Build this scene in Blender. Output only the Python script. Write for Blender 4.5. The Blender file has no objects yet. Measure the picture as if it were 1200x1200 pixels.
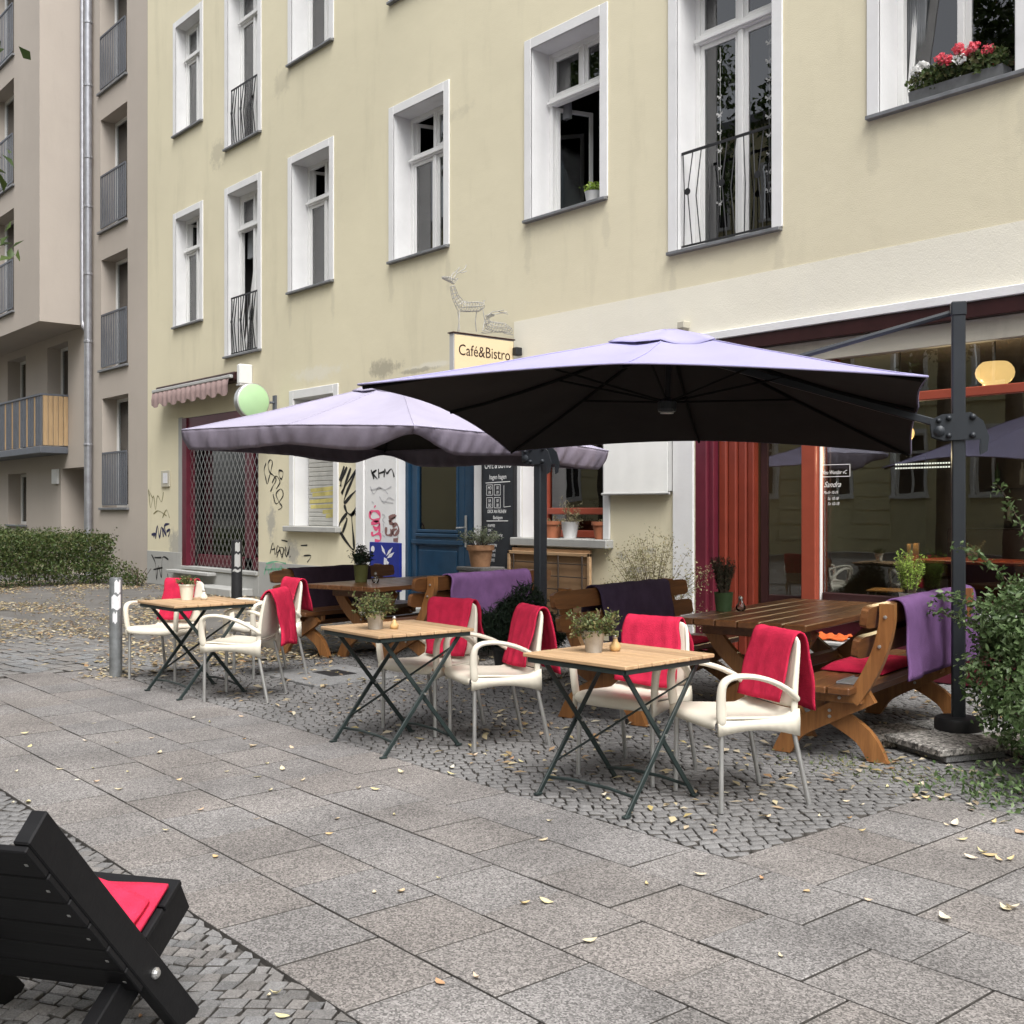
import bpy, bmesh, math, random
import numpy as np
from mathutils import Vector, Matrix

random.seed(7); RNG = np.random.default_rng(7)
SC = bpy.context.scene
COL = SC.collection
PI = math.pi
R = math.radians

# ------------------------------------------------------------------ camera
F_PX, CXP, CYP, CAMH = 1300.0, 600.0, 598.0, 1.47
YAW = R(40.3)
FW = Vector((-math.cos(YAW), math.sin(YAW), 0))
RT = Vector((math.sin(YAW), math.cos(YAW), 0))
cam_d = bpy.data.cameras.new('camera')
cam = bpy.data.objects.new('camera', cam_d)
COL.objects.link(cam)
cam_d.sensor_width = 36.0
cam_d.lens = 36.0 * F_PX / 1200.0
cam_d.shift_y = -2.0 / 1200.0
cam_d.clip_start = 0.05
cam_d.clip_end = 600.0
cam.location = (0, 0, CAMH)
cam.rotation_euler = (PI / 2, 0, math.atan2(-FW.x, FW.y))
SC.camera = cam

# ------------------------------------------------------------------ light: bright overcast afternoon
SUN_EL, SUN_AZ = R(56), (0.90, -0.436)          # direction towards the sun in plan
wd = bpy.data.worlds.new('World'); SC.world = wd; wd.use_nodes = True
wn = wd.node_tree.nodes; wl = wd.node_tree.links
for n in list(wn): wn.remove(n)
sky = wn.new('ShaderNodeTexSky'); sky.sky_type = 'NISHITA'; sky.sun_disc = False
sky.sun_elevation = SUN_EL; sky.sun_rotation = math.atan2(SUN_AZ[0], SUN_AZ[1])
sky.air_density = 1.0; sky.dust_density = 4.0; sky.ozone_density = 1.0
hsv = wn.new('ShaderNodeHueSaturation'); hsv.inputs['Saturation'].default_value = 0.22
bgn = wn.new('ShaderNodeBackground'); bgn.inputs['Strength'].default_value = 0.15
wo = wn.new('ShaderNodeOutputWorld')
wl.new(sky.outputs[0], hsv.inputs['Color']); wl.new(hsv.outputs[0], bgn.inputs['Color']); wl.new(bgn.outputs[0], wo.inputs['Surface'])
sd = bpy.data.lights.new('sun', 'SUN'); sd.energy = 1.5; sd.angle = R(35); sd.color = (1.0, 0.975, 0.94)
so = bpy.data.objects.new('sun', sd); COL.objects.link(so)
tdir = Vector((SUN_AZ[0] * math.cos(SUN_EL), SUN_AZ[1] * math.cos(SUN_EL), math.sin(SUN_EL)))
so.rotation_euler = tdir.to_track_quat('Z', 'Y').to_euler(); so.location = (6, -6, 14)
SC.view_settings.view_transform = 'Standard'
try: SC.view_settings.look = 'None'
except Exception: pass
SC.view_settings.gamma = 1.0; SC.view_settings.use_curve_mapping = False
SC.view_settings.exposure = 0.98
SC.render.engine = 'CYCLES'
SC.cycles.max_bounces = 8; SC.cycles.diffuse_bounces = 4; SC.cycles.glossy_bounces = 4
SC.cycles.transparent_max_bounces = 10; SC.cycles.transmission_bounces = 4
SC.cycles.use_denoising = True
SC.cycles.sample_clamp_indirect = 6.0

# ------------------------------------------------------------------ photo pixel -> direction; distance from the wall or ground touched
def ray(u, v): return FW + RT * ((u - CXP) / F_PX) + Vector((0, 0, (CYP - v) / F_PX))
CO = Vector((0, 0, CAMH))
def onG(u, v, z=0.0):
    d = ray(u, v); return CO + d * ((z - CAMH) / d.z)
def onW(u, v, Y=8.9):
    d = ray(u, v); return CO + d * (Y / d.y)
def onX(u, v, X):
    d = ray(u, v); return CO + d * (X / d.x)

# ------------------------------------------------------------------ objects
def tag(o, label=None, cat=None, group=None, kind=None):
    if label: o['label'] = label
    if cat: o['category'] = cat
    if group: o['group'] = group
    if kind: o['kind'] = kind
    return o
def empty(name, loc=(0, 0, 0), rz=0.0, label=None, cat=None, group=None):
    o = bpy.data.objects.new(name, None); COL.objects.link(o)
    o.location = loc; o.rotation_euler = (0, 0, rz); o.empty_display_size = 0.1
    return tag(o, label, cat, group)
def link(name, me, parent=None, loc=None, rot=None):
    o = bpy.data.objects.new(name, me); COL.objects.link(o)
    if parent is not None: o.parent = parent
    if loc is not None: o.location = loc
    if rot is not None: o.rotation_euler = rot
    return o
def copy_tree(o, parent=None):
    c = o.copy(); COL.objects.link(c); c.parent = parent
    for ch in o.children: copy_tree(ch, c)
    return c
def modi(o, kind, **kw):
    m = o.modifiers.new(kind.lower(), kind)
    for k, v in kw.items(): setattr(m, k, v)
    return o

class MB:
    """collects shapes for ONE mesh object"""
    def __init__(s): s.v = []; s.f = []; s.m = []; s.mi = 0
    def add(s, vs, fs):
        b = len(s.v); s.v += [tuple(p) for p in vs]
        for f in fs: s.f.append(tuple(b + i for i in f)); s.m.append(s.mi)
        return s
    def box(s, x0, x1, y0, y1, z0, z1, c=0.0):
        return s.obox(((x0 + x1) / 2, (y0 + y1) / 2, (z0 + z1) / 2), (1, 0, 0), (0, 1, 0), abs(x1 - x0) / 2, abs(y1 - y0) / 2, abs(z1 - z0) / 2, c)
    def obox(s, ctr, ax, ay, hx, hy, hz, c=0.0):
        C = Vector(ctr); X = Vector(ax).normalized(); Y = Vector(ay).normalized(); Z = X.cross(Y)
        if c <= 0 or c >= min(hx, hy, hz):
            vs = [C + X * hx * a + Y * hy * b + Z * hz * d for a in (-1, 1) for b in (-1, 1) for d in (-1, 1)]
            return s.add(vs, [(0, 1, 3, 2), (4, 6, 7, 5), (0, 4, 5, 1), (2, 3, 7, 6), (0, 2, 6, 4), (1, 5, 7, 3)])
        vs = []; idx = {}
        for a in (-1, 1):
            for b in (-1, 1):
                for d in (-1, 1):
                    for k in range(3):
                        h = [hx - c, hy - c, hz - c]; h[k] += c
                        idx[(a, b, d, k)] = len(vs)
                        vs.append(C + X * h[0] * a + Y * h[1] * b + Z * h[2] * d)
        fs = []
        for q in (-1, 1):
            fs.append([idx[(q, b, d, 0)] for b, d in ((-1, -1), (1, -1), (1, 1), (-1, 1))][::q])
            fs.append([idx[(a, q, d, 1)] for a, d in ((-1, -1), (-1, 1), (1, 1), (1, -1))][::q])
            fs.append([idx[(a, b, q, 2)] for a, b in ((-1, -1), (1, -1), (1, 1), (-1, 1))][::q])
        for p in (-1, 1):
            for q in (-1, 1):
                fs.append([idx[(p, q, -1, 0)], idx[(p, q, 1, 0)], idx[(p, q, 1, 1)], idx[(p, q, -1, 1)]])
                fs.append([idx[(p, -1, q, 0)], idx[(p, 1, q, 0)], idx[(p, 1, q, 2)], idx[(p, -1, q, 2)]])
                fs.append([idx[(-1, p, q, 1)], idx[(1, p, q, 1)], idx[(1, p, q, 2)], idx[(-1, p, q, 2)]])
                for d in (-1, 1): fs.append([idx[(p, q, d, 0)], idx[(p, q, d, 1)], idx[(p, q, d, 2)]])
        s.add(vs, fs); s.fix = True
        return s
    def bar(s, p, q, w, t, up=(0, 0, 1), c=0.0):
        p = Vector(p); q = Vector(q); d = (q - p); L = d.length; d /= L
        u = Vector(up); sd_ = d.cross(u)
        if sd_.length < 1e-4: sd_ = d.cross(Vector((1, 0, 0)))
        sd_.normalize()
        return s.obox((p + q) / 2, d, sd_, L / 2, w / 2, t / 2, c)
    def tube(s, pts, r, n=8, caps=True):
        pts = [Vector(p) for p in pts]; k = len(pts)
        rs = r if isinstance(r, (list, tuple)) else [r] * k
        T = []
        for i in range(k):
            a = pts[max(i - 1, 0)]; b = pts[min(i + 1, k - 1)]
            t = (b - a); T.append(t.normalized() if t.length > 1e-9 else Vector((0, 0, 1)))
        ref = Vector((0, 0, 1)) if abs(T[0].z) < 0.9 else Vector((1, 0, 0))
        nrm = (ref - T[0] * ref.dot(T[0])).normalized()
        vs = []
        for i in range(k):
            nrm = nrm - T[i] * nrm.dot(T[i])
            nrm = nrm.normalized() if nrm.length > 1e-6 else T[i].orthogonal().normalized()
            bn = T[i].cross(nrm)
            for j in range(n):
                a = 2 * PI * j / n
                vs.append(pts[i] + (nrm * math.cos(a) + bn * math.sin(a)) * rs[i])
        fs = [(i * n + j, i * n + (j + 1) % n, (i + 1) * n + (j + 1) % n, (i + 1) * n + j) for i in range(k - 1) for j in range(n)]
        if caps: fs += [tuple(range(n))[::-1], tuple((k - 1) * n + j for j in range(n))]
        return s.add(vs, fs)
    def sweep(s, pts, w, t, side):
        """flat band: width w along 'side', thickness t across"""
        pts = [Vector(p) for p in pts]; k = len(pts); S = Vector(side).normalized()
        ws = w if isinstance(w, (list, tuple)) else [w] * k
        ts = t if isinstance(t, (list, tuple)) else [t] * k
        vs = []
        for i in range(k):
            a = pts[max(i - 1, 0)]; b = pts[min(i + 1, k - 1)]
            d = (b - a).normalized(); sd_ = (S - d * S.dot(d)).normalized(); up = d.cross(sd_)
            for (p, q) in ((-1, -1), (1, -1), (1, 1), (-1, 1)):
                vs.append(pts[i] + sd_ * (p * ws[i] / 2) + up * (q * ts[i] / 2))
        fs = [(i * 4 + j, i * 4 + (j + 1) % 4, (i + 1) * 4 + (j + 1) % 4, (i + 1) * 4 + j) for i in range(k - 1) for j in range(4)]
        fs += [(3, 2, 1, 0), tuple((k - 1) * 4 + j for j in range(4))]
        return s.add(vs, fs)
    def lathe(s, prof, ctr=(0, 0, 0), n=20, M=None):
        vs = []; C = Vector(ctr)
        for (r, z) in prof:
            for j in range(n):
                a = 2 * PI * j / n; p = Vector((r * math.cos(a), r * math.sin(a), z))
                vs.append((M @ p if M else p) + C)
        k = len(prof)
        fs = [(i * n + j, i * n + (j + 1) % n, (i + 1) * n + (j + 1) % n, (i + 1) * n + j) for i in range(k - 1) for j in range(n)]
        if prof[0][0] > 1e-5: fs.append(tuple(range(n))[::-1])
        if prof[-1][0] > 1e-5: fs.append(tuple((k - 1) * n + j for j in range(n)))
        return s.add(vs, fs)
    def grid(s, P):
        """P[i][j] points -> quads"""
        ni = len(P); nj = len(P[0])
        vs = [p for row in P for p in row]
        return s.add(vs, [(i * nj + j, (i + 1) * nj + j, (i + 1) * nj + j + 1, i * nj + j + 1) for i in range(ni - 1) for j in range(nj - 1)])
    def quad(s, a, b, c, d): return s.add([a, b, c, d], [(0, 1, 2, 3)])
    def prism(s, poly, ax, ay, o, depth):
        """2-D polygon in the plane (ax, ay) through o, extruded by depth along ax x ay"""
        O = Vector(o); X = Vector(ax); Y = Vector(ay); Z = X.cross(Y).normalized() * depth
        n = len(poly)
        vs = [O + X * p[0] + Y * p[1] for p in poly] + [O + X * p[0] + Y * p[1] + Z for p in poly]
        fs = [tuple(range(n))[::-1], tuple(range(n, 2 * n))] + [(i, (i + 1) % n, n + (i + 1) % n, n + i) for i in range(n)]
        return s.add(vs, fs)
    def mesh(s, name, mats, smooth=False, angle=None):
        me = bpy.data.meshes.new(name)
        me.from_pydata(s.v, [], s.f)
        for m in (mats if isinstance(mats, (list, tuple)) else [mats]): me.materials.append(m)
        if len(me.materials) > 1: me.polygons.foreach_set('material_index', s.m)
        if getattr(s, 'fix', False):
            bm = bmesh.new(); bm.from_mesh(me); bmesh.ops.recalc_face_normals(bm, faces=bm.faces); bm.to_mesh(me); bm.free()
        if smooth: me.polygons.foreach_set('use_smooth', [True] * len(me.polygons))
        me.update()
        if smooth and angle is not None:
            try: me.set_sharp_from_angle(angle=R(angle))
            except Exception: pass
        return me
    def build(s, name, mats, parent=None, smooth=False, angle=None, loc=None, rot=None):
        return link(name, s.mesh(name, mats, smooth, angle), parent, loc, rot)

def np_mesh(name, V, Fq, mat, matidx=None):
    """numpy: V (n,3), Fq (m,4 or 3) -> mesh"""
    me = bpy.data.meshes.new(name)
    k = Fq.shape[1]
    me.vertices.add(len(V)); me.vertices.foreach_set('co', np.ascontiguousarray(V, dtype=np.float32).ravel())
    me.loops.add(Fq.size); me.loops.foreach_set('vertex_index', np.ascontiguousarray(Fq, dtype=np.int32).ravel())
    me.polygons.add(len(Fq)); me.polygons.foreach_set('loop_start', np.arange(0, Fq.size, k, dtype=np.int32))
    try: me.polygons.foreach_set('loop_total', np.full(len(Fq), k, dtype=np.int32))
    except Exception: pass
    for m in (mat if isinstance(mat, (list, tuple)) else [mat]): me.materials.append(m)
    if matidx is not None: me.polygons.foreach_set('material_index', matidx.astype(np.int32))
    me.update(calc_edges=True); me.validate()
    return me

# ------------------------------------------------------------------ materials
def _nt(name):
    m = bpy.data.materials.new(name); m.use_nodes = True
    nt = m.node_tree; b = nt.nodes['Principled BSDF']
    return m, nt, b
def rgb(c): return (c[0], c[1], c[2], 1.0)
def mat(name, col, rough=0.7, var=0.12, scale=6.0, bump=0.0, bscale=None, metal=0.0, spec=0.35, obj_var=0.0, col2=None, stretch=None, detail=5.0, space='Object', sheen=0.0):
    m, nt, b = _nt(name); N = nt.nodes; L = nt.links
    tc = N.new('ShaderNodeTexCoord')
    vec = tc.outputs['Object']
    if space == 'World':
        g = N.new('ShaderNodeNewGeometry'); vec = g.outputs['Position']
    if stretch:
        mp = N.new('ShaderNodeMapping'); mp.inputs['Scale'].default_value = stretch
        L.new(vec, mp.inputs['Vector']); vec = mp.outputs[0]
    nz = N.new('ShaderNodeTexNoise'); nz.inputs['Scale'].default_value = scale; nz.inputs['Detail'].default_value = detail; nz.inputs['Roughness'].default_value = 0.62
    L.new(vec, nz.inputs['Vector'])
    rp = N.new('ShaderNodeValToRGB')
    lo = [max(0, c * (1 - var)) for c in col]; hi = list(col2) if col2 else [min(1, c * (1 + var)) for c in col]
    rp.color_ramp.elements[0].position = 0.3; rp.color_ramp.elements[0].color = rgb(lo)
    rp.color_ramp.elements[1].position = 0.7; rp.color_ramp.elements[1].color = rgb(hi)
    L.new(nz.outputs['Fac'], rp.inputs['Fac'])
    out = rp.outputs['Color']
    if obj_var > 0:
        oi = N.new('ShaderNodeObjectInfo'); mr = N.new('ShaderNodeMapRange')
        mr.inputs['To Min'].default_value = 1 - obj_var; mr.inputs['To Max'].default_value = 1 + obj_var
        L.new(oi.outputs['Random'], mr.inputs['Value'])
        mx = N.new('ShaderNodeVectorMath'); mx.operation = 'SCALE'
        L.new(out, mx.inputs[0]); L.new(mr.outputs[0], mx.inputs['Scale']); out = mx.outputs[0]
    L.new(out, b.inputs['Base Color'])
    b.inputs['Roughness'].default_value = rough; b.inputs['Metallic'].default_value = metal
    b.inputs['Specular IOR Level'].default_value = spec
    if sheen: b.inputs['Sheen Weight'].default_value = sheen
    if bump > 0:
        n2 = N.new('ShaderNodeTexNoise'); n2.inputs['Scale'].default_value = bscale or scale * 4; n2.inputs['Detail'].default_value = 4
        L.new(vec, n2.inputs['Vector'])
        bp = N.new('ShaderNodeBump'); bp.inputs['Strength'].default_value = min(1.0, bump); bp.inputs['Distance'].default_value = 0.01
        L.new(n2.outputs['Fac'], bp.inputs['Height']); L.new(bp.outputs[0], b.inputs['Normal'])
    m['_out'] = 0
    return m
def wood(name, col, dark, rough=0.45, axis=0, obj_var=0.18, spec=0.4, sc=1.0):
    m, nt, b = _nt(name); N = nt.nodes; L = nt.links
    tc = N.new('ShaderNodeTexCoord'); oi = N.new('ShaderNodeObjectInfo')
    mp = N.new('ShaderNodeMapping'); s = [30.0 * sc, 30.0 * sc, 30.0 * sc]; s[axis] = 2.2 * sc
    mp.inputs['Scale'].default_value = s
    ad = N.new('ShaderNodeVectorMath'); ad.operation = 'ADD'
    cb = N.new('ShaderNodeVectorMath'); cb.operation = 'SCALE'; cb.inputs['Scale'].default_value = 37.0
    co = N.new('ShaderNodeCombineXYZ')
    for i in range(3): L.new(oi.outputs['Random'], co.inputs[i])
    L.new(co.outputs[0], cb.inputs[0]); L.new(tc.outputs['Object'], ad.inputs[0]); L.new(cb.outputs[0], ad.inputs[1])
    L.new(ad.outputs[0], mp.inputs['Vector'])
    nz = N.new('ShaderNodeTexNoise'); nz.inputs['Scale'].default_value = 1.0; nz.inputs['Detail'].default_value = 6; nz.inputs['Roughness'].default_value = 0.65; nz.inputs['Distortion'].default_value = 0.6
    L.new(mp.outputs[0], nz.inputs['Vector'])
    rp = N.new('ShaderNodeValToRGB'); rp.color_ramp.elements[0].position = 0.33; rp.color_ramp.elements[0].color = rgb(dark)
    rp.color_ramp.elements[1].position = 0.66; rp.color_ramp.elements[1].color = rgb(col)
    L.new(nz.outputs['Fac'], rp.inputs['Fac'])
    mr = N.new('ShaderNodeMapRange'); mr.inputs['To Min'].default_value = 1 - obj_var; mr.inputs['To Max'].default_value = 1 + obj_var
    L.new(oi.outputs['Random'], mr.inputs['Value'])
    mx = N.new('ShaderNodeVectorMath'); mx.operation = 'SCALE'; L.new(rp.outputs[0], mx.inputs[0]); L.new(mr.outputs[0], mx.inputs['Scale'])
    L.new(mx.outputs[0], b.inputs['Base Color']); b.inputs['Roughness'].default_value = rough; b.inputs['Specular IOR Level'].default_value = spec
    bp = N.new('ShaderNodeBump'); bp.inputs['Strength'].default_value = 0.25; bp.inputs['Distance'].default_value = 0.004
    L.new(nz.outputs['Fac'], bp.inputs['Height']); L.new(bp.outputs[0], b.inputs['Normal'])
    return m
def plaster(name, col, stain, stain_amt=0.5, rough=0.9, spots=()):
    """painted render: broad tone drift, dirt runs, fine grain"""
    m, nt, b = _nt(name); N = nt.nodes; L = nt.links
    g = N.new('ShaderNodeNewGeometry')
    n1 = N.new('ShaderNodeTexNoise'); n1.inputs['Scale'].default_value = 0.35; n1.inputs['Detail'].default_value = 4
    L.new(g.outputs['Position'], n1.inputs['Vector'])
    mp = N.new('ShaderNodeMapping'); mp.inputs['Scale'].default_value = (2.4, 2.4, 0.45); L.new(g.outputs['Position'], mp.inputs['Vector'])
    n2 = N.new('ShaderNodeTexNoise'); n2.inputs['Scale'].default_value = 1.0; n2.inputs['Detail'].default_value = 8; n2.inputs['Roughness'].default_value = 0.68
    L.new(mp.outputs[0], n2.inputs['Vector'])
    r1 = N.new('ShaderNodeValToRGB'); r1.color_ramp.elements[0].position = 0.35; r1.color_ramp.elements[1].position = 0.65
    r1.color_ramp.elements[0].color = rgb([c * 0.95 for c in col]); r1.color_ramp.elements[1].color = rgb([min(1, c * 1.04) for c in col])
    L.new(n1.outputs['Fac'], r1.inputs['Fac'])
    r2 = N.new('ShaderNodeValToRGB'); r2.color_ramp.elements[0].position = 0.54; r2.color_ramp.elements[1].position = 0.82
    r2.color_ramp.elements[0].color = (0, 0, 0, 1); r2.color_ramp.elements[1].color = (stain_amt,) * 3 + (1,)
    L.new(n2.outputs['Fac'], r2.inputs['Fac'])
    mx = N.new('ShaderNodeMix'); mx.data_type = 'RGBA'
    L.new(r2.outputs[0], mx.inputs[0]); L.new(r1.outputs[0], mx.inputs[6]); mx.inputs[7].default_value = rgb(stain)
    outc = mx.outputs[2]
    if spots:      # worn places with soft ragged edges: (x, z, rx, rz, amount, colour)
        n5 = N.new('ShaderNodeTexNoise'); n5.inputs['Scale'].default_value = 7.0; n5.inputs['Detail'].default_value = 7; n5.inputs['Roughness'].default_value = 0.7; L.new(g.outputs['Position'], n5.inputs['Vector'])
        for (sx, sz, rx, rz, am, sc_) in spots:
            vm = N.new('ShaderNodeVectorMath'); vm.operation = 'MULTIPLY_ADD'; vm.inputs[1].default_value = (1 / rx, 0, 1 / rz); vm.inputs[2].default_value = (-sx / rx, 0, -sz / rz); L.new(g.outputs['Position'], vm.inputs[0])
            ln = N.new('ShaderNodeVectorMath'); ln.operation = 'LENGTH'; L.new(vm.outputs[0], ln.inputs[0])
            ad_ = N.new('ShaderNodeMath'); ad_.operation = 'MULTIPLY_ADD'; ad_.inputs[1].default_value = 1.9; L.new(n5.outputs['Fac'], ad_.inputs[0]); L.new(ln.outputs['Value'], ad_.inputs[2])
            mr_ = N.new('ShaderNodeMapRange'); mr_.inputs['From Min'].default_value = 1.35; mr_.inputs['From Max'].default_value = 1.75; mr_.inputs['To Min'].default_value = am; mr_.inputs['To Max'].default_value = 0.0; L.new(ad_.outputs[0], mr_.inputs['Value'])
            mk = N.new('ShaderNodeMix'); mk.data_type = 'RGBA'; L.new(mr_.outputs[0], mk.inputs[0]); L.new(outc, mk.inputs[6]); mk.inputs[7].default_value = rgb(sc_); outc = mk.outputs[2]
    L.new(outc, b.inputs['Base Color'])
    b.inputs['Roughness'].default_value = rough; b.inputs['Specular IOR Level'].default_value = 0.2
    n3 = N.new('ShaderNodeTexNoise'); n3.inputs['Scale'].default_value = 90; n3.inputs['Detail'].default_value = 3
    L.new(g.outputs['Position'], n3.inputs['Vector'])
    n4 = N.new('ShaderNodeTexNoise'); n4.inputs['Scale'].default_value = 3.0; n4.inputs['Detail'].default_value = 4
    L.new(g.outputs['Position'], n4.inputs['Vector'])
    ad = N.new('ShaderNodeMath'); ad.operation = 'MULTIPLY_ADD'; ad.inputs[1].default_value = 3.0
    L.new(n4.outputs['Fac'], ad.inputs[0]); L.new(n3.outputs['Fac'], ad.inputs[2])
    bp = N.new('ShaderNodeBump'); bp.inputs['Strength'].default_value = 0.35; bp.inputs['Distance'].default_value = 0.006
    L.new(ad.outputs[0], bp.inputs['Height']); L.new(bp.outputs[0], b.inputs['Normal'])
    return m
def speckle(name, col, amt=0.35, size=150.0, obj_var=0.1, rough=0.85, tint=0.05):
    """cast concrete with exposed aggregate"""
    m, nt, b = _nt(name); N = nt.nodes; L = nt.links
    g = N.new('ShaderNodeNewGeometry'); oi = N.new('ShaderNodeObjectInfo')
    vo = N.new('ShaderNodeTexVoronoi'); vo.inputs['Scale'].default_value = size; L.new(g.outputs['Position'], vo.inputs['Vector'])
    bw = N.new('ShaderNodeSeparateColor'); L.new(vo.outputs['Color'], bw.inputs[0])
    mr = N.new('ShaderNodeMapRange'); mr.inputs['To Min'].default_value = 1 - amt; mr.inputs['To Max'].default_value = 1 + amt
    L.new(bw.outputs[0], mr.inputs['Value'])
    pw = N.new('ShaderNodeMath'); pw.operation = 'POWER'; pw.inputs[1].default_value = 1.5; L.new(mr.outputs[0], pw.inputs[0])
    n1 = N.new('ShaderNodeTexNoise'); n1.inputs['Scale'].default_value = 1.7; n1.inputs['Detail'].default_value = 7; L.new(g.outputs['Position'], n1.inputs['Vector'])
    m1 = N.new('ShaderNodeMapRange'); m1.inputs['From Min'].default_value = 0.3; m1.inputs['From Max'].default_value = 0.7; m1.inputs['To Min'].default_value = 0.74; m1.inputs['To Max'].default_value = 1.16
    L.new(n1.outputs['Fac'], m1.inputs['Value'])
    m2 = N.new('ShaderNodeMapRange'); m2.inputs['To Min'].default_value = 1 - obj_var; m2.inputs['To Max'].default_value = 1 + obj_var; L.new(oi.outputs['Random'], m2.inputs['Value'])
    k1 = N.new('ShaderNodeMath'); k1.operation = 'MULTIPLY'; L.new(pw.outputs[0], k1.inputs[0]); L.new(m1.outputs[0], k1.inputs[1])
    gv = N.new('ShaderNodeTexVoronoi'); gv.inputs['Scale'].default_value = 2.3; gv.inputs['Randomness'].default_value = 1.0; L.new(g.outputs['Position'], gv.inputs['Vector'])
    gm = N.new('ShaderNodeMapRange'); gm.inputs['From Min'].default_value = 0.022; gm.inputs['From Max'].default_value = 0.045; gm.inputs['To Min'].default_value = 0.62; gm.inputs['To Max'].default_value = 1.0; L.new(gv.outputs['Distance'], gm.inputs['Value'])
    k0 = N.new('ShaderNodeMath'); k0.operation = 'MULTIPLY'; L.new(k1.outputs[0], k0.inputs[0]); L.new(gm.outputs[0], k0.inputs[1]); k1 = k0
    k2 = N.new('ShaderNodeMath'); k2.operation = 'MULTIPLY'; L.new(k1.outputs[0], k2.inputs[0]); L.new(m2.outputs[0], k2.inputs[1])
    mx = N.new('ShaderNodeMix'); mx.data_type = 'RGBA'
    mx.inputs[6].default_value = rgb([col[0] * (1 + tint), col[1], col[2] * (1 - tint)]); mx.inputs[7].default_value = rgb([col[0] * (1 - tint), col[1], col[2] * (1 + tint)])
    wn_ = N.new('ShaderNodeTexWhiteNoise'); wn_.noise_dimensions = '1D'; L.new(oi.outputs['Random'], wn_.inputs['W']); L.new(wn_.outputs['Value'], mx.inputs[0])
    sc = N.new('ShaderNodeVectorMath'); sc.operation = 'SCALE'; L.new(mx.outputs[2], sc.inputs[0]); L.new(k2.outputs[0], sc.inputs['Scale'])
    L.new(sc.outputs[0], b.inputs['Base Color']); b.inputs['Roughness'].default_value = rough; b.inputs['Specular IOR Level'].default_value = 0.3
    bp = N.new('ShaderNodeBump'); bp.inputs['Strength'].default_value = 0.5; bp.inputs['Distance'].default_value = 0.003
    L.new(vo.outputs['Distance'], bp.inputs['Height']); L.new(bp.outputs[0], b.inputs['Normal'])
    return m
def leafmat(name, cols, rough=0.5, trans=0.3):
    m, nt, b = _nt(name); N = nt.nodes; L = nt.links
    g = N.new('ShaderNodeNewGeometry')
    rp = N.new('ShaderNodeValToRGB')
    e = rp.color_ramp.elements
    e[0].position = 0.0; e[0].color = rgb(cols[0]); e[1].position = 1.0; e[1].color = rgb(cols[-1])
    for i, c in enumerate(cols[1:-1]):
        q = e.new((i + 1) / (len(cols) - 1)); q.color = rgb(c)
    L.new(g.outputs['Random Per Island'], rp.inputs['Fac'])
    L.new(rp.outputs[0], b.inputs['Base Color']); b.inputs['Roughness'].default_value = rough; b.inputs['Specular IOR Level'].default_value = 0.35
    if trans:
        tr = N.new('ShaderNodeBsdfTranslucent'); L.new(rp.outputs[0], tr.inputs['Color'])
        ms = N.new('ShaderNodeMixShader'); ms.inputs[0].default_value = trans
        out = N['Material Output']; L.new(b.outputs[0], ms.inputs[1]); L.new(tr.outputs[0], ms.inputs[2]); L.new(ms.outputs[0], out.inputs['Surface'])
    return m
def glass(name, tint=(0.9, 0.93, 0.92), ior=1.6, rough=0.0):
    m, nt, b = _nt(name); N = nt.nodes; L = nt.links
    N.remove(b); out = N['Material Output']
    fr = N.new('ShaderNodeFresnel'); fr.inputs['IOR'].default_value = ior
    tr = N.new('ShaderNodeBsdfTransparent'); tr.inputs['Color'].default_value = rgb(tint)
    gl = N.new('ShaderNodeBsdfGlossy'); gl.inputs['Roughness'].default_value = rough; gl.inputs['Color'].default_value = (1, 1, 1, 1)
    ms = N.new('ShaderNodeMixShader'); L.new(fr.outputs[0], ms.inputs[0]); L.new(tr.outputs[0], ms.inputs[1]); L.new(gl.outputs[0], ms.inputs[2])
    g = N.new('ShaderNodeNewGeometry'); nz = N.new('ShaderNodeTexNoise'); nz.inputs['Scale'].default_value = 1.3
    L.new(g.outputs['Position'], nz.inputs['Vector'])
    bp = N.new('ShaderNodeBump'); bp.inputs['Strength'].default_value = 0.05; bp.inputs['Distance'].default_value = 0.02
    L.new(nz.outputs['Fac'], bp.inputs['Height']); L.new(bp.outputs[0], gl.inputs['Normal'])
    L.new(ms.outputs[0], out.inputs['Surface'])
    return m
def emit(name, col, st):
    m, nt, b = _nt(name)
    b.inputs['Base Color'].default_value = rgb(col); b.inputs['Emission Color'].default_value = rgb(col); b.inputs['Emission Strength'].default_value = st
    b.inputs['Roughness'].default_value = 0.3
    return m

M = {}
def _sp(u, v, ru, rv, am, c):
    p = onW(u, v); q = onW(u + ru, v); return (p.x, p.z, abs(q.x - p.x), rv * abs(p.z - onW(u, v + 1).z), am, c)
GRIME, BARE, PALE = (0.33, 0.305, 0.24), (0.34, 0.33, 0.30), (0.70, 0.67, 0.57)
SPOTS = [_sp(450, 432, 26, 16, 0.75, GRIME), _sp(505, 428, 40, 6, 0.8, PALE), _sp(490, 434, 34, 4, 0.7, GRIME), _sp(372, 437, 42, 12, 0.7, PALE), _sp(343, 648, 12, 20, 0.8, BARE), _sp(318, 612, 7, 28, 0.75, BARE), _sp(205, 640, 10, 26, 0.8, BARE), _sp(745, 668, 22, 7, 0.8, BARE), _sp(729, 652, 8, 8, 0.85, BARE), _sp(762, 645, 10, 6, 0.7, BARE), _sp(255, 180, 12, 26, 0.45, GRIME), _sp(520, 140, 50, 12, 0.25, GRIME), _sp(330, 95, 14, 22, 0.3, GRIME)]
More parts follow.
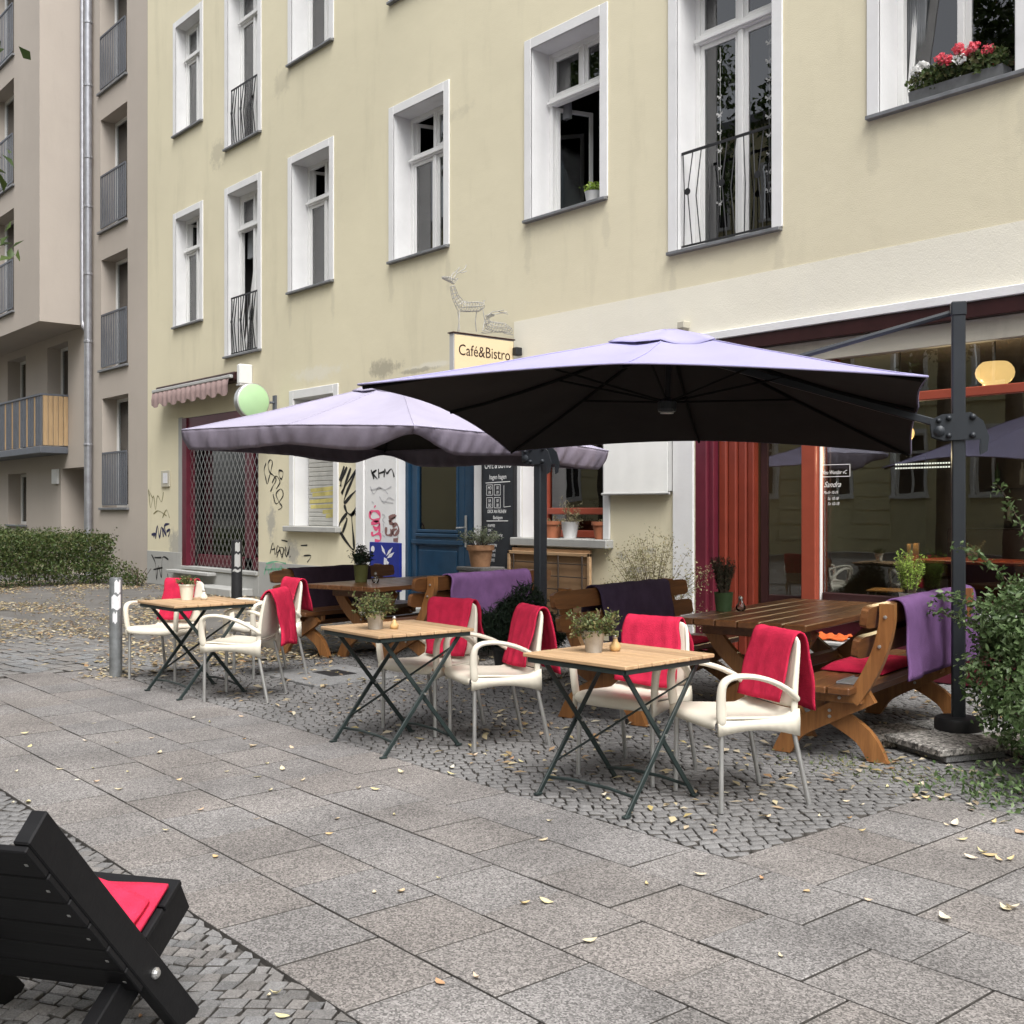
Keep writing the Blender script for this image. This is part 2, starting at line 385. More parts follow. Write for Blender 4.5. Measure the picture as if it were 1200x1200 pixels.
for _x0, _x1, _z in ((-16.1, -14.7, 5.0), (-13.2, -11.78, 5.0), (-10.24, -8.82, 5.0), (-7.9, -6.47, 4.2), (-5.54, -4.1, 5.0)):
    for _x in (_x0 + 0.04, _x1 - 0.04): SPOTS.append((_x, _z - 0.34, 0.09, 0.40, 0.20, GRIME))
    SPOTS.append(((_x0 + _x1) / 2, _z - 0.12, 0.9, 0.16, 0.14, GRIME))
M['cream'] = plaster('cream render', (0.665, 0.612, 0.450), (0.45, 0.415, 0.30), 0.42, spots=SPOTS)
M['band'] = plaster('pale cream band', (0.74, 0.71, 0.60), (0.68, 0.66, 0.59), 0.6)
M['beige'] = plaster('beige render', (0.425, 0.378, 0.332), (0.33, 0.30, 0.26), 0.35)
M['plinth'] = plaster('grey plinth render', (0.36, 0.36, 0.345), (0.22, 0.22, 0.21), 0.6)
M['patch'] = plaster('bare render patch', (0.45, 0.425, 0.35), (0.30, 0.28, 0.24), 0.9)
M['white'] = mat('white masonry paint', (0.67, 0.67, 0.67), 0.75, 0.05, 3.0, 0.1, 40, space='World')
M['wframe'] = mat('white window paint', (0.70, 0.70, 0.69), 0.4, 0.03, 9.0)
M['zinc'] = mat('zinc sheet', (0.20, 0.205, 0.215), 0.5, 0.2, 8.0, metal=0.4)
M['pipe'] = mat('galvanised pipe', (0.34, 0.345, 0.37), 0.42, 0.18, 6.0, metal=0.7)
M['rail'] = mat('grey steel rail', (0.12, 0.13, 0.15), 0.5, 0.1, 9.0, metal=0.3)
M['black'] = mat('black iron', (0.018, 0.018, 0.02), 0.5, 0.2, 9.0)
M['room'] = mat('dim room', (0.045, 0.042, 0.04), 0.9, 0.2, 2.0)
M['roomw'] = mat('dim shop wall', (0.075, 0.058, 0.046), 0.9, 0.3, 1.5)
M['curtain'] = mat('white curtain', (0.62, 0.62, 0.62), 0.9, 0.06, 7.0)
M['curtaing'] = mat('grey curtain', (0.24, 0.25, 0.26), 0.9, 0.08, 7.0)
M['glass'] = glass('window glass', (0.55, 0.60, 0.60), 2.0)
M['shopglass'] = glass('shop glass', (0.80, 0.84, 0.83), 1.72)
M['slab'] = speckle('concrete slab', (0.188, 0.176, 0.169), 0.42, 165, 0.060, tint=0.022)
M['mosaic'] = speckle('granite mosaic', (0.170, 0.164, 0.160), 0.16, 220, 0.26, tint=0.03)
M['joint'] = mat('joint dirt', (0.072, 0.066, 0.060), 0.95, 0.3, 30, 0.3, 90, space='World')
M['asphalt'] = mat('worn asphalt', (0.125, 0.118, 0.110), 0.9, 0.22, 1.8, 0.4, 120, space='World')
M['granite'] = speckle('granite slab', (0.20, 0.195, 0.19), 0.2, 130, 0.06)
M['wash'] = speckle('washed gravel slab', (0.27, 0.255, 0.235), 0.62, 62, 0.06)
M['chair'] = mat('cream plastic', (0.69, 0.645, 0.545), 0.42, 0.06, 7.0, spec=0.45)
M['alu'] = mat('brushed aluminium', (0.50, 0.50, 0.49), 0.38, 0.1, 12.0, metal=0.75)
M['tabletop'] = wood('table slat wood', (0.50, 0.335, 0.195), (0.37, 0.235, 0.125), 0.55, 0, 0.14)
M['gsteel'] = mat('dark green steel', (0.020, 0.030, 0.029), 0.42, 0.25, 12.0)
M['picnic'] = wood('brown stained timber', (0.180, 0.076, 0.027), (0.092, 0.037, 0.015), 0.33, 1, 0.2, 0.5)
M['picnicv'] = wood('brown stained timber leg', (0.285, 0.128, 0.042), (0.175, 0.072, 0.024), 0.36, 2, 0.15, 0.5)
M['red'] = mat('red fleece', (0.50, 0.022, 0.062), 0.95, 0.16, 14.0, 0.5, 190, spec=0.1)
M['redl'] = mat('bright red fleece', (0.62, 0.034, 0.080), 0.95, 0.14, 14.0, 0.5, 190, spec=0.1)
M['purple'] = mat('purple fleece', (0.135, 0.070, 0.170), 0.95, 0.16, 8.0, 0.5, 150, spec=0.1)
M['purpled'] = mat('dark aubergine fleece', (0.036, 0.023, 0.034), 0.95, 0.16, 8.0, 0.5, 150, spec=0.1)
M['purplem'] = mat('dusky purple fleece', (0.058, 0.040, 0.072), 0.95, 0.16, 8.0, 0.5, 150, spec=0.1)
M['can1'] = mat('lavender canopy', (0.330, 0.313, 0.495), 0.85, 0.05, 2.0, 0.15, 8, spec=0.2)
M['can2'] = mat('faded lavender canopy', (0.365, 0.342, 0.440), 0.85, 0.06, 2.0, 0.2, 8, spec=0.2)
M['can2v'] = mat('shaded lavender valance', (0.215, 0.190, 0.240), 0.85, 0.15, 3.0, 0.2, 10, spec=0.2)  # canopy cloth darkened: shade on the hanging face put into its colour
M['ribm'] = mat('black rib', (0.008, 0.008, 0.008), 0.8, 0.1, 5, spec=0.1)
M['under'] = mat('charcoal underside', (0.032, 0.030, 0.029), 0.9, 0.1, 3.0, spec=0.1)  # near-black colour for the lower side of both canopies
M['mast'] = mat('anthracite powder coat', (0.027, 0.031, 0.037), 0.42, 0.1, 5.0, metal=0.2)
M['maroon'] = mat('maroon paint', (0.105, 0.014, 0.026), 0.4, 0.15, 5.0)
M['dmaroon'] = mat('dark maroon paint', (0.030, 0.009, 0.009), 0.45, 0.2, 5.0)
M['brick'] = mat('rust red paint', (0.185, 0.032, 0.018), 0.4, 0.12, 5.0)
M['orange'] = mat('orange red paint', (0.28, 0.058, 0.032), 0.4, 0.1, 5.0)
M['blue'] = mat('blue door paint', (0.014, 0.046, 0.090), 0.38, 0.15, 6.0)
M['slate'] = mat('chalkboard', (0.022, 0.025, 0.030), 0.75, 0.4, 4.0)
M['chalk'] = mat('chalk', (0.75, 0.75, 0.75), 0.9, 0.1, 20)
M['ink'] = mat('black spray paint', (0.012, 0.012, 0.012), 0.6, 0.1, 5)
M['inkb'] = mat('dark blue spray paint', (0.02, 0.02, 0.07), 0.6, 0.1, 5)
M['inkg'] = mat('green marker', (0.16, 0.40, 0.26), 0.7, 0.2, 5)
M['inky'] = mat('yellow spray paint', (0.46, 0.40, 0.14), 0.7, 0.3, 5)
M['inkp'] = mat('pink spray paint', (0.75, 0.10, 0.22), 0.7, 0.1, 5)
M['inkn'] = mat('brown spray paint', (0.22, 0.12, 0.11), 0.7, 0.1, 5)
M['inkl'] = mat('faint grey marker', (0.48, 0.48, 0.50), 0.7, 0.1, 5)
M['inko'] = mat('olive spray paint', (0.20, 0.18, 0.08), 0.7, 0.1, 5)
M['steel'] = mat('weathered steel post', (0.19, 0.20, 0.205), 0.5, 0.35, 9.0, metal=0.4)
M['sticker'] = mat('white sticker', (0.68, 0.68, 0.70), 0.6, 0.1, 30)
M['terra'] = mat('terracotta', (0.36, 0.13, 0.065), 0.8, 0.2, 9)
M['terral'] = mat('pale terracotta', (0.40, 0.22, 0.12), 0.85, 0.25, 9)
M['tin'] = mat('galvanised pot', (0.42, 0.42, 0.40), 0.45, 0.2, 14, metal=0.6)
M['potw'] = mat('white pot', (0.66, 0.66, 0.66), 0.5, 0.05, 9)
M['potg'] = mat('olive ceramic pot', (0.12, 0.13, 0.045), 0.4, 0.2, 9)
M['potgreen'] = mat('green tin pot', (0.06, 0.105, 0.045), 0.4, 0.2, 9)
M['soil'] = mat('soil', (0.035, 0.025, 0.018), 0.95, 0.3, 40)
M['bulb'] = mat('straw coloured bulb', (0.55, 0.36, 0.16), 0.4, 0.2, 12)
M['clear'] = glass('clear glass', (0.86, 0.88, 0.86), 1.5)
M['blackwood'] = wood('black painted timber', (0.009, 0.009, 0.010), (0.006, 0.006, 0.007), 0.55, 0, 0.2, 0.22)
M['bolt'] = mat('bolt', (0.55, 0.55, 0.54), 0.35, 0.1, 20, metal=0.8)
M['bark'] = mat('bark', (0.10, 0.08, 0.06), 0.95, 0.35, 9, 0.8, 30)
M['twig'] = mat('twig', (0.085, 0.062, 0.045), 0.9, 0.3, 20)
M['lfhedge'] = leafmat('hedge leaves', [(0.024, 0.042, 0.010), (0.050, 0.082, 0.022), (0.085, 0.125, 0.034), (0.12, 0.115, 0.050), (0.060, 0.095, 0.025)])
M['lfshrub'] = leafmat('cotoneaster leaves', [(0.045, 0.085, 0.026), (0.085, 0.140, 0.050), (0.130, 0.195, 0.080), (0.185, 0.250, 0.125)], 0.4)
M['lftree'] = leafmat('tree leaves', [(0.030, 0.050, 0.012), (0.050, 0.085, 0.022), (0.080, 0.115, 0.030)])
M['lfherb'] = leafmat('herb leaves', [(0.060, 0.090, 0.028), (0.110, 0.150, 0.050), (0.170, 0.185, 0.075), (0.24, 0.20, 0.085)])
M['lfgrey'] = leafmat('grey green leaves', [(0.085, 0.110, 0.065), (0.140, 0.170, 0.105), (0.20, 0.22, 0.150)])
M['lfpine'] = leafmat('dark pine needles', [(0.008, 0.020, 0.010), (0.016, 0.034, 0.017), (0.026, 0.046, 0.022)], 0.6, 0.1)
M['lfdark'] = leafmat('dark heather', [(0.030, 0.036, 0.020), (0.055, 0.058, 0.032), (0.085, 0.072, 0.045)], 0.7, 0.1)
M['lflime'] = leafmat('lime heather', [(0.20, 0.32, 0.045), (0.32, 0.46, 0.08), (0.42, 0.52, 0.13)], 0.6)
M['lfdry'] = leafmat('dry seed heads', [(0.15, 0.135, 0.070), (0.26, 0.235, 0.125), (0.34, 0.31, 0.18), (0.11, 0.115, 0.05)], 0.8)
M['lffall'] = leafmat('fallen leaves', [(0.36, 0.29, 0.17), (0.50, 0.43, 0.27), (0.30, 0.17, 0.08), (0.56, 0.51, 0.38), (0.22, 0.15, 0.09), (0.46, 0.37, 0.15)], 0.75, 0.1)
M['flred'] = leafmat('coral petals', [(0.70, 0.07, 0.10), (0.80, 0.13, 0.17), (0.75, 0.20, 0.25)], 0.6)
M['flwhite'] = leafmat('white petals', [(0.75, 0.75, 0.72), (0.80, 0.80, 0.80)], 0.6)
M['globe'] = emit('lit opal globe', (1.0, 0.62, 0.24), 0.70)
M['led'] = emit('led strip', (1.0, 0.97, 0.88), 0.8)
M['greensign'] = mat('pale green sign face', (0.40, 0.60, 0.34), 0.4, 0.04, 4)
M['cafesign'] = emit('lit cream sign', (0.66, 0.53, 0.33), 0.06)
M['signgrey'] = mat('grey sign edge', (0.40, 0.40, 0.39), 0.5, 0.05, 5)
M['wire'] = mat('white wire', (0.36, 0.35, 0.32), 0.5, 0.3, 9)
M['awn'] = mat('faded mauve awning', (0.30, 0.215, 0.205), 0.9, 0.15, 7)
M['shutter'] = mat('grey roller shutter', (0.40, 0.395, 0.37), 0.6, 0.12, 5)
M['bluesign'] = mat('blue sign', (0.010, 0.022, 0.22), 0.45, 0.15, 5)
M['ply'] = mat('tan board', (0.36, 0.22, 0.12), 0.8, 0.15, 4)
M['rust'] = mat('rusty wire', (0.06, 0.045, 0.035), 0.8, 0.2, 9)
M['sheet'] = mat('white pvc sheet', (0.80, 0.80, 0.77), 0.85, 0.03, 5)
M['balwood'] = wood('larch boards', (0.40, 0.275, 0.150), (0.30, 0.20, 0.105), 0.7, 2, 0.12)
M['cartoon'] = mat('grey cloth', (0.10, 0.11, 0.14), 0.9, 0.2, 9)
M['tanwood'] = wood('beech plywood', (0.44, 0.26, 0.11), (0.34, 0.19, 0.08), 0.45, 2, 0.05)
M['card'] = mat('grey metal tray', (0.26, 0.26, 0.27), 0.5, 0.2, 30)
M['crate'] = mat('grey white crate', (0.52, 0.52, 0.50), 0.6, 0.1, 6)
M['orangebag'] = mat('orange cloth', (0.70, 0.13, 0.03), 0.9, 0.15, 12, 0.3, 40)
M['oppwall'] = plaster('ochre render', (0.60, 0.55, 0.34), (0.45, 0.42, 0.3), 0.4)
M['floorint'] = mat('shop floor', (0.08, 0.06, 0.045), 0.5, 0.2, 3)
# ================================================================== GROUND
ground = MB().add([(-140, -140, -0.03), (140, -140, -0.03), (140, 140, -0.03), (-140, 140, -0.03)], [(0, 1, 2, 3)]).build('ground', M['joint'])
tag(ground, kind='structure')
def sheet(name, x0, x1, y0, y1, z, m, nx=1, ny=1):
    mb = MB(); mb.grid([[(x0 + (x1 - x0) * i / nx, y0 + (y1 - y0) * j / ny, z) for j in range(ny + 1)] for i in range(nx + 1)])
    o = mb.build(name, m); tag(o, kind='structure'); return o
pavement = sheet('pavement', -10.4, 4.0, -2.2, 8.9, -0.024, M['joint'])
path = sheet('asphalt_path', -60, -10.0, 4.05, 8.9, -0.006, M['asphalt'])
road = sheet('road', -120, 120, -12, -2.4, -0.02, M['asphalt'])
kerb = MB().box(-60, 60, -2.4, -2.2, -0.03, -0.008, 0).build('kerb', M['granite']); tag(kerb, kind='structure')

# concrete slabs 40 x 42 cm, laid in running bond along the house
PIT, ROW = 0.42, 0.40
slab_me = []
for k in range(4):
    h = random.uniform(0.0040, 0.0064)
    slab_me.append(MB().box(-PIT / 2 + h, PIT / 2 - h, -ROW / 2 + h, ROW / 2 - h, -0.04, 0, 0.0022).mesh('paving_slab', [M['slab'], M['joint']]))
    for p_ in slab_me[-1].polygons: p_.material_index = 0 if p_.normal.z > 0.5 else 1
OFF = {0: -3.22, 1: -3.43, 2: -2.73, 3: -2.90, 4: -2.76, 5: -2.97, 6: -2.97, 7: -2.97, 8: -2.97, -1: -3.0}
nsl = 0
for r in range(0, 9):
    y0 = 1.73 + r * ROW
    xmin, xmax = (-10.45, 1.3) if r < 5 else (-2.97, 1.3)
    off = OFF[r]
    k0 = int(math.floor((xmin - off) / PIT)); k1 = int(math.ceil((xmax - off) / PIT))
    for k in range(k0, k1 + 1):
        x = off + (k + 0.5) * PIT
        if x < xmin + 0.02 or x > xmax: continue
        if r >= 5 and x < -2.97 + PIT * 0.49: continue
        o = link('paving_slab', random.choice(slab_me), pavement, (x, y0 + ROW / 2, random.uniform(-0.003, 0.0)), (random.gauss(0, 0.0022), random.gauss(0, 0.0022), random.choice((0, PI)) + random.gauss(0, 0.003)))
        nsl += 1

# small granite mosaic stones
def mosaic(x0, x1, y0, y1, s, keep, seed, ang=0.0, arc=0.0, per=1.6):
    """rows of small hand-set stones in running bond; rows turned by ang and bent into shallow arcs"""
    g = np.random.default_rng(seed); cx, cy = (x0 + x1) / 2, (y0 + y1) / 2
    hw = math.hypot(x1 - x0, y1 - y0) / 2 + 0.3; ca, sa = math.cos(ang), math.sin(ang)
    out = []
    for r in range(int(-hw / s), int(hw / s) + 1):
        n = int(2 * hw / s * 1.15); w = g.uniform(0.72, 1.32, n) * s; e = -hw + g.uniform(0, s) + np.concatenate([[0], np.cumsum(w)])
        p0, p1 = e[:-1], e[1:]; h0 = r * s; h1 = h0 + s
        q = np.zeros((n, 4, 2)); q[:, 0] = np.column_stack([p0, np.full(n, h0)]); q[:, 1] = np.column_stack([p1, np.full(n, h0)]); q[:, 2] = np.column_stack([p1, np.full(n, h1)]); q[:, 3] = np.column_stack([p0, np.full(n, h1)])
        q += g.normal(0, 0.055 * s, q.shape); out.append(q)
    q = np.concatenate(out)
    q[..., 1] += arc * np.abs(np.sin(q[..., 0] * PI / per)) + 0.02 * np.sin(q[..., 0] * 3.3 + 1.0)
    q = np.stack([cx + q[..., 0] * ca - q[..., 1] * sa, cy + q[..., 0] * sa + q[..., 1] * ca], -1)
    c = q.mean(1); ok = (c[:, 0] > x0) & (c[:, 0] < x1) & (c[:, 1] > y0) & (c[:, 1] < y1) & keep(c[:, 0], c[:, 1])
    q = q[ok]; c = c[ok]
    sh = g.uniform(0.83, 0.93, (len(q), 1, 1))
    lo = c[:, None] + (q - c[:, None]) * sh; hi = c[:, None] + (q - c[:, None]) * (sh - 0.09)
    z = g.uniform(-0.007, 0.0, (len(q), 1)) + g.normal(0, 0.0010, (len(q), 4))
    V = np.zeros((len(q), 12, 3)); V[:, :4, :2] = lo; V[:, :4, 2] = -0.03
    V[:, 4:8, :2] = lo; V[:, 4:8, 2] = z - 0.004
    V[:, 8:, :2] = hi; V[:, 8:, 2] = np.minimum(z, 0.001)
    return V
FQ = np.array([[8, 9, 10, 11]] + [[4 + i, 4 + (i + 1) % 4, 8 + (i + 1) % 4, 8 + i] for i in range(4)] + [[i, (i + 1) % 4, 4 + (i + 1) % 4, 4 + i] for i in range(4)])
FM = np.array([0] * 5 + [1] * 4, dtype=np.int32)
def stones(V, name, m, nmax, view):
    d = ((V[:, :, :2].mean(1)) ** 2).sum(1)
    inv = view(V[:, 8:, :2].mean(1))
    order = np.argsort(np.where(inv, d, 1e9)); n1 = min(nmax, int(inv.sum()))
    for i in order[:n1]:
        c = V[i].mean(0); c[2] = 0
        me = bpy.data.meshes.new(name); me.from_pydata([tuple(p) for p in (V[i] - c)], [], [tuple(f) for f in FQ]); me.materials.append(m); me.materials.append(M['joint']); me.polygons.foreach_set('material_index', FM)
        link(name, me, pavement, tuple(c))
    rest = V[order[n1:]]
    if len(rest):
        F_ = (FQ[None] + (np.arange(len(rest)) * 12)[:, None, None]).reshape(-1, 4)
        o = link(name + '_field', np_mesh(name + '_field', rest.reshape(-1, 3), F_, [m, M['joint']], np.tile(FM, len(rest))), pavement); tag(o, kind='stuff')
def inview(p):
    fx, fy, rx, ry = FW.x, FW.y, RT.x, RT.y
    z = p[:, 0] * fx + p[:, 1] * fy; r = p[:, 0] * rx + p[:, 1] * ry
    return (z > 2.9) & (np.abs(r / np.maximum(z, 0.1)) < 600 / 1300.) & ((CAMH / np.maximum(z, .1)) < 602 / 1300.)
near = mosaic(-9.6, 0.8, -1.4, 1.80, 0.062, lambda x, y: (y < 1.738), 3, R(38), 0.10)
near[:, :, 1] = np.minimum(near[:, :, 1], 1.726)
stones(near, 'mosaic_stone', M['mosaic'], 300, inview)
def keepfar(x, y):
    left = (x < -2.965) & (y > 3.722)
    right = (x >= -2.965) & (y > 1.73 + 9 * ROW - 0.01)
    cover = (x > -9.15) & (x < -8.1) & (y > 4.72) & (y < 5.62)
    return (left | right) & ~cover
far = mosaic(-9.75, 1.2, 3.6, 8.85, 0.064, keepfar, 5, R(58), 0.10)
lf_ = far[:, :, 0].mean(1) < -2.98
far[lf_, :, 1] = np.maximum(far[lf_, :, 1], 3.736)
lf_ &= far[:, :, 1].mean(1) < 5.33
far[lf_, :, 0] = np.minimum(far[lf_, :, 0], -2.976)
far[~(far[:, :, 0].mean(1) < -2.98), :, 1] = np.maximum(far[~(far[:, :, 0].mean(1) < -2.98), :, 1], 5.336)
stones(far, 'mosaic_cobble', M['mosaic'], 0, inview)
# rough setts at the end of the slab band and under the leaves
setts = mosaic(-19.0, -9.4, 1.6, 4.6, 0.16, lambda x, y: (x < -9.82) & ((x < -10.36) | (y > 3.80)), 9, R(8), 0.0)
stones(setts, 'granite_sett', M['granite'], 120, lambda p: inview(p) & (p[:, 0] > -16))

# service cover set in a stone plate
cov = empty('service_cover', (-8.62, 5.17, 0), R(0), 'grey stone plate with small dark iron service cover, in the paving', 'cover')
MB().box(-0.5, 0.5, -0.43, 0.43, -0.03, 0.006, 0.006).build('plate', M['granite'], cov)
lid = MB().box(-0.2, 0.14, -0.06, 0.2, 0.0, 0.010, 0.003).build('iron_lid', M['black'], cov)

# fallen leaves ------------------------------------------------------
def leaf_mesh(seed):
    g = random.Random(seed); L = g.uniform(0.032, 0.052); W_ = L * g.uniform(0.34, 0.55); cu = g.uniform(0.004, 0.016); bend = g.uniform(-0.3, 0.3)
    prof = [(0, 0.02), (0.2, 0.7), (0.45, 1.0), (0.7, 0.75), (1.0, 0.02)]
    mb = MB(); rows = []
    for t, w in prof:
        x = (t - 0.5) * 2 * L * 0.5; yb = bend * L * (t - 0.5) ** 2
        zc = cu * (2 * t - 1) ** 2 + 0.001
        rows.append([(x, yb - w * W_ / 2, zc + 0.3 * cu * w), (x, yb, zc), (x, yb + w * W_ / 2, zc + 0.5 * cu * w)])
    mb.grid(rows)
    return mb.mesh('fallen_leaf', M['lffall_o'])
def fallmat():
    m, nt, b = _nt('fallen leaf'); N = nt.nodes; L = nt.links
    oi = N.new('ShaderNodeObjectInfo'); rp = N.new('ShaderNodeValToRGB'); e = rp.color_ramp.elements
    cols = [(0.56, 0.49, 0.34), (0.58, 0.52, 0.27), (0.42, 0.22, 0.10), (0.62, 0.57, 0.46), (0.50, 0.36, 0.20), (0.60, 0.56, 0.44)]
    e[0].color = rgb(cols[0]); e[1].color = rgb(cols[-1])
    for i, c in enumerate(cols[1:-1]):
        q = e.new((i + 1) / 5.0); q.color = rgb(c)
    rp.color_ramp.interpolation = 'CONSTANT' if False else 'LINEAR'
    L.new(oi.outputs['Random'], rp.inputs['Fac']); L.new(rp.outputs[0], b.inputs['Base Color']); b.inputs['Roughness'].default_value = 0.7
    return m
M['lffall_o'] = fallmat()
leaf_me = [leaf_mesh(i) for i in range(7)]
LEAVES = [(29, 860), (19, 905), (70, 902), (109, 901), (91, 915), (112, 917), (139, 926), (33, 941), (15, 942), (110, 848), (100, 869), (137, 871), (178, 866), (187, 883), (226, 842), (246, 847), (283, 840), (286, 867), (294, 876), (297, 875), (342, 877), (331, 902), (313, 896), (301, 911), (317, 927), (300, 961), (195, 974), (253, 1005), (386, 978), (323, 1166), (330, 1192), (315, 1168), (165, 1193), (470, 906), (470, 1046), (440, 966 - 40), (462, 956), (637, 985), (645, 963), (758, 1037), (614, 1060), (640, 1058), (691, 1104), (558, 1147), (515, 1152), (439, 1047), (514, 1030), (556, 886), (530, 900), (529, 908), (707, 933), (713, 937), (900, 958), (960, 957), (995, 960), (992, 940), (1010, 944), (1040, 923), (1075, 937), (1084, 936), (1110, 968), (1118, 967), (1128, 985), (1138, 1006), (1150, 1000), (1160, 1003), (1170, 1008), (1184, 1008), (1186, 1066), (1178, 1066), (1107, 1077), (1165, 965), (1195, 976), (1064, 895), (1069, 893), (1078, 922), (1103, 936), (820, 1026), (893, 1031), (945, 1045), (1018, 1056), (915, 1122), (600, 890), (610, 893), (650, 905), (570, 881), (660, 915), (700, 900), (850, 930), (880, 940), (905, 918), (925, 908), (1010, 975), (35, 875), (60, 848), (150, 905), (210, 915), (235, 950), (355, 915), (420, 925), (395, 960), (265, 905)]
leafo = []
for i, (u, v) in enumerate(LEAVES):
    p = onG(u, v)
    o = link('fallen_leaf', leaf_me[i % 7], None, (p.x, p.y, 0.002), (random.gauss(0, 0.12), random.gauss(0, 0.12), random.uniform(0, 2 * PI)))
    s = random.uniform(0.8, 1.3) * (1.25 if u > 1040 else 1.0); o.scale = (s, s, s)
    tag(o, 'dry yellowish fallen leaf lying on the paving', 'leaf', 'fallen leaves on the paving')
def litter(name, pts, size, lo, hi, m, flat=0.25, seed=1):
    g = np.random.default_rng(seed); n = len(pts)
    a = g.uniform(0, 2 * PI, n); L = size * g.uniform(0.6, 1.3, n); W_ = L * g.uniform(0.3, 0.55, n)
    t = np.stack([np.cos(a), np.sin(a), g.normal(0, flat, n)], 1); t /= np.linalg.norm(t, axis=1)[:, None]
    b = np.stack([-np.sin(a), np.cos(a), g.normal(0, flat, n)], 1); b /= np.linalg.norm(b, axis=1)[:, None]
    c = np.column_stack([pts, g.uniform(lo, hi, n)])
    V = np.stack([c - t * L[:, None] / 2, c + b * W_[:, None] / 2, c + t * L[:, None] / 2, c - b * W_[:, None] / 2], 1)
    V[:, :, 2] = np.maximum(V[:, :, 2], 0.0015)
    V[:, 1, 2] += 0.006; V[:, 3, 2] += 0.006
    return link(name, np_mesh(name, V.reshape(-1, 3), np.arange(4 * n).reshape(-1, 4), m))
g = np.random.default_rng(11)
pts = []
def scatter(n, x0, x1, y0, y1, dens=None):
    p = np.column_stack([g.uniform(x0, x1, n), g.uniform(y0, y1, n)])
    if dens is not None: p = p[g.uniform(0, 1, n) < dens(p[:, 0], p[:, 1])]
    pts.append(p)
scatter(22000, -24, -9.6, 3.3, 8.8, lambda x, y: np.clip(0.34 + 0.95 * np.sin(x * 1.3 + 1.7 * np.sin(y * 1.9)) * np.sin(y * 1.7 + x * 0.4) + 0.35 * (np.abs(y - 4.9 - 0.05 * (x + 14)) < 0.9), 0.05, 1))
scatter(700, -10.5, -3.4, 5.2, 8.6)
scatter(900, -12.5, -9.5, 5.0, 8.5)
scatter(330, -9.8, -3.2, 3.9, 5.3)
scatter(110, -3.6, -1.6, 5.0, 6.6)
lt = litter('leaf_litter', np.concatenate(pts), 0.070, 0.002, 0.016, M['lffall'], 0.15, 4)
tag(lt, 'scattered dry leaf litter over the paving', 'leaf litter', kind='stuff')
# ================================================================== BUILDINGS
def wall_grid(mb, ax, holes, a0, a1, z0, z1, y, flip=False):
    """front sheet with rectangular holes; ax 'x': plane Y=y, 'y': plane X=y"""
    A = sorted(set([a0, a1] + [v for h in holes for v in h[:2] if a0 < v < a1]))
    Z = sorted(set([z0, z1] + [v for h in holes for v in h[2:4] if z0 < v < z1]))
    for i in range(len(A) - 1):
        for j in range(len(Z) - 1):
            ca, cz = (A[i] + A[i + 1]) / 2, (Z[j] + Z[j + 1]) / 2
            if any(h[0] < ca < h[1] and h[2] < cz < h[3] for h in holes): continue
            P = [(A[i], Z[j]), (A[i + 1], Z[j]), (A[i + 1], Z[j + 1]), (A[i], Z[j + 1])]
            if flip: P = P[::-1]
            mb.add([((p[0], y, p[1]) if ax == 'x' else (y, p[0], p[1])) for p in P], [(0, 1, 2, 3)])

YW = 8.9
cream = empty('apartment_building', (-10, YW, 0), 0, 'cream rendered old apartment house with white framed windows and a cafe on the ground floor', 'building')
def P_(mb, name, m, parent, **k):
    """build a part in world coordinates under a parent that sits at cream's origin"""
    o = mb.build(name, m, parent, **k)
    return o
# everything under 'cream' is modelled in world coordinates: move the origin back
cream.location = (0, 0, 0)

def pane(parent, x0, x1, z0, z1, y, m='glass', name='pane'):
    MB().box(x0, x1, y - 0.003, y + 0.003, z0, z1).build(name, M[m], parent)
def sash(parent, x0, x1, z0, z1, y, w=0.05, t=0.045, hinge=None, ang=0.0, m='wframe', gm='glass', tilt=0.0):
    """casement: frame + pane; opened inwards about its hinge side, or tilted inwards about its lower edge"""
    mb = MB(); W_ = x1 - x0; H_ = z1 - z0
    mb.box(0, w, -t / 2, t / 2, 0, H_, 0.004); mb.box(W_ - w, W_, -t / 2, t / 2, 0, H_, 0.004)
    mb.box(w, W_ - w, -t / 2, t / 2, 0, w, 0.004); mb.box(w, W_ - w, -t / 2, t / 2, H_ - w, H_, 0.004)
    pn = MB().box(w, W_ - w, -0.003, 0.003, w, H_ - w)
    if hinge == 'R':
        for q in (mb, pn): q.v = [(a - W_, b, c) for a, b, c in q.v]
    ox = x1 if hinge == 'R' else x0
    rz = -ang if hinge == 'R' else ang
    loc = (ox, y, z0); rot = (-tilt, 0, rz)
    mb.build('sash', M[m], parent, loc=loc, rot=rot)
    pn.build('pane', M[gm], parent, loc=loc, rot=rot)
def curtain(parent, x0, x1, z0, z1, y, m='curtain', amp=0.04, n=56):
    mb = MB(); rows = []
    for i in range(n + 1):
        x = x0 + (x1 - x0) * i / n
        yy = y + amp * math.sin(i * 1.25 + 0.7 * math.sin(i * 0.37)) 
        rows.append([(x, yy, z0), (x, yy * 0.6 + y * 0.4, z1)])
    mb.grid(rows); mb.build('curtain', M[m], parent, smooth=True)

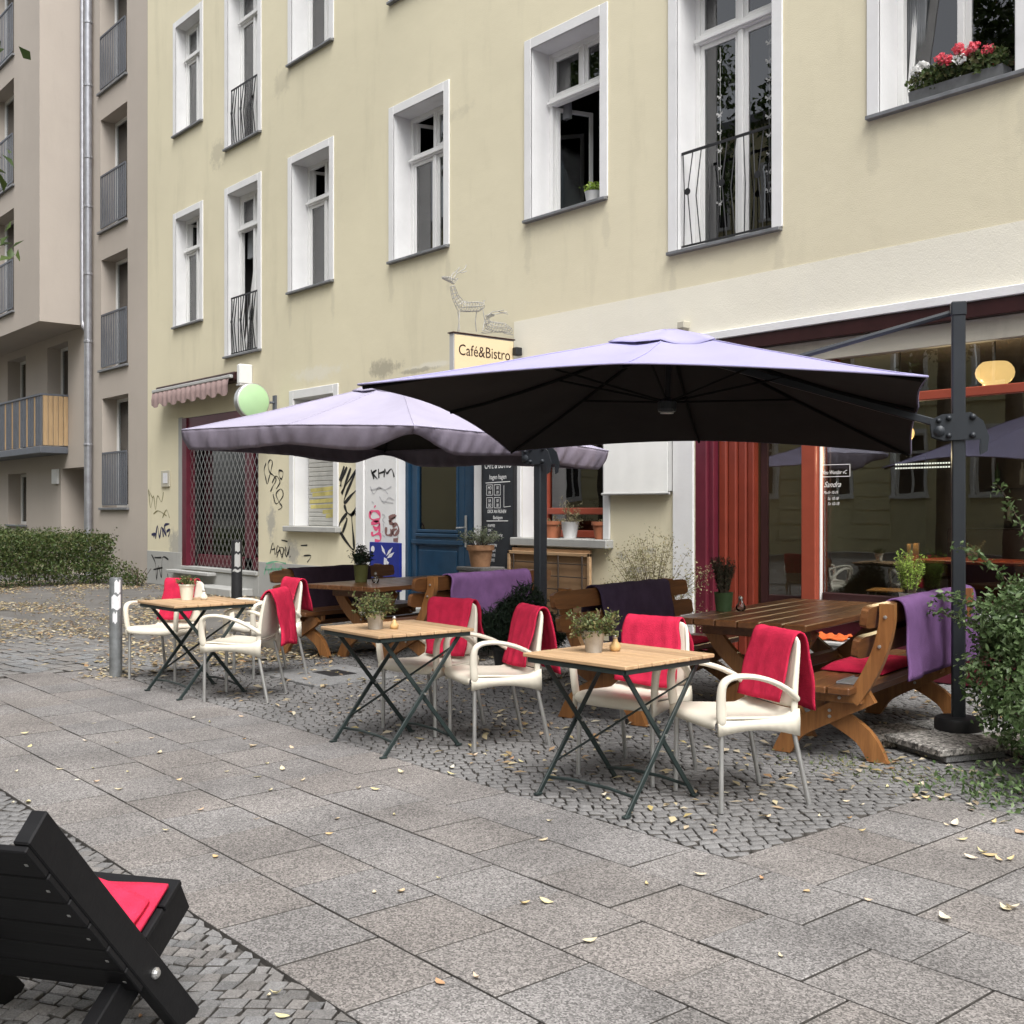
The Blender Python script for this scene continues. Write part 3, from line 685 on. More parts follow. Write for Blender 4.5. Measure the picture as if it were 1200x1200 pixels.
def window_unit(bld, xi0, xi1, z0, z1, ztr, D=0.28, states='cccc', tilt_ll=False, curt=(), tw=0.125, railing=None, room=1.2):
    """states: top-left, top-right, low-left, low-right  c closed / o open / t tilted"""
    yf = YW + D
    # frame = the window part
    fb = MB(); fw_ = 0.06; xm = (xi0 + xi1) / 2
    fb.box(xi0, xi0 + fw_, yf, yf + 0.07, z0, z1, 0.004); fb.box(xi1 - fw_, xi1, yf, yf + 0.07, z0, z1, 0.004)
    fb.box(xi0 + fw_, xi1 - fw_, yf, yf + 0.07, z1 - fw_, z1, 0.004); fb.box(xi0 + fw_, xi1 - fw_, yf, yf + 0.07, z0, z0 + fw_, 0.004)
    fb.box(xi0 + fw_, xi1 - fw_, yf - 0.03, yf + 0.07, ztr, ztr + 0.10, 0.008); fb.box(xi0 + 0.02, xi1 - 0.02, yf - 0.055, yf - 0.028, ztr + 0.015, ztr + 0.055, 0.006)
    fb.box(xm - 0.03, xm + 0.03, yf - 0.01, yf + 0.07, ztr + 0.10, z1 - fw_, 0.006)
    if states[2] != 'o': fb.box(xm - 0.032, xm + 0.032, yf - 0.015, yf + 0.07, z0 + fw_, ztr, 0.006)
    w = fb.build('window', M['wframe'], bld)
    # surround, reveal, sill
    sb = MB(); p0, p1 = YW - 0.022, YW + 0.0
    sb.box(xi0 - tw, xi0, p0, p1, z0, z1 + tw, 0.006); sb.box(xi1, xi1 + tw, p0, p1, z0, z1 + tw, 0.006); sb.box(xi0, xi1, p0, p1, z1, z1 + tw, 0.006)
    sb.build('surround', M['white'], w)
    rb = MB()
    rb.quad((xi0, YW - 0.02, z0), (xi0, yf + 0.1, z0), (xi0, yf + 0.1, z1), (xi0, YW - 0.02, z1))
    rb.quad((xi1, yf + 0.1, z0), (xi1, YW - 0.02, z0), (xi1, YW - 0.02, z1), (xi1, yf + 0.1, z1))
    rb.quad((xi0, YW - 0.02, z1), (xi0, yf + 0.1, z1), (xi1, yf + 0.1, z1), (xi1, YW - 0.02, z1))
    rb.build('reveal', M['white'], w)
    MB().box(xi0 - tw + 0.01, xi1 + tw - 0.01, YW - 0.065, YW + D, z0 - 0.035, z0, 0.004).build('sill', M['zinc'], w)
    # sashes
    ys = yf + 0.035
    rects = [(xi0 + fw_, xm - 0.03, ztr + 0.10, z1 - fw_), (xm + 0.03, xi1 - fw_, ztr + 0.10, z1 - fw_), (xi0 + fw_, xm - 0.032, z0 + fw_, ztr), (xm + 0.032, xi1 - fw_, z0 + fw_, ztr)]
    for i, (a, b, c, d) in enumerate(rects):
        h = 'L' if i % 2 == 0 else 'R'; st = states[i]
        ang = {'c': 0.0, 'o': R(72), 't': 0.0}[st]
        sash(w, a, b, c, d, ys + (0.03 if st != 'c' else 0), hinge=h, ang=ang, tilt=R(7) if st == 't' else 0.0)
    for (a, b, c, d, m) in curt: curtain(w, xi0 + (xi1 - xi0) * a, xi0 + (xi1 - xi0) * b, z0 + (z1 - z0) * c, z0 + (z1 - z0) * d, yf + 0.17, m)
    # room behind
    ib = MB(); a, b = xi0 - 0.3, xi1 + 0.3; y0, y1 = yf + 0.1, yf + 0.1 + room; c, d = z0 - 0.1, z1 + 0.1
    ib.quad((a, y1, c), (b, y1, c), (b, y1, d), (a, y1, d)); ib.quad((a, y0, c), (a, y1, c), (a, y1, d), (a, y0, d)); ib.quad((b, y1, c), (b, y0, c), (b, y0, d), (b, y1, d))
    ib.quad((a, y0, d), (a, y1, d), (b, y1, d), (b, y0, d)); ib.quad((a, y0, c), (b, y0, c), (b, y1, c), (a, y1, c))
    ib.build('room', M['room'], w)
    if railing:
        zt, nb, mname, thick = railing
        y = YW + 0.05; x0, x1 = xi0 + 0.01, xi1 - 0.01; zb = z0 + 0.05
        rr = MB().bar((x0, y, zt), (x1, y, zt), 0.014, 0.028).build('railing', M[mname], bld); MB().bar((x0, y, zb), (x1, y, zb), 0.012, 0.02).build('bottom_rail', M[mname], rr)
        for k in range(nb):
            x = x0 + 0.03 + (x1 - x0 - 0.06) * k / (nb - 1); zm = zb + (zt - zb) * (0.52 + 0.05 * math.sin(k * 1.7)); s = 0.035 * (1 if k % 4 in (1, 2) else -1)
            bb = MB().tube([(x, y, zb), (x - s, y - 0.03, zm), (x + s * 0.3, y, zt)], thick, 5)
            if k % 4 == 1: bb.lathe([(0, -0.006), (0.036, -0.006), (0.036, 0.006), (0, 0.006)], (x - s, y - 0.035, zm), 12, Matrix.Rotation(PI / 2, 3, 'X'))
            bb.build('bar', M[mname], rr)
    return w

TWN = 0.125
# column: (inner x0, x1, french door?)
COLS = [(-20.50, -19.42, 0), (-18.28, -17.15, 1), (-15.99, -14.82, 0), (-13.07, -11.89, 0), (-10.12, -8.94, 0), (-7.79, -6.58, 1), (-5.42, -4.20, 0)]
holes = []
for (a, b, fd) in COLS:
    for fl in (0, 1):
        zo = 3.69 * fl
        holes.append((a, b, (4.20 if fd else 5.0) + zo, 7.07 + zo))
GH = dict(shop1=(-20.20, -17.15, 0.36, 3.22), shutterwin=(-15.92, -14.70, 1.22, 3.26), door=(-12.98, -11.22, 0.0, 3.0), winr=(-10.30, -8.88, 1.14, 3.1), shop2=(-7.55, -1.2, 0.0, 3.2))
holes += list(GH.values())
wb = MB(); wall_grid(wb, 'x', holes, -21.9, 6.0, 0.0, 13.6, YW)
wb.box(-21.9, 6.0, YW + 5.9, YW + 6.0, 0, 13.6)
wb.quad((6, YW, 0), (6, YW + 6, 0), (6, YW + 6, 13.6), (6, YW, 13.6)); wb.quad((-21.9, YW, 13.6), (6, YW, 13.6), (6, YW + 6, 13.6), (-21.9, YW + 6, 13.6))
cwall = wb.build('wall', M['cream'], cream)
MB().box(-21.9, 6.0, YW - 0.35, YW + 6.2, 13.6, 13.9, 0.02).build('roof', M['zinc'], cream)

CUR = {
    (0, 0): [(0.0, 0.5, 0.0, 0.62, 'curtaing')], (0, 1): [(0.0, 1, 0, 0.6, 'curtaing')],
    (1, 0): [(0.0, 0.55, 0.62, 1, 'curtaing')], (1, 1): [(0.0, 1, 0, 0.9, 'curtaing')],
    (2, 1): [(0.0, 0.35, 0, 1, 'curtain')], (3, 0): [(0.0, 0.42, 0, 0.66, 'curtaing')],
    (4, 0): [(0.0, 0.16, 0.62, 1, 'curtaing')], (5, 0): [(0.0, 0.16, 0.0, 0.75, 'curtaing')], (6, 0): [(0.0, 0.16, 0.0, 1, 'curtaing')],
    (3, 1): [(0.1, 0.9, 0, 1, 'curtaing')], (4, 1): [(0, 0.3, 0, 1, 'curtain')],
}
STT = {(2, 0): 'occc', (3, 0): 'occc', (4, 0): 'ccoo', (1, 0): 'cctc', (6, 0): 'cctc', (0, 0): 'occc'}
for ci, (a, b, fd) in enumerate(COLS):
    for fl in (0, 1):
        zo = 3.69 * fl; z0 = (4.20 if fd else 5.0) + zo
        rl = None
        if fd: rl = (5.23 + zo, 11 if ci == 5 else 13, 'black', 0.0065 if ci == 5 else 0.010)
        window_unit(cream, a, b, z0, 7.07 + zo, 6.42 + zo, D={0: 0.19, 1: 0.22}.get(ci, 0.28), states=STT.get((ci, fl), 'cccc'), curt=CUR.get((ci, fl), []), railing=rl)

# ---- plinth, pale band, patches
MB().box(-21.88, -20.24, YW - 0.02, YW - 0.002, 0, 0.66, 0.004).build('plinth', M['plinth'], cream)
MB().box(-17.11, -14.02, YW - 0.02, YW - 0.002, 0, 0.60, 0.004).build('plinth', M['plinth'], cream)
MB().box(-10.45, 5.9, YW - 0.006, YW - 0.001, 3.29, 3.80).build('repainted_band', M['band'], cream)
def blob(name, u0, v0, ru, rv, m, seed, dy=0.004, n=26):
    g_ = random.Random(seed); pts_ = []
    ph = [g_.uniform(0, 6.3) for _ in range(4)]
    for i in range(n):
        a = 2 * PI * i / n; k = 1 + 0.22 * math.sin(2 * a + ph[0]) + 0.16 * math.sin(3 * a + ph[1]) + 0.13 * math.sin(7 * a + ph[2]) + 0.09 * math.sin(11 * a + ph[3])
        p = onW(u0 + ru * k * math.cos(a), v0 - rv * k * math.sin(a)); pts_.append((p.x, p.z))
    MB().prism(pts_, (1, 0, 0), (0, 0, 1), (0, YW - dy, 0), 0.003).build(name, M[m], cream)
MB().box(-7.72, -7.62, YW - 0.10, YW - 0.002, 3.36, 3.44, 0.01).build('cable_box', M['patch'], cream)

# ---- shop 1 (left): maroon frame, rolling grille, awning, step
def open_box(mb, a, b, c, d, y0, y1):
    mb.quad((a, y1, c), (b, y1, c), (b, y1, d), (a, y1, d)); mb.quad((a, y0, c), (a, y1, c), (a, y1, d), (a, y0, d)); mb.quad((b, y1, c), (b, y0, c), (b, y0, d), (b, y1, d))
    mb.quad((a, y0, d), (a, y1, d), (b, y1, d), (b, y0, d)); mb.quad((a, y0, c), (b, y0, c), (b, y1, c), (a, y1, c)); return mb
a, b, c, d = GH['shop1']
sf = MB(); sf.box(a, a + 0.20, YW - 0.02, YW + 0.16, c + 0.06, d, 0.006); sf.box(b - 0.03, b + 0.0, YW + 0.01, YW + 0.16, c + 0.06, d, 0.004)
sf.box(a + 0.20, b - 0.03, YW + 0.01, YW + 0.16, d - 0.20, d, 0.006)
s1 = sf.build('shop_front', M['maroon'], cream)
MB().box(a, b, YW - 0.05, YW + 0.16, c - 0.0, c + 0.06, 0.006).build('sill', M['plinth'], s1)
MB().box(a - 0.35, a + 1.5, YW - 0.20, YW - 0.022, c - 0.075, c - 0.018, 0.008).build('step', M['plinth'], cream)
MB().box(-18.9, -17.3, YW - 0.45, YW - 0.022, 0.001, 0.13, 0.01).build('step', M['plinth'], cream); MB().box(a - 0.04, b + 0.04, YW - 0.0215, YW - 0.002, 0.0, 0.345, 0.004).build('plinth', M['plinth'], cream)
MB().box(a - 0.18, a, YW - 0.012, YW - 0.001, 0.55, d + 0.02).build('jamb_stone', M['plinth'], cream)
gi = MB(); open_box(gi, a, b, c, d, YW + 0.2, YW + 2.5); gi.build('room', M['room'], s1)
MB().box(a + 0.2, b - 0.03, YW + 0.25, YW + 0.256, c + 0.06, d - 0.2).build('pane', M['glass'], s1)
MB().box(-18.05, -17.75, YW + 0.2, YW + 0.30, c + 0.06, d - 0.2, 0.01).box(a + 0.2, b - 0.03, YW + 0.2, YW + 0.30, c + 0.06, c + 0.28, 0.01).build('inner_frame', M['maroon'], s1)
def lattice(mb, x0, x1, z0, z1, y, step, slope, w):
    """two families of crossing flat wires"""
    for sgn in (1, -1):
        k = -60
        while k < 120:
            pts_ = []
            cst = z0 + k * step
            # z = cst + sgn*slope*(x-x0)
            for x in (x0, x1):
                z = cst + sgn * slope * (x - x0)
                if z0 <= z <= z1: pts_.append((x, z))
            for z in (z0, z1):
                x = x0 + (z - cst) / (sgn * slope)
                if x0 < x < x1: pts_.append((x, z))
            if len(pts_) >= 2:
                (xa, za), (xb, zb) = pts_[0], pts_[1]
                L = math.hypot(xb - xa, zb - za)
                if L > 0.02:
                    nx, nz = -(zb - za) / L * w / 2, (xb - xa) / L * w / 2
                    yy = y + (0.003 if sgn > 0 else -0.003)
                    mb.quad((xa + nx, yy, za + nz), (xb + nx, yy, zb + nz), (xb - nx, yy, zb - nz), (xa - nx, yy, za - nz))
            k += 1
lb = MB(); lattice(lb, a + 0.2, b - 0.03, c + 0.07, d - 0.22, YW + 0.06, 0.235, 1.45, 0.015)
o = lb.build('rolling_grille', M['alu'], s1)
# awning
ab = MB(); ax0, ax1 = -20.97, -17.62
ab.box(ax0, ax1, YW - 0.22, YW - 0.004, 3.70, 3.86, 0.02)
aw = ab.build('awning', M['dmaroon'], cream)
vb = MB(); rows = []
n = 90
for i in range(n + 1):
    x = ax0 + 0.02 + (ax1 - ax0 - 0.04) * i / n
    sc = 0.075 * abs(math.sin(PI * (x - ax0) / 0.42)) ** 0.8
    yo = 0.012 * math.sin(i * 1.1)
    rows.append([(x, YW - 0.225, 3.80), (x, YW - 0.30 + yo, 3.72), (x, YW - 0.315 + yo, 3.60), (x, YW - 0.31 + yo, 3.52 - sc)])
vb.grid(rows); vb.build('valance', M['awn'], aw, smooth=True)
MB().box(ax0, ax1, YW - 0.30, YW - 0.23, 3.74, 3.80, 0.01).build('front_bar', M['signgrey'], aw)
# meter plate beside the shop
MB().box(-21.16, -20.78, YW - 0.03, YW - 0.002, 1.93, 2.25, 0.005).build('notice_frame', M['patch'], cream)
MB().box(-21.06, -20.85, YW - 0.036, YW - 0.031, 2.0, 2.2).build('notice', M['sticker'], cream)

# ---- shutter window
a, b, c, d = GH['shutterwin']
sw = MB(); sw.box(a - 0.14, a, YW - 0.025, YW, c, d + 0.14, 0.006); sw.box(b, b + 0.14, YW - 0.025, YW, c, d + 0.14, 0.006); sw.box(a, b, YW - 0.025, YW, d, d + 0.14, 0.006)
sw.quad((a, YW, c), (a, YW + 0.3, c), (a, YW + 0.3, d), (a, YW, d)); sw.quad((b, YW + 0.3, c), (b, YW, c), (b, YW, d), (b, YW + 0.3, d)); sw.quad((a, YW, d), (a, YW + 0.3, d), (b, YW + 0.3, d), (b, YW, d))
sww = sw.build('window', M['white'], cream)
MB().box(a - 0.22, b + 0.20, YW - 0.10, YW + 0.28, c - 0.09, c - 0.002, 0.01).build('sill', M['plinth'], sww)
k = 0; z = c
while z < d - 0.02:
    MB().box(a + 0.03, b - 0.03, YW + 0.235, YW + 0.255, z + 0.0008, min(z + 0.0715, d), 0.010).build('shutter_slat', M['shutter'], sww); z += 0.072; k += 1
yb = MB()
for (u0, v0, u1, v1) in [(364, 575, 391, 572), (366, 580, 390, 578), (363, 588, 392, 586), (364, 594, 390, 593), (378, 600, 392, 599), (382, 605, 390, 604)]:
    p, q = onW(u0, v0, YW + 0.233), onW(u1, v1, YW + 0.233); yb.quad((p.x, YW + 0.2335, p.z - 0.03), (q.x, YW + 0.2335, q.z - 0.03), (q.x, YW + 0.2335, q.z + 0.035), (p.x, YW + 0.2335, p.z + 0.03))
yb.build('yellow_tag', M['inky'], sww)

# ---- entrance: white pilasters and blue double door
MB().box(-14.02, -13.80, YW - 0.05, YW - 0.001, 0, 3.2, 0.01).box(-13.78, -12.98, YW - 0.03, YW - 0.001, 0, 3.2, 0.006).build('pilaster', M['white'], cream)
MB().box(-11.22, -10.44, YW - 0.03, YW - 0.001, 0, 3.2, 0.006).build('pilaster', M['white'], cream)
MB().box(-12.98, -11.22, YW - 0.035, YW - 0.001, 3.0, 3.2, 0.006).build('lintel', M['white'], cream)
a, b = -12.98, -11.22; yd = YW + 0.14
db = MB(); db.box(a, a + 0.08, yd - 0.02, yd + 0.10, 0.12, 3.0, 0.008); db.box(b - 0.08, b, yd - 0.02, yd + 0.10, 0.12, 3.0, 0.008); db.box(a + 0.08, b - 0.08, yd - 0.02, yd + 0.1, 2.45, 2.58, 0.01); db.box(a + 0.08, b - 0.08, yd - 0.02, yd + 0.1, 2.93, 3.0, 0.006)
dr = db.build('entrance_door', M['blue'], cream)
MB().box(a, b, YW - 0.02, yd + 0.2, 0.0, 0.12, 0.01).build('door_step', M['plinth'], dr)
rv = MB(); rv.quad((a, YW, 0.12), (a, yd + 0.1, 0.12), (a, yd + 0.1, 3.0), (a, YW, 3.0)); rv.quad((b, yd + 0.1, 0.12), (b, YW, 0.12), (b, YW, 3.0), (b, yd + 0.1, 3.0)); rv.quad((a, YW, 3), (a, yd + .1, 3), (b, yd + .1, 3), (b, YW, 3)); rv.build('reveal', M['white'], dr)
def leaf(x0, x1):
    lb_ = MB(); y0, y1 = yd + 0.02, yd + 0.07; w = 0.13
    for (p, q, r_, s_) in [(x0, x0 + w, 0.14, 2.44), (x1 - w, x1, 0.14, 2.44), (x0 + w, x1 - w, 0.14, 0.40), (x0 + w, x1 - w, 0.98, 1.16), (x0 + w, x1 - w, 2.30, 2.44)]:
        lb_.box(p, q, y0, y1, r_, s_, 0.008)
    lb_.box(x0 + w, x1 - w, y0 + 0.025, y1 - 0.005, 0.40, 0.98); lb_.box(x0 + w + 0.05, x1 - w - 0.05, y0 + 0.004, y0 + 0.028, 0.46, 0.92, 0.012)
    lb_.box(x0 + w, x1 - w, y0 - 0.02, y0 + 0.02, 1.10, 1.15, 0.01); lb_.box(x0 + 0.02, x1 - 0.02, y0 - 0.015, y0 - 0.001, 0.15, 0.34, 0.008); lb_.box(x0 + 0.02, x1 - 0.02, y0 - 0.015, y0 - 0.001, 1.0, 1.06, 0.006)
    lo = lb_.build('leaf', M['blue'], dr)
    gb = MB(); f = 0.045; g0, g1 = x0 + w, x1 - w
    gb.box(g0, g0 + f, y0 - 0.012, y1, 1.16, 2.30, 0.008); gb.box(g1 - f, g1, y0 - 0.012, y1, 1.16, 2.30, 0.008); gb.box(g0 + f, g1 - f, y0 - 0.012, y1, 1.16, 1.16 + f, 0.008); gb.box(g0 + f, g1 - f, y0 - 0.012, y1, 2.30 - f, 2.30, 0.008)
    gb.build('glazing_bead', M['blue'], dr)
    pane(dr, g0 + f, g1 - f, 1.16 + f, 2.30 - f, y0 + 0.03)
leaf(a + 0.085, -11.66); leaf(-11.655, b - 0.085)
MB().box(-11.635, -11.595, yd - 0.0, yd + 0.019, 0.98, 1.40, 0.004).tube([(-11.615, yd + 0.0, 1.24), (-11.615, yd - 0.05, 1.24), (-11.74, yd - 0.055, 1.235)], 0.011, 8).build('handle', M['alu'], dr)
MB().box(a + 0.1, b - 0.1, yd + 0.04, yd + 0.046, 2.6, 2.92).build('fanlight', M['glass'], dr)
rr = MB(); open_box(rr, a, b, 0.12, 3.0, yd + 0.11, yd + 1.6); rr.build('hallway', M['room'], dr)

# ---- window with red frame and stone sill
a, b, c, d = GH['winr']; yf = YW + 0.32
fb = MB(); f = 0.10
fb.box(a + 0.02, a + 0.02 + f, yf, yf + 0.08, c, d, 0.008); fb.box(b - 0.06, b, yf, yf + 0.08, c, d, 0.008); fb.box(a + 0.02 + f, b - 0.06, yf, yf + 0.08, c, c + 0.09, 0.008); fb.box(a + 0.02 + f, b - 0.06, yf, yf + 0.08, d - 0.1, d, 0.008); fb.box(a + 0.02 + f, b - 0.06, yf - 0.02, yf + 0.08, c + 0.28, c + 0.36, 0.008)
rw = fb.build('window', M['orange'], cream)
pane(rw, a + 0.02 + f, b - 0.06, c + 0.36, d - 0.1, yf + 0.04); pane(rw, a + 0.02 + f, b - 0.06, c + 0.09, c + 0.28, yf + 0.04)
sb = MB(); sb.box(a - 0.12, a, YW - 0.03, YW, c, d + 0.13, 0.006); sb.box(b, b + 0.10, YW - 0.03, YW, c, d + 0.13, 0.006); sb.box(a, b, YW - 0.03, YW, d, d + 0.13, 0.006)
sb.quad((a, YW, c), (a, yf + 0.1, c), (a, yf + 0.1, d), (a, YW, d)); sb.quad((b, yf + 0.1, c), (b, YW, c), (b, YW, d), (b, yf + 0.1, d)); sb.quad((a, YW, d), (a, yf + 0.1, d), (b, yf + 0.1, d), (b, YW, d))
sb.build('surround', M['white'], rw)
MB().box(a - 0.10, b + 0.14, YW - 0.12, yf, c - 0.10, c - 0.001, 0.01).build('sill', M['plinth'], rw)
curtain(rw, a + 0.2, a + 0.62, c + 0.05, d, yf + 0.2, 'curtaing')
rr = MB(); open_box(rr, a, b, c, d, yf + 0.09, yf + 2.0); rr.build('room', M['room'], rw)

# ---- cafe front
a, b, c, d = GH['shop2']
MB().box(-7.84, -7.56, YW - 0.03, YW - 0.001, 0, 3.2, 0.006).build('pilaster', M['white'], cream)
MB().box(-7.9, 6.0, YW - 0.05, YW - 0.008, 3.205, 3.285, 0.006).build('ledge', M['white'], cream)
MB().box(-7.55, b, YW - 0.03, YW + 0.05, 3.07, 3.2, 0.006).build('head_board', M['dmaroon'], cream); fr = MB(); fr.box(-7.55, -7.40, YW - 0.01, YW + 0.12, 0, 3.07, 0.008); fr.box(-7.40, -7.34, YW + 0.03, YW + 0.12, 0, 3.07, 0.006)
cf = fr.build('cafe_front', M['maroon'], cream)
cf.data.materials[0] = M['maroon']
fas = MB().box(-7.34, b, YW + 0.052, YW + 0.14, 2.88, 3.07, 0.006); fas.build('fascia', M['patch'], cf)
for k in range(3):
    x = -7.33 + k * 0.102
    MB().box(x, x + 0.097, YW + 0.10 + 0.03 * k, YW + 0.16 + 0.03 * k, 0, 2.87, 0.012).build('panel', M['brick'], cf)
# door frame and open glazed door
MB().box(-7.02, -6.95, YW + 0.18, YW + 0.27, 0, 2.87, 0.008).build('door_post', M['brick'], cf)
MB().box(-6.27, -6.11, YW + 0.02, YW + 0.18, 0, 2.87, 0.008).build('door_post', M['orange'], cf)
MB().box(-6.105, -6.095, YW + 0.08, YW + 0.12, 0.6, 2.87, 0.002).build('trim_strip', M['curtain'], cf)
MB().box(-6.95, -6.27, YW + 0.14, YW + 0.30, 2.34, 2.46, 0.008).build('door_transom', M['dmaroon'], cf)
dd = MB(); w = 0.08; L = 0.70; H_ = 2.30
dd.box(0, w, -0.022, 0.022, 0.05, H_, 0.006); dd.box(L - w, L, -0.022, 0.022, 0.05, H_, 0.006); dd.box(w, L - w, -0.022, 0.022, 0.05, 0.62, 0.006); dd.box(w, L - w, -0.022, 0.022, H_ - w, H_, 0.006)
dd.build('door', M['dmaroon'], cf, loc=(-6.945, YW + 0.30, 0), rot=(0, 0, R(20)))
MB().box(w, L - w, -0.003, 0.003, 0.62, H_ - w).build('door_pane', M['shopglass'], cf, loc=(-6.945, YW + 0.30, 0), rot=(0, 0, R(20)))
MB().box(-6.42, -6.33, YW + 0.47, YW + 0.474, 0.98, 1.12).build('opening_hours_card', M['sticker'], cf)
# big window
yg = YW + 0.10
MB().box(-6.08, b, yg - 0.02, yg + 0.06, 2.43, 2.51, 0.008).build('transom', M['orange'], cf)
MB().box(-6.08, b, yg - 0.02, yg + 0.06, 0.62, 0.70, 0.008).build('bottom_rail', M['dmaroon'], cf)
MB().box(-6.08, b, YW - 0.12, yg + 0.10, 0.56, 0.62, 0.006).build('window_board', M['plinth'], cf)
MB().box(-6.10, b, YW - 0.01, yg + 0.08, 0.0, 0.555, 0.004).build('parapet', M['maroon'], cf)
for x in (-5.95, ):
    MB().box(x - 0.03, x + 0.03, yg - 0.01, yg + 0.05, 2.51, 2.88, 0.005).build('mullion', M['brick'], cf)
MB().box(-3.2, -3.12, yg - 0.02, yg + 0.06, 0.70, 2.88, 0.006).build('mullion', M['brick'], cf)
pane(cf, -6.08, -3.2, 0.70, 2.43, yg + 0.02, 'shopglass'); pane(cf, -6.08, -3.2, 2.51, 2.88, yg + 0.02, 'shopglass')
pane(cf, -3.12, b, 0.70, 2.43, yg + 0.02, 'shopglass'); pane(cf, -3.12, b, 2.51, 2.88, yg + 0.02, 'shopglass')
# interior
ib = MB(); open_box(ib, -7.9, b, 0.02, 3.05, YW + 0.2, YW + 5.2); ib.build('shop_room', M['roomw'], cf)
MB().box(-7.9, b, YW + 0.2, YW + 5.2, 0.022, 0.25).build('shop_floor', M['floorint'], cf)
MB().box(-6.9, -2.6, YW + 3.9, YW + 4.5, 0.251, 1.25, 0.02).build('bar_counter', M['dmaroon'], cf)
MB().box(-6.9, -2.6, YW + 4.9, YW + 5.1, 1.30, 1.34).box(-6.9, -2.6, YW + 4.9, YW + 5.1, 1.75, 1.79).build('bottle_shelf', M['roomw'], cf)
for k in range(26):
    x = -6.8 + k * 0.16; zb_ = 1.34 if k % 2 else 1.79; hh = random.uniform(0.2, 0.3)
    MB().lathe([(0.035, 0), (0.035, hh * 0.6), (0.013, hh * 0.75), (0.013, hh)], (x, YW + 5.0, zb_), 8).build('bottle', M[random.choice(['potgreen', 'sticker', 'terra', 'signgrey'])], cf, smooth=True)
lb = MB()
for k in range(22):
    for r_ in (0, 1):
        x = -7.05 + k * 0.033; lb.box(x, x + 0.016, YW + 3.0, YW + 3.01, 1.955 + r_ * 0.045, 1.972 + r_ * 0.045)
lb.build('light_strip', M['led'], cf)

# opal globe lamps inside
def globe(x, y, z, r, label):
    t = empty('globe_lamp', (x, y, z - r * 0.75), 0, label, 'lamp')
    prof = [(0.10 * r / 0.16, 0)] + [(r * math.sin(PI * q), 0.75 * r - 0.75 * r * math.cos(PI * q)) for q in (0.22, 0.3, 0.4, 0.5, 0.6, 0.7, 0.78)]
    MB().lathe(prof, (0, 0, 0), 24).build('globe', M['globe'], t, smooth=True)
    MB().tube([(0, 0, 1.45 * r), (0, 0, 3.05 - z + r * 0.75)], 0.006, 6).build('cord', M['black'], t)
    ld = bpy.data.lights.new('globe_light', 'POINT'); ld.energy = 22; ld.color = (1.0, 0.74, 0.45); ld.shadow_soft_size = 0.004
    lo_ = bpy.data.objects.new('globe_light', ld); COL.objects.link(lo_); lo_.parent = t; lo_.location = (0, 0.10, -0.12)
p = onW(1166, 437, 9.65); globe(p.x, 9.65, p.z, 0.165, 'glowing opal globe lamp hanging above the orange transom bar behind the cafe window')
p = onW(1055, 508, 9.75); globe(p.x, 9.75, p.z, 0.13, 'glowing opal globe lamp half hidden by the lavender parasol edge')
# ---- graffiti and painted tags on the walls (strokes traced on the wall plane)
def strokes(name, lines, w, m, parent=None, Y=YW - 0.004, soft=True, wv=True):
    mb = MB()
    for ln in lines:
        P = [onW(u, v, Y) for (u, v) in ln]
        if soft and len(P) > 2:      # smooth
            Q = []
            n = len(P)
            for i in range(n - 1):
                p0, p1, p2, p3 = P[max(i - 1, 0)], P[i], P[i + 1], P[min(i + 2, n - 1)]
                for k in range(4):
                    t = k / 4.0
                    Q.append(0.5 * ((2 * p1) + (p2 - p0) * t + (2 * p0 - 5 * p1 + 4 * p2 - p3) * t * t + (3 * p1 - p0 - 3 * p2 + p3) * t ** 3))
            Q.append(P[-1]); P = Q
        n = len(P); L_, R_ = [], []
        for i in range(n):
            d = (P[min(i + 1, n - 1)] - P[max(i - 1, 0)]); d.y = 0
            if d.length < 1e-6: d = Vector((1, 0, 0))
            d.normalize(); nn = Vector((-d.z, 0, d.x)); ww = w * (0.75 + 0.4 * math.sin(i * 0.9)) if wv else w
            L_.append((P[i].x + nn.x * ww / 2, Y, P[i].z + nn.z * ww / 2)); R_.append((P[i].x - nn.x * ww / 2, Y, P[i].z - nn.z * ww / 2))
        mb.grid([L_, R_])
    return mb.build(name, M[m], parent if parent is not None else cream)
def c3(x0, y0, k, pts_): return [(x0 + a / k, y0 + b / k) for a, b in pts_]
A = lambda pts_: c3(160, 420, 4.283, pts_)     # crops used while tracing
B = lambda pts_: c3(320, 440, 4.615, pts_)
strokes('graffiti', [A([(650, 525), (640, 560), (648, 600), (655, 630), (665, 600), (675, 560), (682, 520), (670, 510), (660, 530), (668, 570), (690, 590), (700, 610), (685, 640), (672, 668)]), A([(680, 625), (700, 590), (720, 620), (700, 655)]), A([(715, 560), (735, 570), (728, 605), (716, 590), (715, 560)]), A([(685, 680), (700, 730), (735, 690), (725, 655), (700, 680), (715, 720), (730, 745), (712, 760)])], 0.028, 'ink')
strokes('graffiti', [A([(60, 655), (70, 750), (85, 690), (95, 760), (105, 690), (125, 720), (135, 670)]), A([(65, 690), (60, 660), (80, 700)]), A([(85, 780), (110, 765), (150, 790)]), A([(130, 800), (150, 760), (165, 800)])], 0.026, 'inko')
strokes('graffiti', [A([(75, 885), (95, 880), (85, 895)]), A([(95, 905), (105, 840), (115, 900), (125, 845), (135, 895)]), A([(130, 850), (150, 890), (140, 840), (165, 830)]), A([(150, 870), (168, 860), (160, 895)])], 0.05, 'inkb')
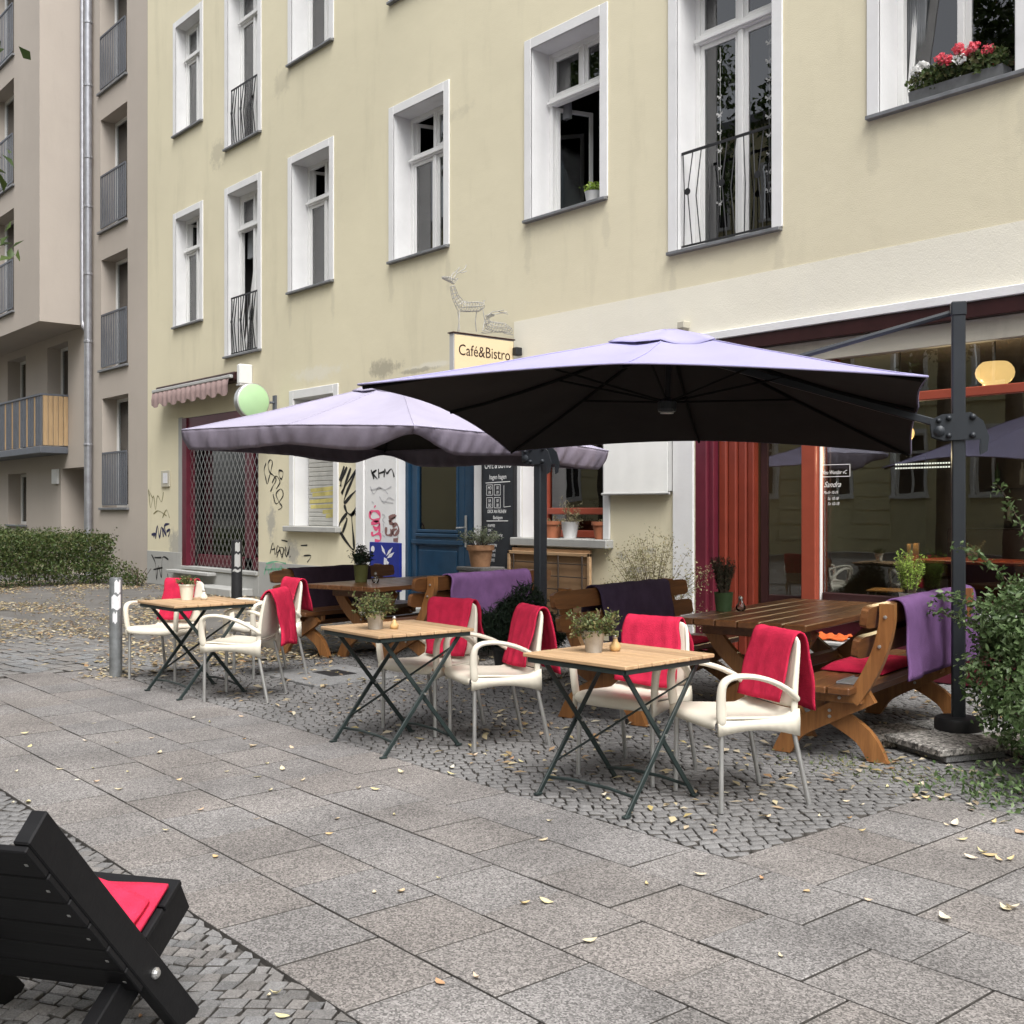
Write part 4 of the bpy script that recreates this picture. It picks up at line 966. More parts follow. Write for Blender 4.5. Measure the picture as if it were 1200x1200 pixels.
strokes('graffiti', [A([(75, 985), (95, 1030), (100, 1110), (110, 1040), (125, 1100), (130, 1000), (160, 1010)]), A([(90, 1000), (125, 1000)]), A([(85, 1060), (130, 1050)]), A([(155, 1080), (160, 1110)])], 0.034, 'ink', Y=YW - 0.0225)
strokes('graffiti', [A([(670, 980), (685, 925), (695, 985)]), A([(678, 960), (695, 955)]), A([(700, 985), (708, 940), (720, 960), (705, 975)]), A([(725, 985), (720, 950), (738, 955), (730, 985), (722, 975)]), A([(745, 985), (748, 945), (760, 985), (768, 940)])], 0.024, 'ink')
strokes('graffiti', [B([(20, 985), (35, 940), (48, 985), (60, 940), (72, 980), (88, 925)]), B([(90, 985), (93, 975)]), B([(165, 975), (205, 975), (185, 1010)]), B([(45, 890), (78, 898)]), B([(150, 920), (185, 918)])], 0.024, 'ink')
strokes('graffiti', [B([(385, 490), (360, 570)]), B([(400, 495), (372, 560), (365, 600)]), B([(420, 500), (385, 600), (370, 640), (395, 590), (450, 515), (440, 540), (395, 640), (385, 690), (430, 640), (460, 620), (462, 680), (430, 750), (400, 740), (385, 700)]), B([(400, 745), (360, 800), (365, 850), (430, 940), (436, 900), (425, 760), (440, 745)]), B([(375, 850), (400, 780), (395, 775)]), B([(445, 745), (470, 790), (480, 830), (468, 820)])], 0.055, 'ink')
PY = YW - 0.0335
strokes('graffiti', [B([(530, 510), (545, 560)]), B([(532, 530), (560, 512), (540, 530), (565, 560)]), B([(570, 505), (572, 555)]), B([(572, 530), (600, 520)]), B([(600, 550), (605, 505), (615, 530), (640, 505), (655, 550)])], 0.03, 'ink', Y=PY)
strokes('graffiti', [B([(525, 600), (545, 640), (570, 605), (600, 620), (640, 600)]), B([(530, 620), (590, 610), (620, 640)]), B([(575, 655), (600, 690), (625, 660), (655, 675)]), B([(590, 680), (650, 690)])], 0.02, 'inkl', Y=PY)
strokes('graffiti', [B([(549, 705), (552, 712)]), B([(525, 735), (525, 770), (555, 785), (578, 770), (570, 740), (540, 733), (525, 745)]), B([(530, 800), (575, 795), (560, 830), (540, 815)]), B([(575, 800), (575, 845)]), B([(535, 845), (540, 865), (575, 855), (580, 890), (550, 895)]), B([(566, 918), (570, 924)])], 0.055, 'inkp', Y=PY)
strokes('graffiti', [B([(625, 770), (665, 760), (630, 790), (655, 805)]), B([(645, 815), (670, 805), (678, 840), (655, 865), (648, 840), (670, 830)]), B([(612, 820), (612, 860), (640, 860), (635, 830)]), B([(650, 890), (675, 890)])], 0.06, 'inkn', Y=PY)
strokes('graffiti', [B([(590, 750), (605, 760), (592, 780), (605, 800)]), B([(595, 800), (600, 830), (590, 850)]), B([(590, 862), (604, 872)]), B([(533, 682), (543, 690)])], 0.022, 'inkl', Y=PY)
strokes('graffiti', [A([(640, 1085), (655, 1040), (668, 1085), (690, 1030), (700, 1080), (725, 1040), (735, 1075), (760, 1050)]), A([(650, 1030), (700, 1020), (750, 1030)]), A([(645, 1060), (740, 1055)])], 0.03, 'inkg', Y=YW - 0.0225)
strokes('graffiti', [A([(285, 1125), (300, 1085), (315, 1125), (330, 1100)])], 0.05, 'inkg', Y=YW - 0.0225)

# ---- modern beige house on the left
beige = empty('apartment_building', (0, 0, 0), 0, 'plain beige rendered modern apartment house with deep window recesses and steel bar railings', 'building')
BH = [(-24.42, -22.92, 1.53, 3.92), (-24.48, -22.95, 4.55, 6.97), (-24.52, -22.98, 7.60, 10.06), (-24.55, -23.0, 10.66, 13.1),
      (-31.3, -29.75, 1.10, 2.43), (-27.1, -25.22, 0.0, 2.46), (-28.1, -26.62, 3.0, 5.45), (-31.35, -29.8, 3.0, 5.45)]
bb = MB(); wall_grid(bb, 'x', BH, -60, -21.904, 0, 16, YW)
bb.quad((-60, YW, 16), (-21.904, YW, 16), (-21.904, YW + 8, 16), (-60, YW + 8, 16)); bb.quad((-21.904, YW, 13.6), (-21.904, YW + 8, 13.6), (-21.904, YW + 8, 16), (-21.904, YW, 16))
bb.quad((-60, YW + 8, 0), (-60, YW + 8, 16), (-21.904, YW + 8, 16), (-21.904, YW + 8, 0))
bb.build('wall', M['beige'], beige)
# projecting bay
OX, OY = -25.47, 7.90
OHOL = [(-29.2, -27.33, 6.15, 8.55), (-29.2, -27.33, 9.1, 11.6), (-29.2, -27.33, 12.15, 14.6)]
ob = MB(); wall_grid(ob, 'x', OHOL, -60, OX, 5.66, 16, OY)
ob.quad((OX, OY, 5.66), (OX, YW - 0.001, 5.66), (OX, YW - 0.001, 16), (OX, OY, 16)); ob.quad((-60, OY, 5.66), (-60, YW - 0.001, 5.66), (OX, YW - 0.001, 5.66), (OX, OY, 5.66)); ob.quad((-60, OY, 16), (OX, OY, 16), (OX, YW, 16), (-60, YW, 16))
ob.build('bay', M['beige'], beige)
def bwin(x0, x1, z0, z1, y, D=0.32, rail=True, railz=1.18, tilt=False, sill=True):
    yf = y + D; w = 0.07; mb = MB()
    mb.box(x0 + 0.0, x0 + w, yf, yf + 0.07, z0, z1, 0.005); mb.box(x1 - w, x1, yf, yf + 0.07, z0, z1, 0.005); mb.box(x0 + w, x1 - w, yf, yf + 0.07, z1 - w, z1, 0.005); mb.box(x0 + w, x1 - w, yf, yf + 0.07, z0, z0 + w, 0.005)
    xm = x0 + (x1 - x0) * 0.55; mb.box(xm - 0.04, xm + 0.04, yf, yf + 0.07, z0 + w, z1 - w, 0.005)
    o = mb.build('window', M['wframe'], beige)
    pane(o, x0 + w, xm - 0.04, z0 + w, z1 - w, yf + 0.035)
    if tilt: sash(o, xm + 0.04, x1 - w, z0 + w, z1 - w, yf + 0.06, 0.06, tilt=R(8))
    else: pane(o, xm + 0.04, x1 - w, z0 + w, z1 - w, yf + 0.035)
    rb = MB(); rb.quad((x0, y, z0), (x0, yf + 0.1, z0), (x0, yf + 0.1, z1), (x0, y, z1)); rb.quad((x1, yf + 0.1, z0), (x1, y, z0), (x1, y, z1), (x1, yf + 0.1, z1)); rb.quad((x0, y, z1), (x0, yf + 0.1, z1), (x1, yf + 0.1, z1), (x1, y, z1)); rb.quad((x0, yf + .1, z0), (x0, y, z0), (x1, y, z0), (x1, yf + .1, z0))
    rb.build('reveal', M['beige'], o)
    if sill: MB().box(x0 - 0.08, x1 + 0.05, y - 0.06, yf, z0 - 0.05, z0 - 0.001, 0.004).build('sill', M['zinc'], o)
    curtain(o, x0 + 0.1, x1 - 0.1, z0, z1, yf + 0.2, 'curtaing')
    rr = MB(); open_box(rr, x0, x1, z0, z1, yf + 0.08, yf + 1.2); rr.build('room', M['room'], o)
    if rail:
        r_ = MB(); yy = y - 0.03; a_, b_ = x0 + 0.1, x1 - 0.02; n = 15
        r_.bar((a_, yy, z0 + railz), (b_, yy, z0 + railz), 0.03, 0.04); r_.bar((a_, yy, z0 + 0.06), (b_, yy, z0 + 0.06), 0.02, 0.03)
        for k in range(n): r_.bar((a_ + (b_ - a_) * k / (n - 1), yy, z0 + 0.06), (a_ + (b_ - a_) * k / (n - 1), yy, z0 + railz), 0.05, 0.012, up=(0, 1, 0))
        r_.build('railing', M['rail'], beige)
for h in BH[:4]: bwin(*h, YW, tilt=(h[2] > 10))
bwin(*BH[4], YW, rail=False, tilt=True)
for h in BH[6:8]: bwin(*h, YW, rail=False, sill=False, tilt=(h[0] < -30))
for h in OHOL: bwin(*h, OY)
a, b, c, d = BH[5]
rr = MB(); open_box(rr, a, b, c, d, YW, YW + 1.5); rr.build('doorway', M['beige'], beige)
MB().box(-25.6, -25.25, YW + 0.8, YW + 0.84, 0.55, 1.0, 0.005).build('letterbox', M['signgrey'], beige)
MB().box(-26.6, -25.4, YW + 1.42, YW + 1.49, 0.0, 2.3, 0.01).build('house_door', M['rail'], beige)
MB().box(-27.62, -27.22, YW - 0.06, YW - 0.002, 2.1, 2.46, 0.01).build('number_lamp', M['wframe'], beige)
# drain pipes
dp = MB().tube([(-24.95, YW - 0.12, 16), (-24.95, YW - 0.12, 0.02)], 0.085, 12); dpo = dp.build('drain_pipe', M['pipe'], beige, smooth=True, angle=60)
for z in (2.9, 5.2, 6.7, 8.2, 9.3, 10.9, 12.3): MB().lathe([(0.088, 0), (0.10, 0.01), (0.10, 0.05), (0.088, 0.06)], (-24.95, YW - 0.12, z), 12).build('pipe_clip', M['pipe'], beige)
MB().tube([(-25.36, YW - 0.10, 16), (-25.36, YW - 0.10, 5.75), (-25.3, YW - 0.10, 5.6), (-25.02, YW - 0.11, 5.45)], 0.055, 10).build('drain_pipe', M['pipe'], beige, smooth=True, angle=60)
# balcony
bx1, by0 = -26.60, 8.30
sl = MB().box(-40, bx1, by0 - 0.04, YW - 0.002, 2.80, 2.96, 0.01).build('balcony', M['rail'], beige)
rb = MB(); rb.bar((-40, by0, 4.16), (bx1, by0, 4.16), 0.05, 0.04); rb.bar((bx1 - 0.02, by0, 4.16), (bx1 - 0.02, YW, 4.16), 0.05, 0.04); rb.build('handrail', M['rail'], sl)
k = 0; x = bx1 - 0.03
while x > -33.5:
    MB().box(x - 0.05, x, by0 - 0.012, by0 + 0.012, 2.98, 4.13, 0.003).build('slat', M['balwood'] if k % 5 == 4 else M['rail'], sl); x -= 0.115; k += 1
for k in range(5):
    y = by0 + 0.03 + k * 0.115
    MB().box(bx1 - 0.012, bx1 + 0.012, y, y + 0.10, 2.98, 4.13, 0.003).build('board', M['balwood'], sl)

# ---- house across the street (seen in the window glass)
opp = empty('apartment_building', (0, 0, 0), 0, 'ochre rendered house across the street, seen only as a reflection in the cafe window', 'building')
OYW = -17.0; oh = []
for ci in range(20):
    for fl in range(4): x = -44 + ci * 2.9; oh.append((x, x + 1.15, 2.0 + 3.6 * fl, 4.1 + 3.6 * fl))
om = MB(); wall_grid(om, 'x', oh, -50, 20, 0, 16.5, OYW, flip=True)
for z in np.arange(0.8, 5.6, 0.42): om.box(-50, 20, OYW - 0.001, OYW + 0.03, z, z + 0.02) if False else None
om.build('wall', M['oppwall'], opp)
for z in np.arange(0.5, 5.0, 0.5):
    for ci in range(21): MB().box(-44 + (ci - 1) * 2.9 + 1.3, -44 + ci * 2.9 - 0.15, OYW + 0.001, OYW + 0.035, z, z + 0.44, 0.02).build('rusticated_block', M['oppwall'], opp)
MB().box(-50, 20, OYW, OYW + 0.12, 5.0, 5.22, 0.02).build('cornice', M['oppwall'], opp)
MB().box(-50, 20, OYW - 0.01, OYW + 0.4, 16.5, 16.9, 0.02).build('roof', M['zinc'], opp)
opw = MB(); x0, x1, z0, z1 = 0, 1.15, 0, 2.1; w = 0.08
opw.box(x0, x0 + w, -0.16, -0.10, z0, z1); opw.box(x1 - w, x1, -0.16, -0.10, z0, z1); opw.box(x0 + w, x1 - w, -0.16, -0.10, z1 - w, z1); opw.box(x0 + w, x1 - w, -0.16, -0.10, z0, z0 + w); opw.box(0.54, 0.61, -0.16, -0.10, z0, z1); opw.box(w, x1 - w, -0.15, -0.10, 1.4, 1.48)
opw.box(x0 - 0.12, x0, 0.0, 0.05, z0 - 0.1, z1 + 0.12); opw.box(x1, x1 + 0.12, 0.0, 0.05, z0 - 0.1, z1 + 0.12); opw.box(x0, x1, 0.0, 0.05, z1, z1 + 0.12); opw.box(x0 - 0.15, x1 + 0.15, 0.0, 0.12, z0 - 0.12, z0)
opme = opw.mesh('window', M['wframe'])
opp_p = MB().box(0.02, 1.13, -0.20, -0.17, 0.02, 2.08).mesh('pane', M['room'])
for h in oh:
    wq = link('window', opme, opp, (h[0], OYW, h[2])); link('pane', opp_p, wq)

# ---- lettering helper
def text(name, s, size, m, parent=None, loc=(0, 0, 0), rot=(PI / 2, 0, 0), align='LEFT', sx=1.0, ext=0.002, shear=0.0, bold=0.0):
    cu = bpy.data.curves.new(name, 'FONT'); cu.body = s; cu.size = size; cu.align_x = align; cu.extrude = ext; cu.shear = shear; cu.offset = bold; cu.resolution_u = 3
    t = bpy.data.objects.new(name + '_tmp', cu); COL.objects.link(t)
    dg = bpy.context.evaluated_depsgraph_get(); me = bpy.data.meshes.new_from_object(t.evaluated_get(dg))
    bpy.data.objects.remove(t); bpy.data.curves.remove(cu)
    me.name = name; me.materials.clear(); me.materials.append(M[m])
    o = link(name, me, parent, loc, rot); o.scale = (sx, 1, 1)
    return o

# ---- cafe sign: lit box standing out from the wall, wire deer on top
SX = -10.36
cs = empty('cafe_sign', (SX, 8.35, 3.0), 0, 'cream lit box sign reading Cafe and Bistro, standing out from the wall above the parasols', 'sign')
MB().box(-0.085, 0.0, -0.46, 0.46, 0.0, 0.55, 0.004).build('case', M['signgrey'], cs)
MB().box(0.0005, 0.008, -0.45, 0.45, 0.01, 0.535, 0.0).build('face', M['cafesign'], cs)
MB().box(-0.10, 0.015, -0.475, 0.475, 0.551, 0.565).build('top_edge', M['dmaroon'], cs)
text('lettering', 'Café&Bistro', 0.185, 'dmaroon', cs, (0.0095, -0.40, 0.30), (PI / 2, 0, PI / 2), sx=0.88, ext=0.001)
MB().tube([(-0.04, 0.46, 0.3), (-0.04, 0.55, 0.3)], 0.02, 8).build('bracket', M['black'], cs)
MB().box(0.02, 0.10, 0.42, 0.52, 0.36, 0.46, 0.01).build('spot_lamp', M['black'], cs)
dk = lambda pts_: c3(500, 300, 6.667, pts_)
def wire_deer(bodies, lines, name, label, X0):
    """animal figure of bent wire: bodies = tapering chains (u, v, radius) drawn as hoops and long wires, lines = single wires"""
    z0 = 3.565; t = empty(name, (X0, 8.35, z0), 0, label, 'figure'); mb = MB(); K = 0.00149
    def P3(pt, dx=0.0):
        q = onX(*dk([pt[:2]])[0], X0); return Vector((dx, q.y - 8.35, max(q.z - z0, 0.006)))
    for ch in bodies:
        P = [P3(c) for c in ch]; Rr = [c[2] * K for c in ch]; Q = []; RR = []
        for i in range(len(P) - 1):
            for k in range(3): Q.append(P[i].lerp(P[i + 1], k / 3)); RR.append(Rr[i] + (Rr[i + 1] - Rr[i]) * k / 3)
        Q.append(P[-1]); RR.append(Rr[-1])
        rails = [[] for _ in range(6)]
        for i, c in enumerate(Q):
            d = (Q[min(i + 1, len(Q) - 1)] - Q[max(i - 1, 0)]).normalized(); u_ = Vector((1, 0, 0)); w_ = d.cross(u_).normalized()
            ring = [c + u_ * (RR[i] * 0.8 * math.cos(a_)) + w_ * (RR[i] * math.sin(a_)) for a_ in [2 * PI * j / 12 for j in range(13)]]
            mb.tube(ring, 0.0042, 4)
            for j in range(6): rails[j].append(ring[2 * j])
        for r_ in rails: mb.tube(r_, 0.0048, 4)
    for (dx, ln) in lines: mb.tube([P3(p, dx) for p in ln], 0.0065, 5)
    mb.build('wire_frame', M['wire'], t)
LEG = lambda x, y, xk, dx: (dx, [(x, y), (xk, (y + 590) / 2), (x - 2, 588)])
wire_deer([[(440, 385, 24), (400, 395, 40), (330, 398, 40), (270, 392, 46), (225, 320, 30), (200, 235, 20)], [(215, 200, 20), (170, 180, 18), (122, 168, 8)]],
          [LEG(245, 430, 238, 0.035), LEG(258, 430, 268, -0.035), LEG(425, 420, 440, 0.035), LEG(405, 425, 395, -0.035), (0.03, [(200, 178), (222, 140), (245, 128), (285, 105), (298, 72)]), (-0.03, [(196, 178), (215, 135), (250, 112), (270, 84)]), (0.03, [(245, 128), (262, 135), (300, 122)]), (0.03, [(222, 140), (228, 112)]), (0.025, [(208, 185), (235, 178), (222, 196)]), (0.0, [(440, 372), (455, 345), (440, 352)])],
          'wire_deer', 'standing reindeer of pale wire on top of the cafe sign', SX - 0.04)
wire_deer([[(660, 585, 20), (600, 560, 40), (530, 555, 44), (480, 540, 36), (470, 495, 18)], [(472, 478, 16), (500, 462, 13), (525, 462, 7)]],
          [(0.03, [(480, 590), (430, 588), (455, 575)]), (-0.03, [(520, 596), (470, 600), (440, 596)]), (0.03, [(640, 600), (590, 606), (660, 618)]), (0.03, [(468, 465), (500, 440), (550, 432), (590, 425)]), (-0.03, [(470, 465), (540, 452), (610, 442), (648, 452)]), (0.02, [(550, 432), (575, 445), (620, 440)])],
          'wire_deer', 'lying reindeer of pale wire on top of the cafe sign', SX - 0.045)

# ---- round green sign with white box above
gs = empty('round_sign', (-16.55, 8.47, 3.25), 0, 'round pale green sign with silver rim, standing out beside the grilled shop', 'sign')
RM = Matrix.Rotation(PI / 2, 3, 'Y')
MB().lathe([(0, -0.07), (0.275, -0.07), (0.29, -0.06), (0.29, 0.06), (0.275, 0.07)], (0, 0, 0), 40, RM).build('rim', M['alu'], gs, smooth=True, angle=40)
MB().lathe([(0.272, 0.0705), (0.26, 0.078), (0, 0.080)], (0, 0, 0), 40, RM).build('disc', M['greensign'], gs, smooth=True, angle=40)
MB().tube([(0, 0.28, 0.0), (0, 0.428, 0.0)], 0.02, 8).box(-0.05, 0.05, 0.40, 0.428, -0.12, 0.12).build('bracket', M['rail'], gs)
bxs = empty('box_sign', (-17.40, 8.60, 3.62), 0, 'small white box sign at the end of the mauve awning', 'sign')
MB().box(-0.06, 0.06, 0.05, 0.298, 0, 0.34, 0.02).build('case', M['wframe'], bxs); MB().box(-0.062, 0.062, 0.04, 0.299, -0.03, -0.001, 0.004).build('base_rail', M['signgrey'], bxs)

# ---- chalkboard menu
cb = empty('chalkboard', (-10.68, 8.85, 0.66), 0, 'tall black chalkboard menu leaning beside the blue door', 'chalkboard')
MB().box(-0.30, 0.30, -0.025, 0.018, 0.0, 1.62, 0.004).build('board', M['slate'], cb)
MB().box(-0.32, -0.30, -0.03, 0.018, 0, 1.62).box(0.30, 0.32, -0.03, 0.018, 0, 1.62).build('edge', M['black'], cb)
def ct(s, x, z, size, al='LEFT', sx=0.85): text('chalk_writing', s, size, 'chalk', cb, (x, -0.0265, z), align=al, sx=sx, ext=0.0005, shear=0.1)
ct('CAFÉ & BISTRO', 0.0, 1.335, 0.125, 'CENTER', 0.62); ct('hagen hagen', 0.0, 1.20, 0.085, 'CENTER', 0.8)
def cl(pts_, w=0.010):
    mb = MB()
    for (p, q) in zip(pts_[:-1], pts_[1:]): mb.bar((p[0], -0.0265, p[1]), (q[0], -0.0265, q[1]), 0.001, w, up=(0, 0, 1) if abs(q[0] - p[0]) > abs(q[1] - p[1]) else (1, 0, 0))
    mb.build('chalk_line', M['chalk'], cb)
cl([(-0.24, 1.155), (0.24, 1.165)])
for i in range(2):
    for j in range(2):
        x, z = -0.22 + i * 0.15, 1.0 - j * 0.16
        cl([(x, z), (x + 0.12, z), (x + 0.12, z + 0.13), (x, z + 0.13), (x, z)], 0.006)
        ct(['MO\nFR', 'SA\nSO', '10\n19', '10\n18'][i * 2 + j], x + 0.06, z + 0.072, 0.058, 'CENTER', 0.8)
cl([(0.12, 1.12), (0.12, 0.85), (0.25, 0.86)], 0.006)
ct('DECK AN FRÜHEN', -0.02, 0.775, 0.062, 'CENTER', 0.7); ct('Backigem', 0.0, 0.70, 0.062, 'CENTER', 0.8); cl([(-0.22, 0.675), (0.2, 0.68)])
for k, s in enumerate(['KAFFEE', 'TEE', 'SCHOKOLADE', 'CAFE', 'KUCHEN', 'SUPPEN', 'SALATE', 'BROTE']): ct(s, -0.20, 0.60 - k * 0.062, 0.052, 'LEFT', 0.85)
cl([(-0.12, 0.10), (0.2, 0.075)])

# ---- hand lettering on the cafe glass
GY = yg + 0.0165 - 0.001
def gt(s, u, v, h, sx=0.8, shear=0.25):
    p = onW(u, v, GY); text('window_writing', s, h, 'chalk', cf, (p.x, GY, p.z), sx=sx, ext=0.0004, shear=shear)
gt('Neu Wunder vC', 963, 556, 0.052, 0.75); gt('Sandra', 965, 571, 0.075, 0.9, 0.5); gt('Mo-Fr 10-19', 965, 579, 0.042, 0.72); gt('Sa  10-18', 970, 586, 0.042, 0.72); gt('So 10-18', 970, 592, 0.042, 0.8)
def outline(uv, w=0.006):
    mb = MB()
    for (p, q) in zip(uv, uv[1:] + uv[:1]):
        P_, Q_ = onW(*p, GY), onW(*q, GY); mb.bar(P_, Q_, 0.001, w, up=(0, 0, 1) if abs(p[0] - q[0]) > abs(p[1] - q[1]) else (1, 0, 0))
    mb.build('window_writing', M['chalk'], cf)
outline([(960, 545), (996, 544), (996, 558), (960, 559)])

# ---- blue sign by the door, white covered board, wire trellis
bs = empty('blue_sign', (-13.0, 8.70, 0.0), 0, 'blue advertising sign with white bird logo behind the dark bench', 'sign')
MB().box(-0.38, 0.38, -0.02, 0.02, 0.35, 1.02, 0.006).build('panel', M['bluesign'], bs)
MB().box(-0.33, -0.30, -0.015, 0.015, 0, 0.36).box(0.30, 0.33, -0.015, 0.015, 0, 0.36).build('stand', M['black'], bs)
bird = [[(0, 0), (0.10, 0.05), (0.16, 0.13), (0.06, 0.08)], [(0.02, -0.03), (0.13, -0.01), (0.20, 0.06), (0.08, 0.03)], [(-0.02, 0.02), (-0.10, 0.07), (-0.12, 0.15), (-0.05, 0.09)], [(-0.05, -0.02), (0.02, -0.04), (0.0, -0.16), (-0.06, -0.11)], [(0.0, -0.05), (0.07, -0.09), (0.03, -0.13)]]
mb = MB()
for q in bird: mb.prism([(x, z) for x, z in q], (1, 0, 0), (0, 0, 1), (0.05, -0.0205, 0.83), 0.002)
mb.build('bird_logo', M['sticker'], bs); text('lettering', 'OATLY', 0.11, 'sticker', bs, (-0.1, -0.0215, 0.58), sx=0.9, ext=0.0005)
MB().lathe([(0, 0), (0.045, 0), (0.045, 0.002), (0, 0.002)], (-0.29, -0.0205, 0.92), 14, Matrix.Rotation(PI / 2, 3, 'X')).build('badge', M['sticker'], bs)
wc = empty('menu_case', (-8.31, 8.80, 1.62), 0, 'white pvc sheet covering a menu board on the cream wall', 'menu board')
mb = MB(); rows = []
for i in range(25):
    x = -0.47 + 0.94 * i / 24; rows.append([(x, -0.012 + 0.0008 * math.sin(i * 0.9), z) for z in (0.04, 0.3, 0.6, 0.9, 1.0)])
mb.grid(rows); sh = mb.build('cover', M['sheet'], wc); modi(sh, 'SOLIDIFY', thickness=0.006)
MB().box(-0.46, 0.46, 0.01, 0.095, 0.05, 1.0, 0.005).build('backing', M['signgrey'], wc)
MB().tube([(-0.50, -0.01, 0.03), (0.50, -0.01, 0.03)], 0.014, 8).build('bottom_rod', M['signgrey'], wc)
# ================================================================== FURNITURE
# ---- cream plastic armchair: faces -y in its own frame
def make_chair():
    t = empty('armchair')
    prof = [(-0.245, 0.395, .47), (-0.255, 0.425, .485), (-0.235, 0.447, .49), (-0.15, 0.447, .50), (0.0, 0.436, .49), (0.13, 0.430, .47), (0.185, 0.440, .455), (0.212, 0.475, .445), (0.226, 0.53, .44), (0.246, 0.64, .43), (0.268, 0.75, .415), (0.280, 0.815, .39), (0.286, 0.835, .33)]
    def shell(rows_, nx=9):
        mb = MB(); G_ = []
        for (y, z, w) in rows_:
            r_ = []
            for i in range(nx):
                s = -1 + 2 * i / (nx - 1)
                back = max(0, min(1, (z - 0.46) / 0.15)); seat = 1 - back
                r_.append((s * w / 2, y - 0.028 * back * s * s, z + seat * (0.012 * s ** 4)))
            G_.append(r_)
        mb.grid(G_); return mb
    seat = shell(prof[:8]).build('seat', M['chair'], t, smooth=True); modi(seat, 'SOLIDIFY', thickness=0.018, offset=0); modi(seat, 'SUBSURF', levels=1, render_levels=1)
    back = shell(prof[7:]).build('backrest', M['chair'], t, smooth=True); modi(back, 'SOLIDIFY', thickness=0.018, offset=0); modi(back, 'SUBSURF', levels=1, render_levels=1)
    # apron: arched skirt round the seat
    for s in (-1, 1):
        mb = MB(); G_ = []
        for k in range(11):
            q = k / 10; y = -0.24 + 0.47 * q
            low = 0.375 + 0.032 * math.sin(PI * q) - 0.030 * q
            xx = 0.246 - 0.02 * q
            G_.append([(s * xx, y, 0.452 - 0.012 * math.sin(PI * q) + 0.03 * max(0, q - 0.8) * 5), (s * (xx + 0.006), y, 0.425), (s * (xx + 0.004), y, low)])
        mb.grid(G_); a_ = mb.build('side_apron', M['chair'], t, smooth=True); modi(a_, 'SOLIDIFY', thickness=0.014, offset=0)
        # arm
        pts_ = [(s * 0.246, -0.215, 0.415), (s * 0.253, -0.226, 0.50), (s * 0.262, -0.232, 0.59), (s * 0.267, -0.222, 0.637), (s * 0.269, -0.19, 0.660), (s * 0.270, -0.12, 0.668), (s * 0.268, -0.02, 0.655), (s * 0.258, 0.09, 0.618), (s * 0.240, 0.18, 0.565), (s * 0.222, 0.235, 0.515)]
        arm = MB().sweep(pts_, [0.036, 0.038, 0.044, 0.052, 0.056, 0.058, 0.058, 0.054, 0.048, 0.040], [0.062, 0.056, 0.050, 0.044, 0.034, 0.030, 0.030, 0.032, 0.036, 0.040], (1, 0, 0)).build('armrest', M['chair'], t, smooth=True)
        modi(arm, 'SUBSURF', levels=1, render_levels=2)
        # side upright of the back
        up = MB().sweep([(s * 0.222, 0.205, 0.40), (s * 0.216, 0.208, 0.52), (s * 0.209, 0.224, 0.65), (s * 0.199, 0.245, 0.77), (s * 0.178, 0.258, 0.828)], [0.028, 0.030, 0.028, 0.025, 0.02], [0.050, 0.042, 0.034, 0.028, 0.020], (1, 0, 0)).build('back_upright', M['chair'], t, smooth=True)
        modi(up, 'SUBSURF', levels=1, render_levels=1)
        MB().tube([(s * 0.232, -0.212, 0.43), (s * 0.236, -0.215, 0.0)], 0.0125, 10).build('leg', M['alu'], t, smooth=True, angle=50)
        MB().tube([(s * 0.215, 0.195, 0.42), (s * 0.232, 0.285, 0.0)], 0.0125, 10).build('leg', M['alu'], t, smooth=True, angle=50)
    return t
def place(o, x, y, rz, label, cat, group=None, z=0):
    o.location = (x, y, z); o.rotation_euler = (0, 0, rz); return tag(o, label, cat, group)
def facing(fx, fy): return math.atan2(fx, -fy)      # rotation that turns -y into (fx, fy)

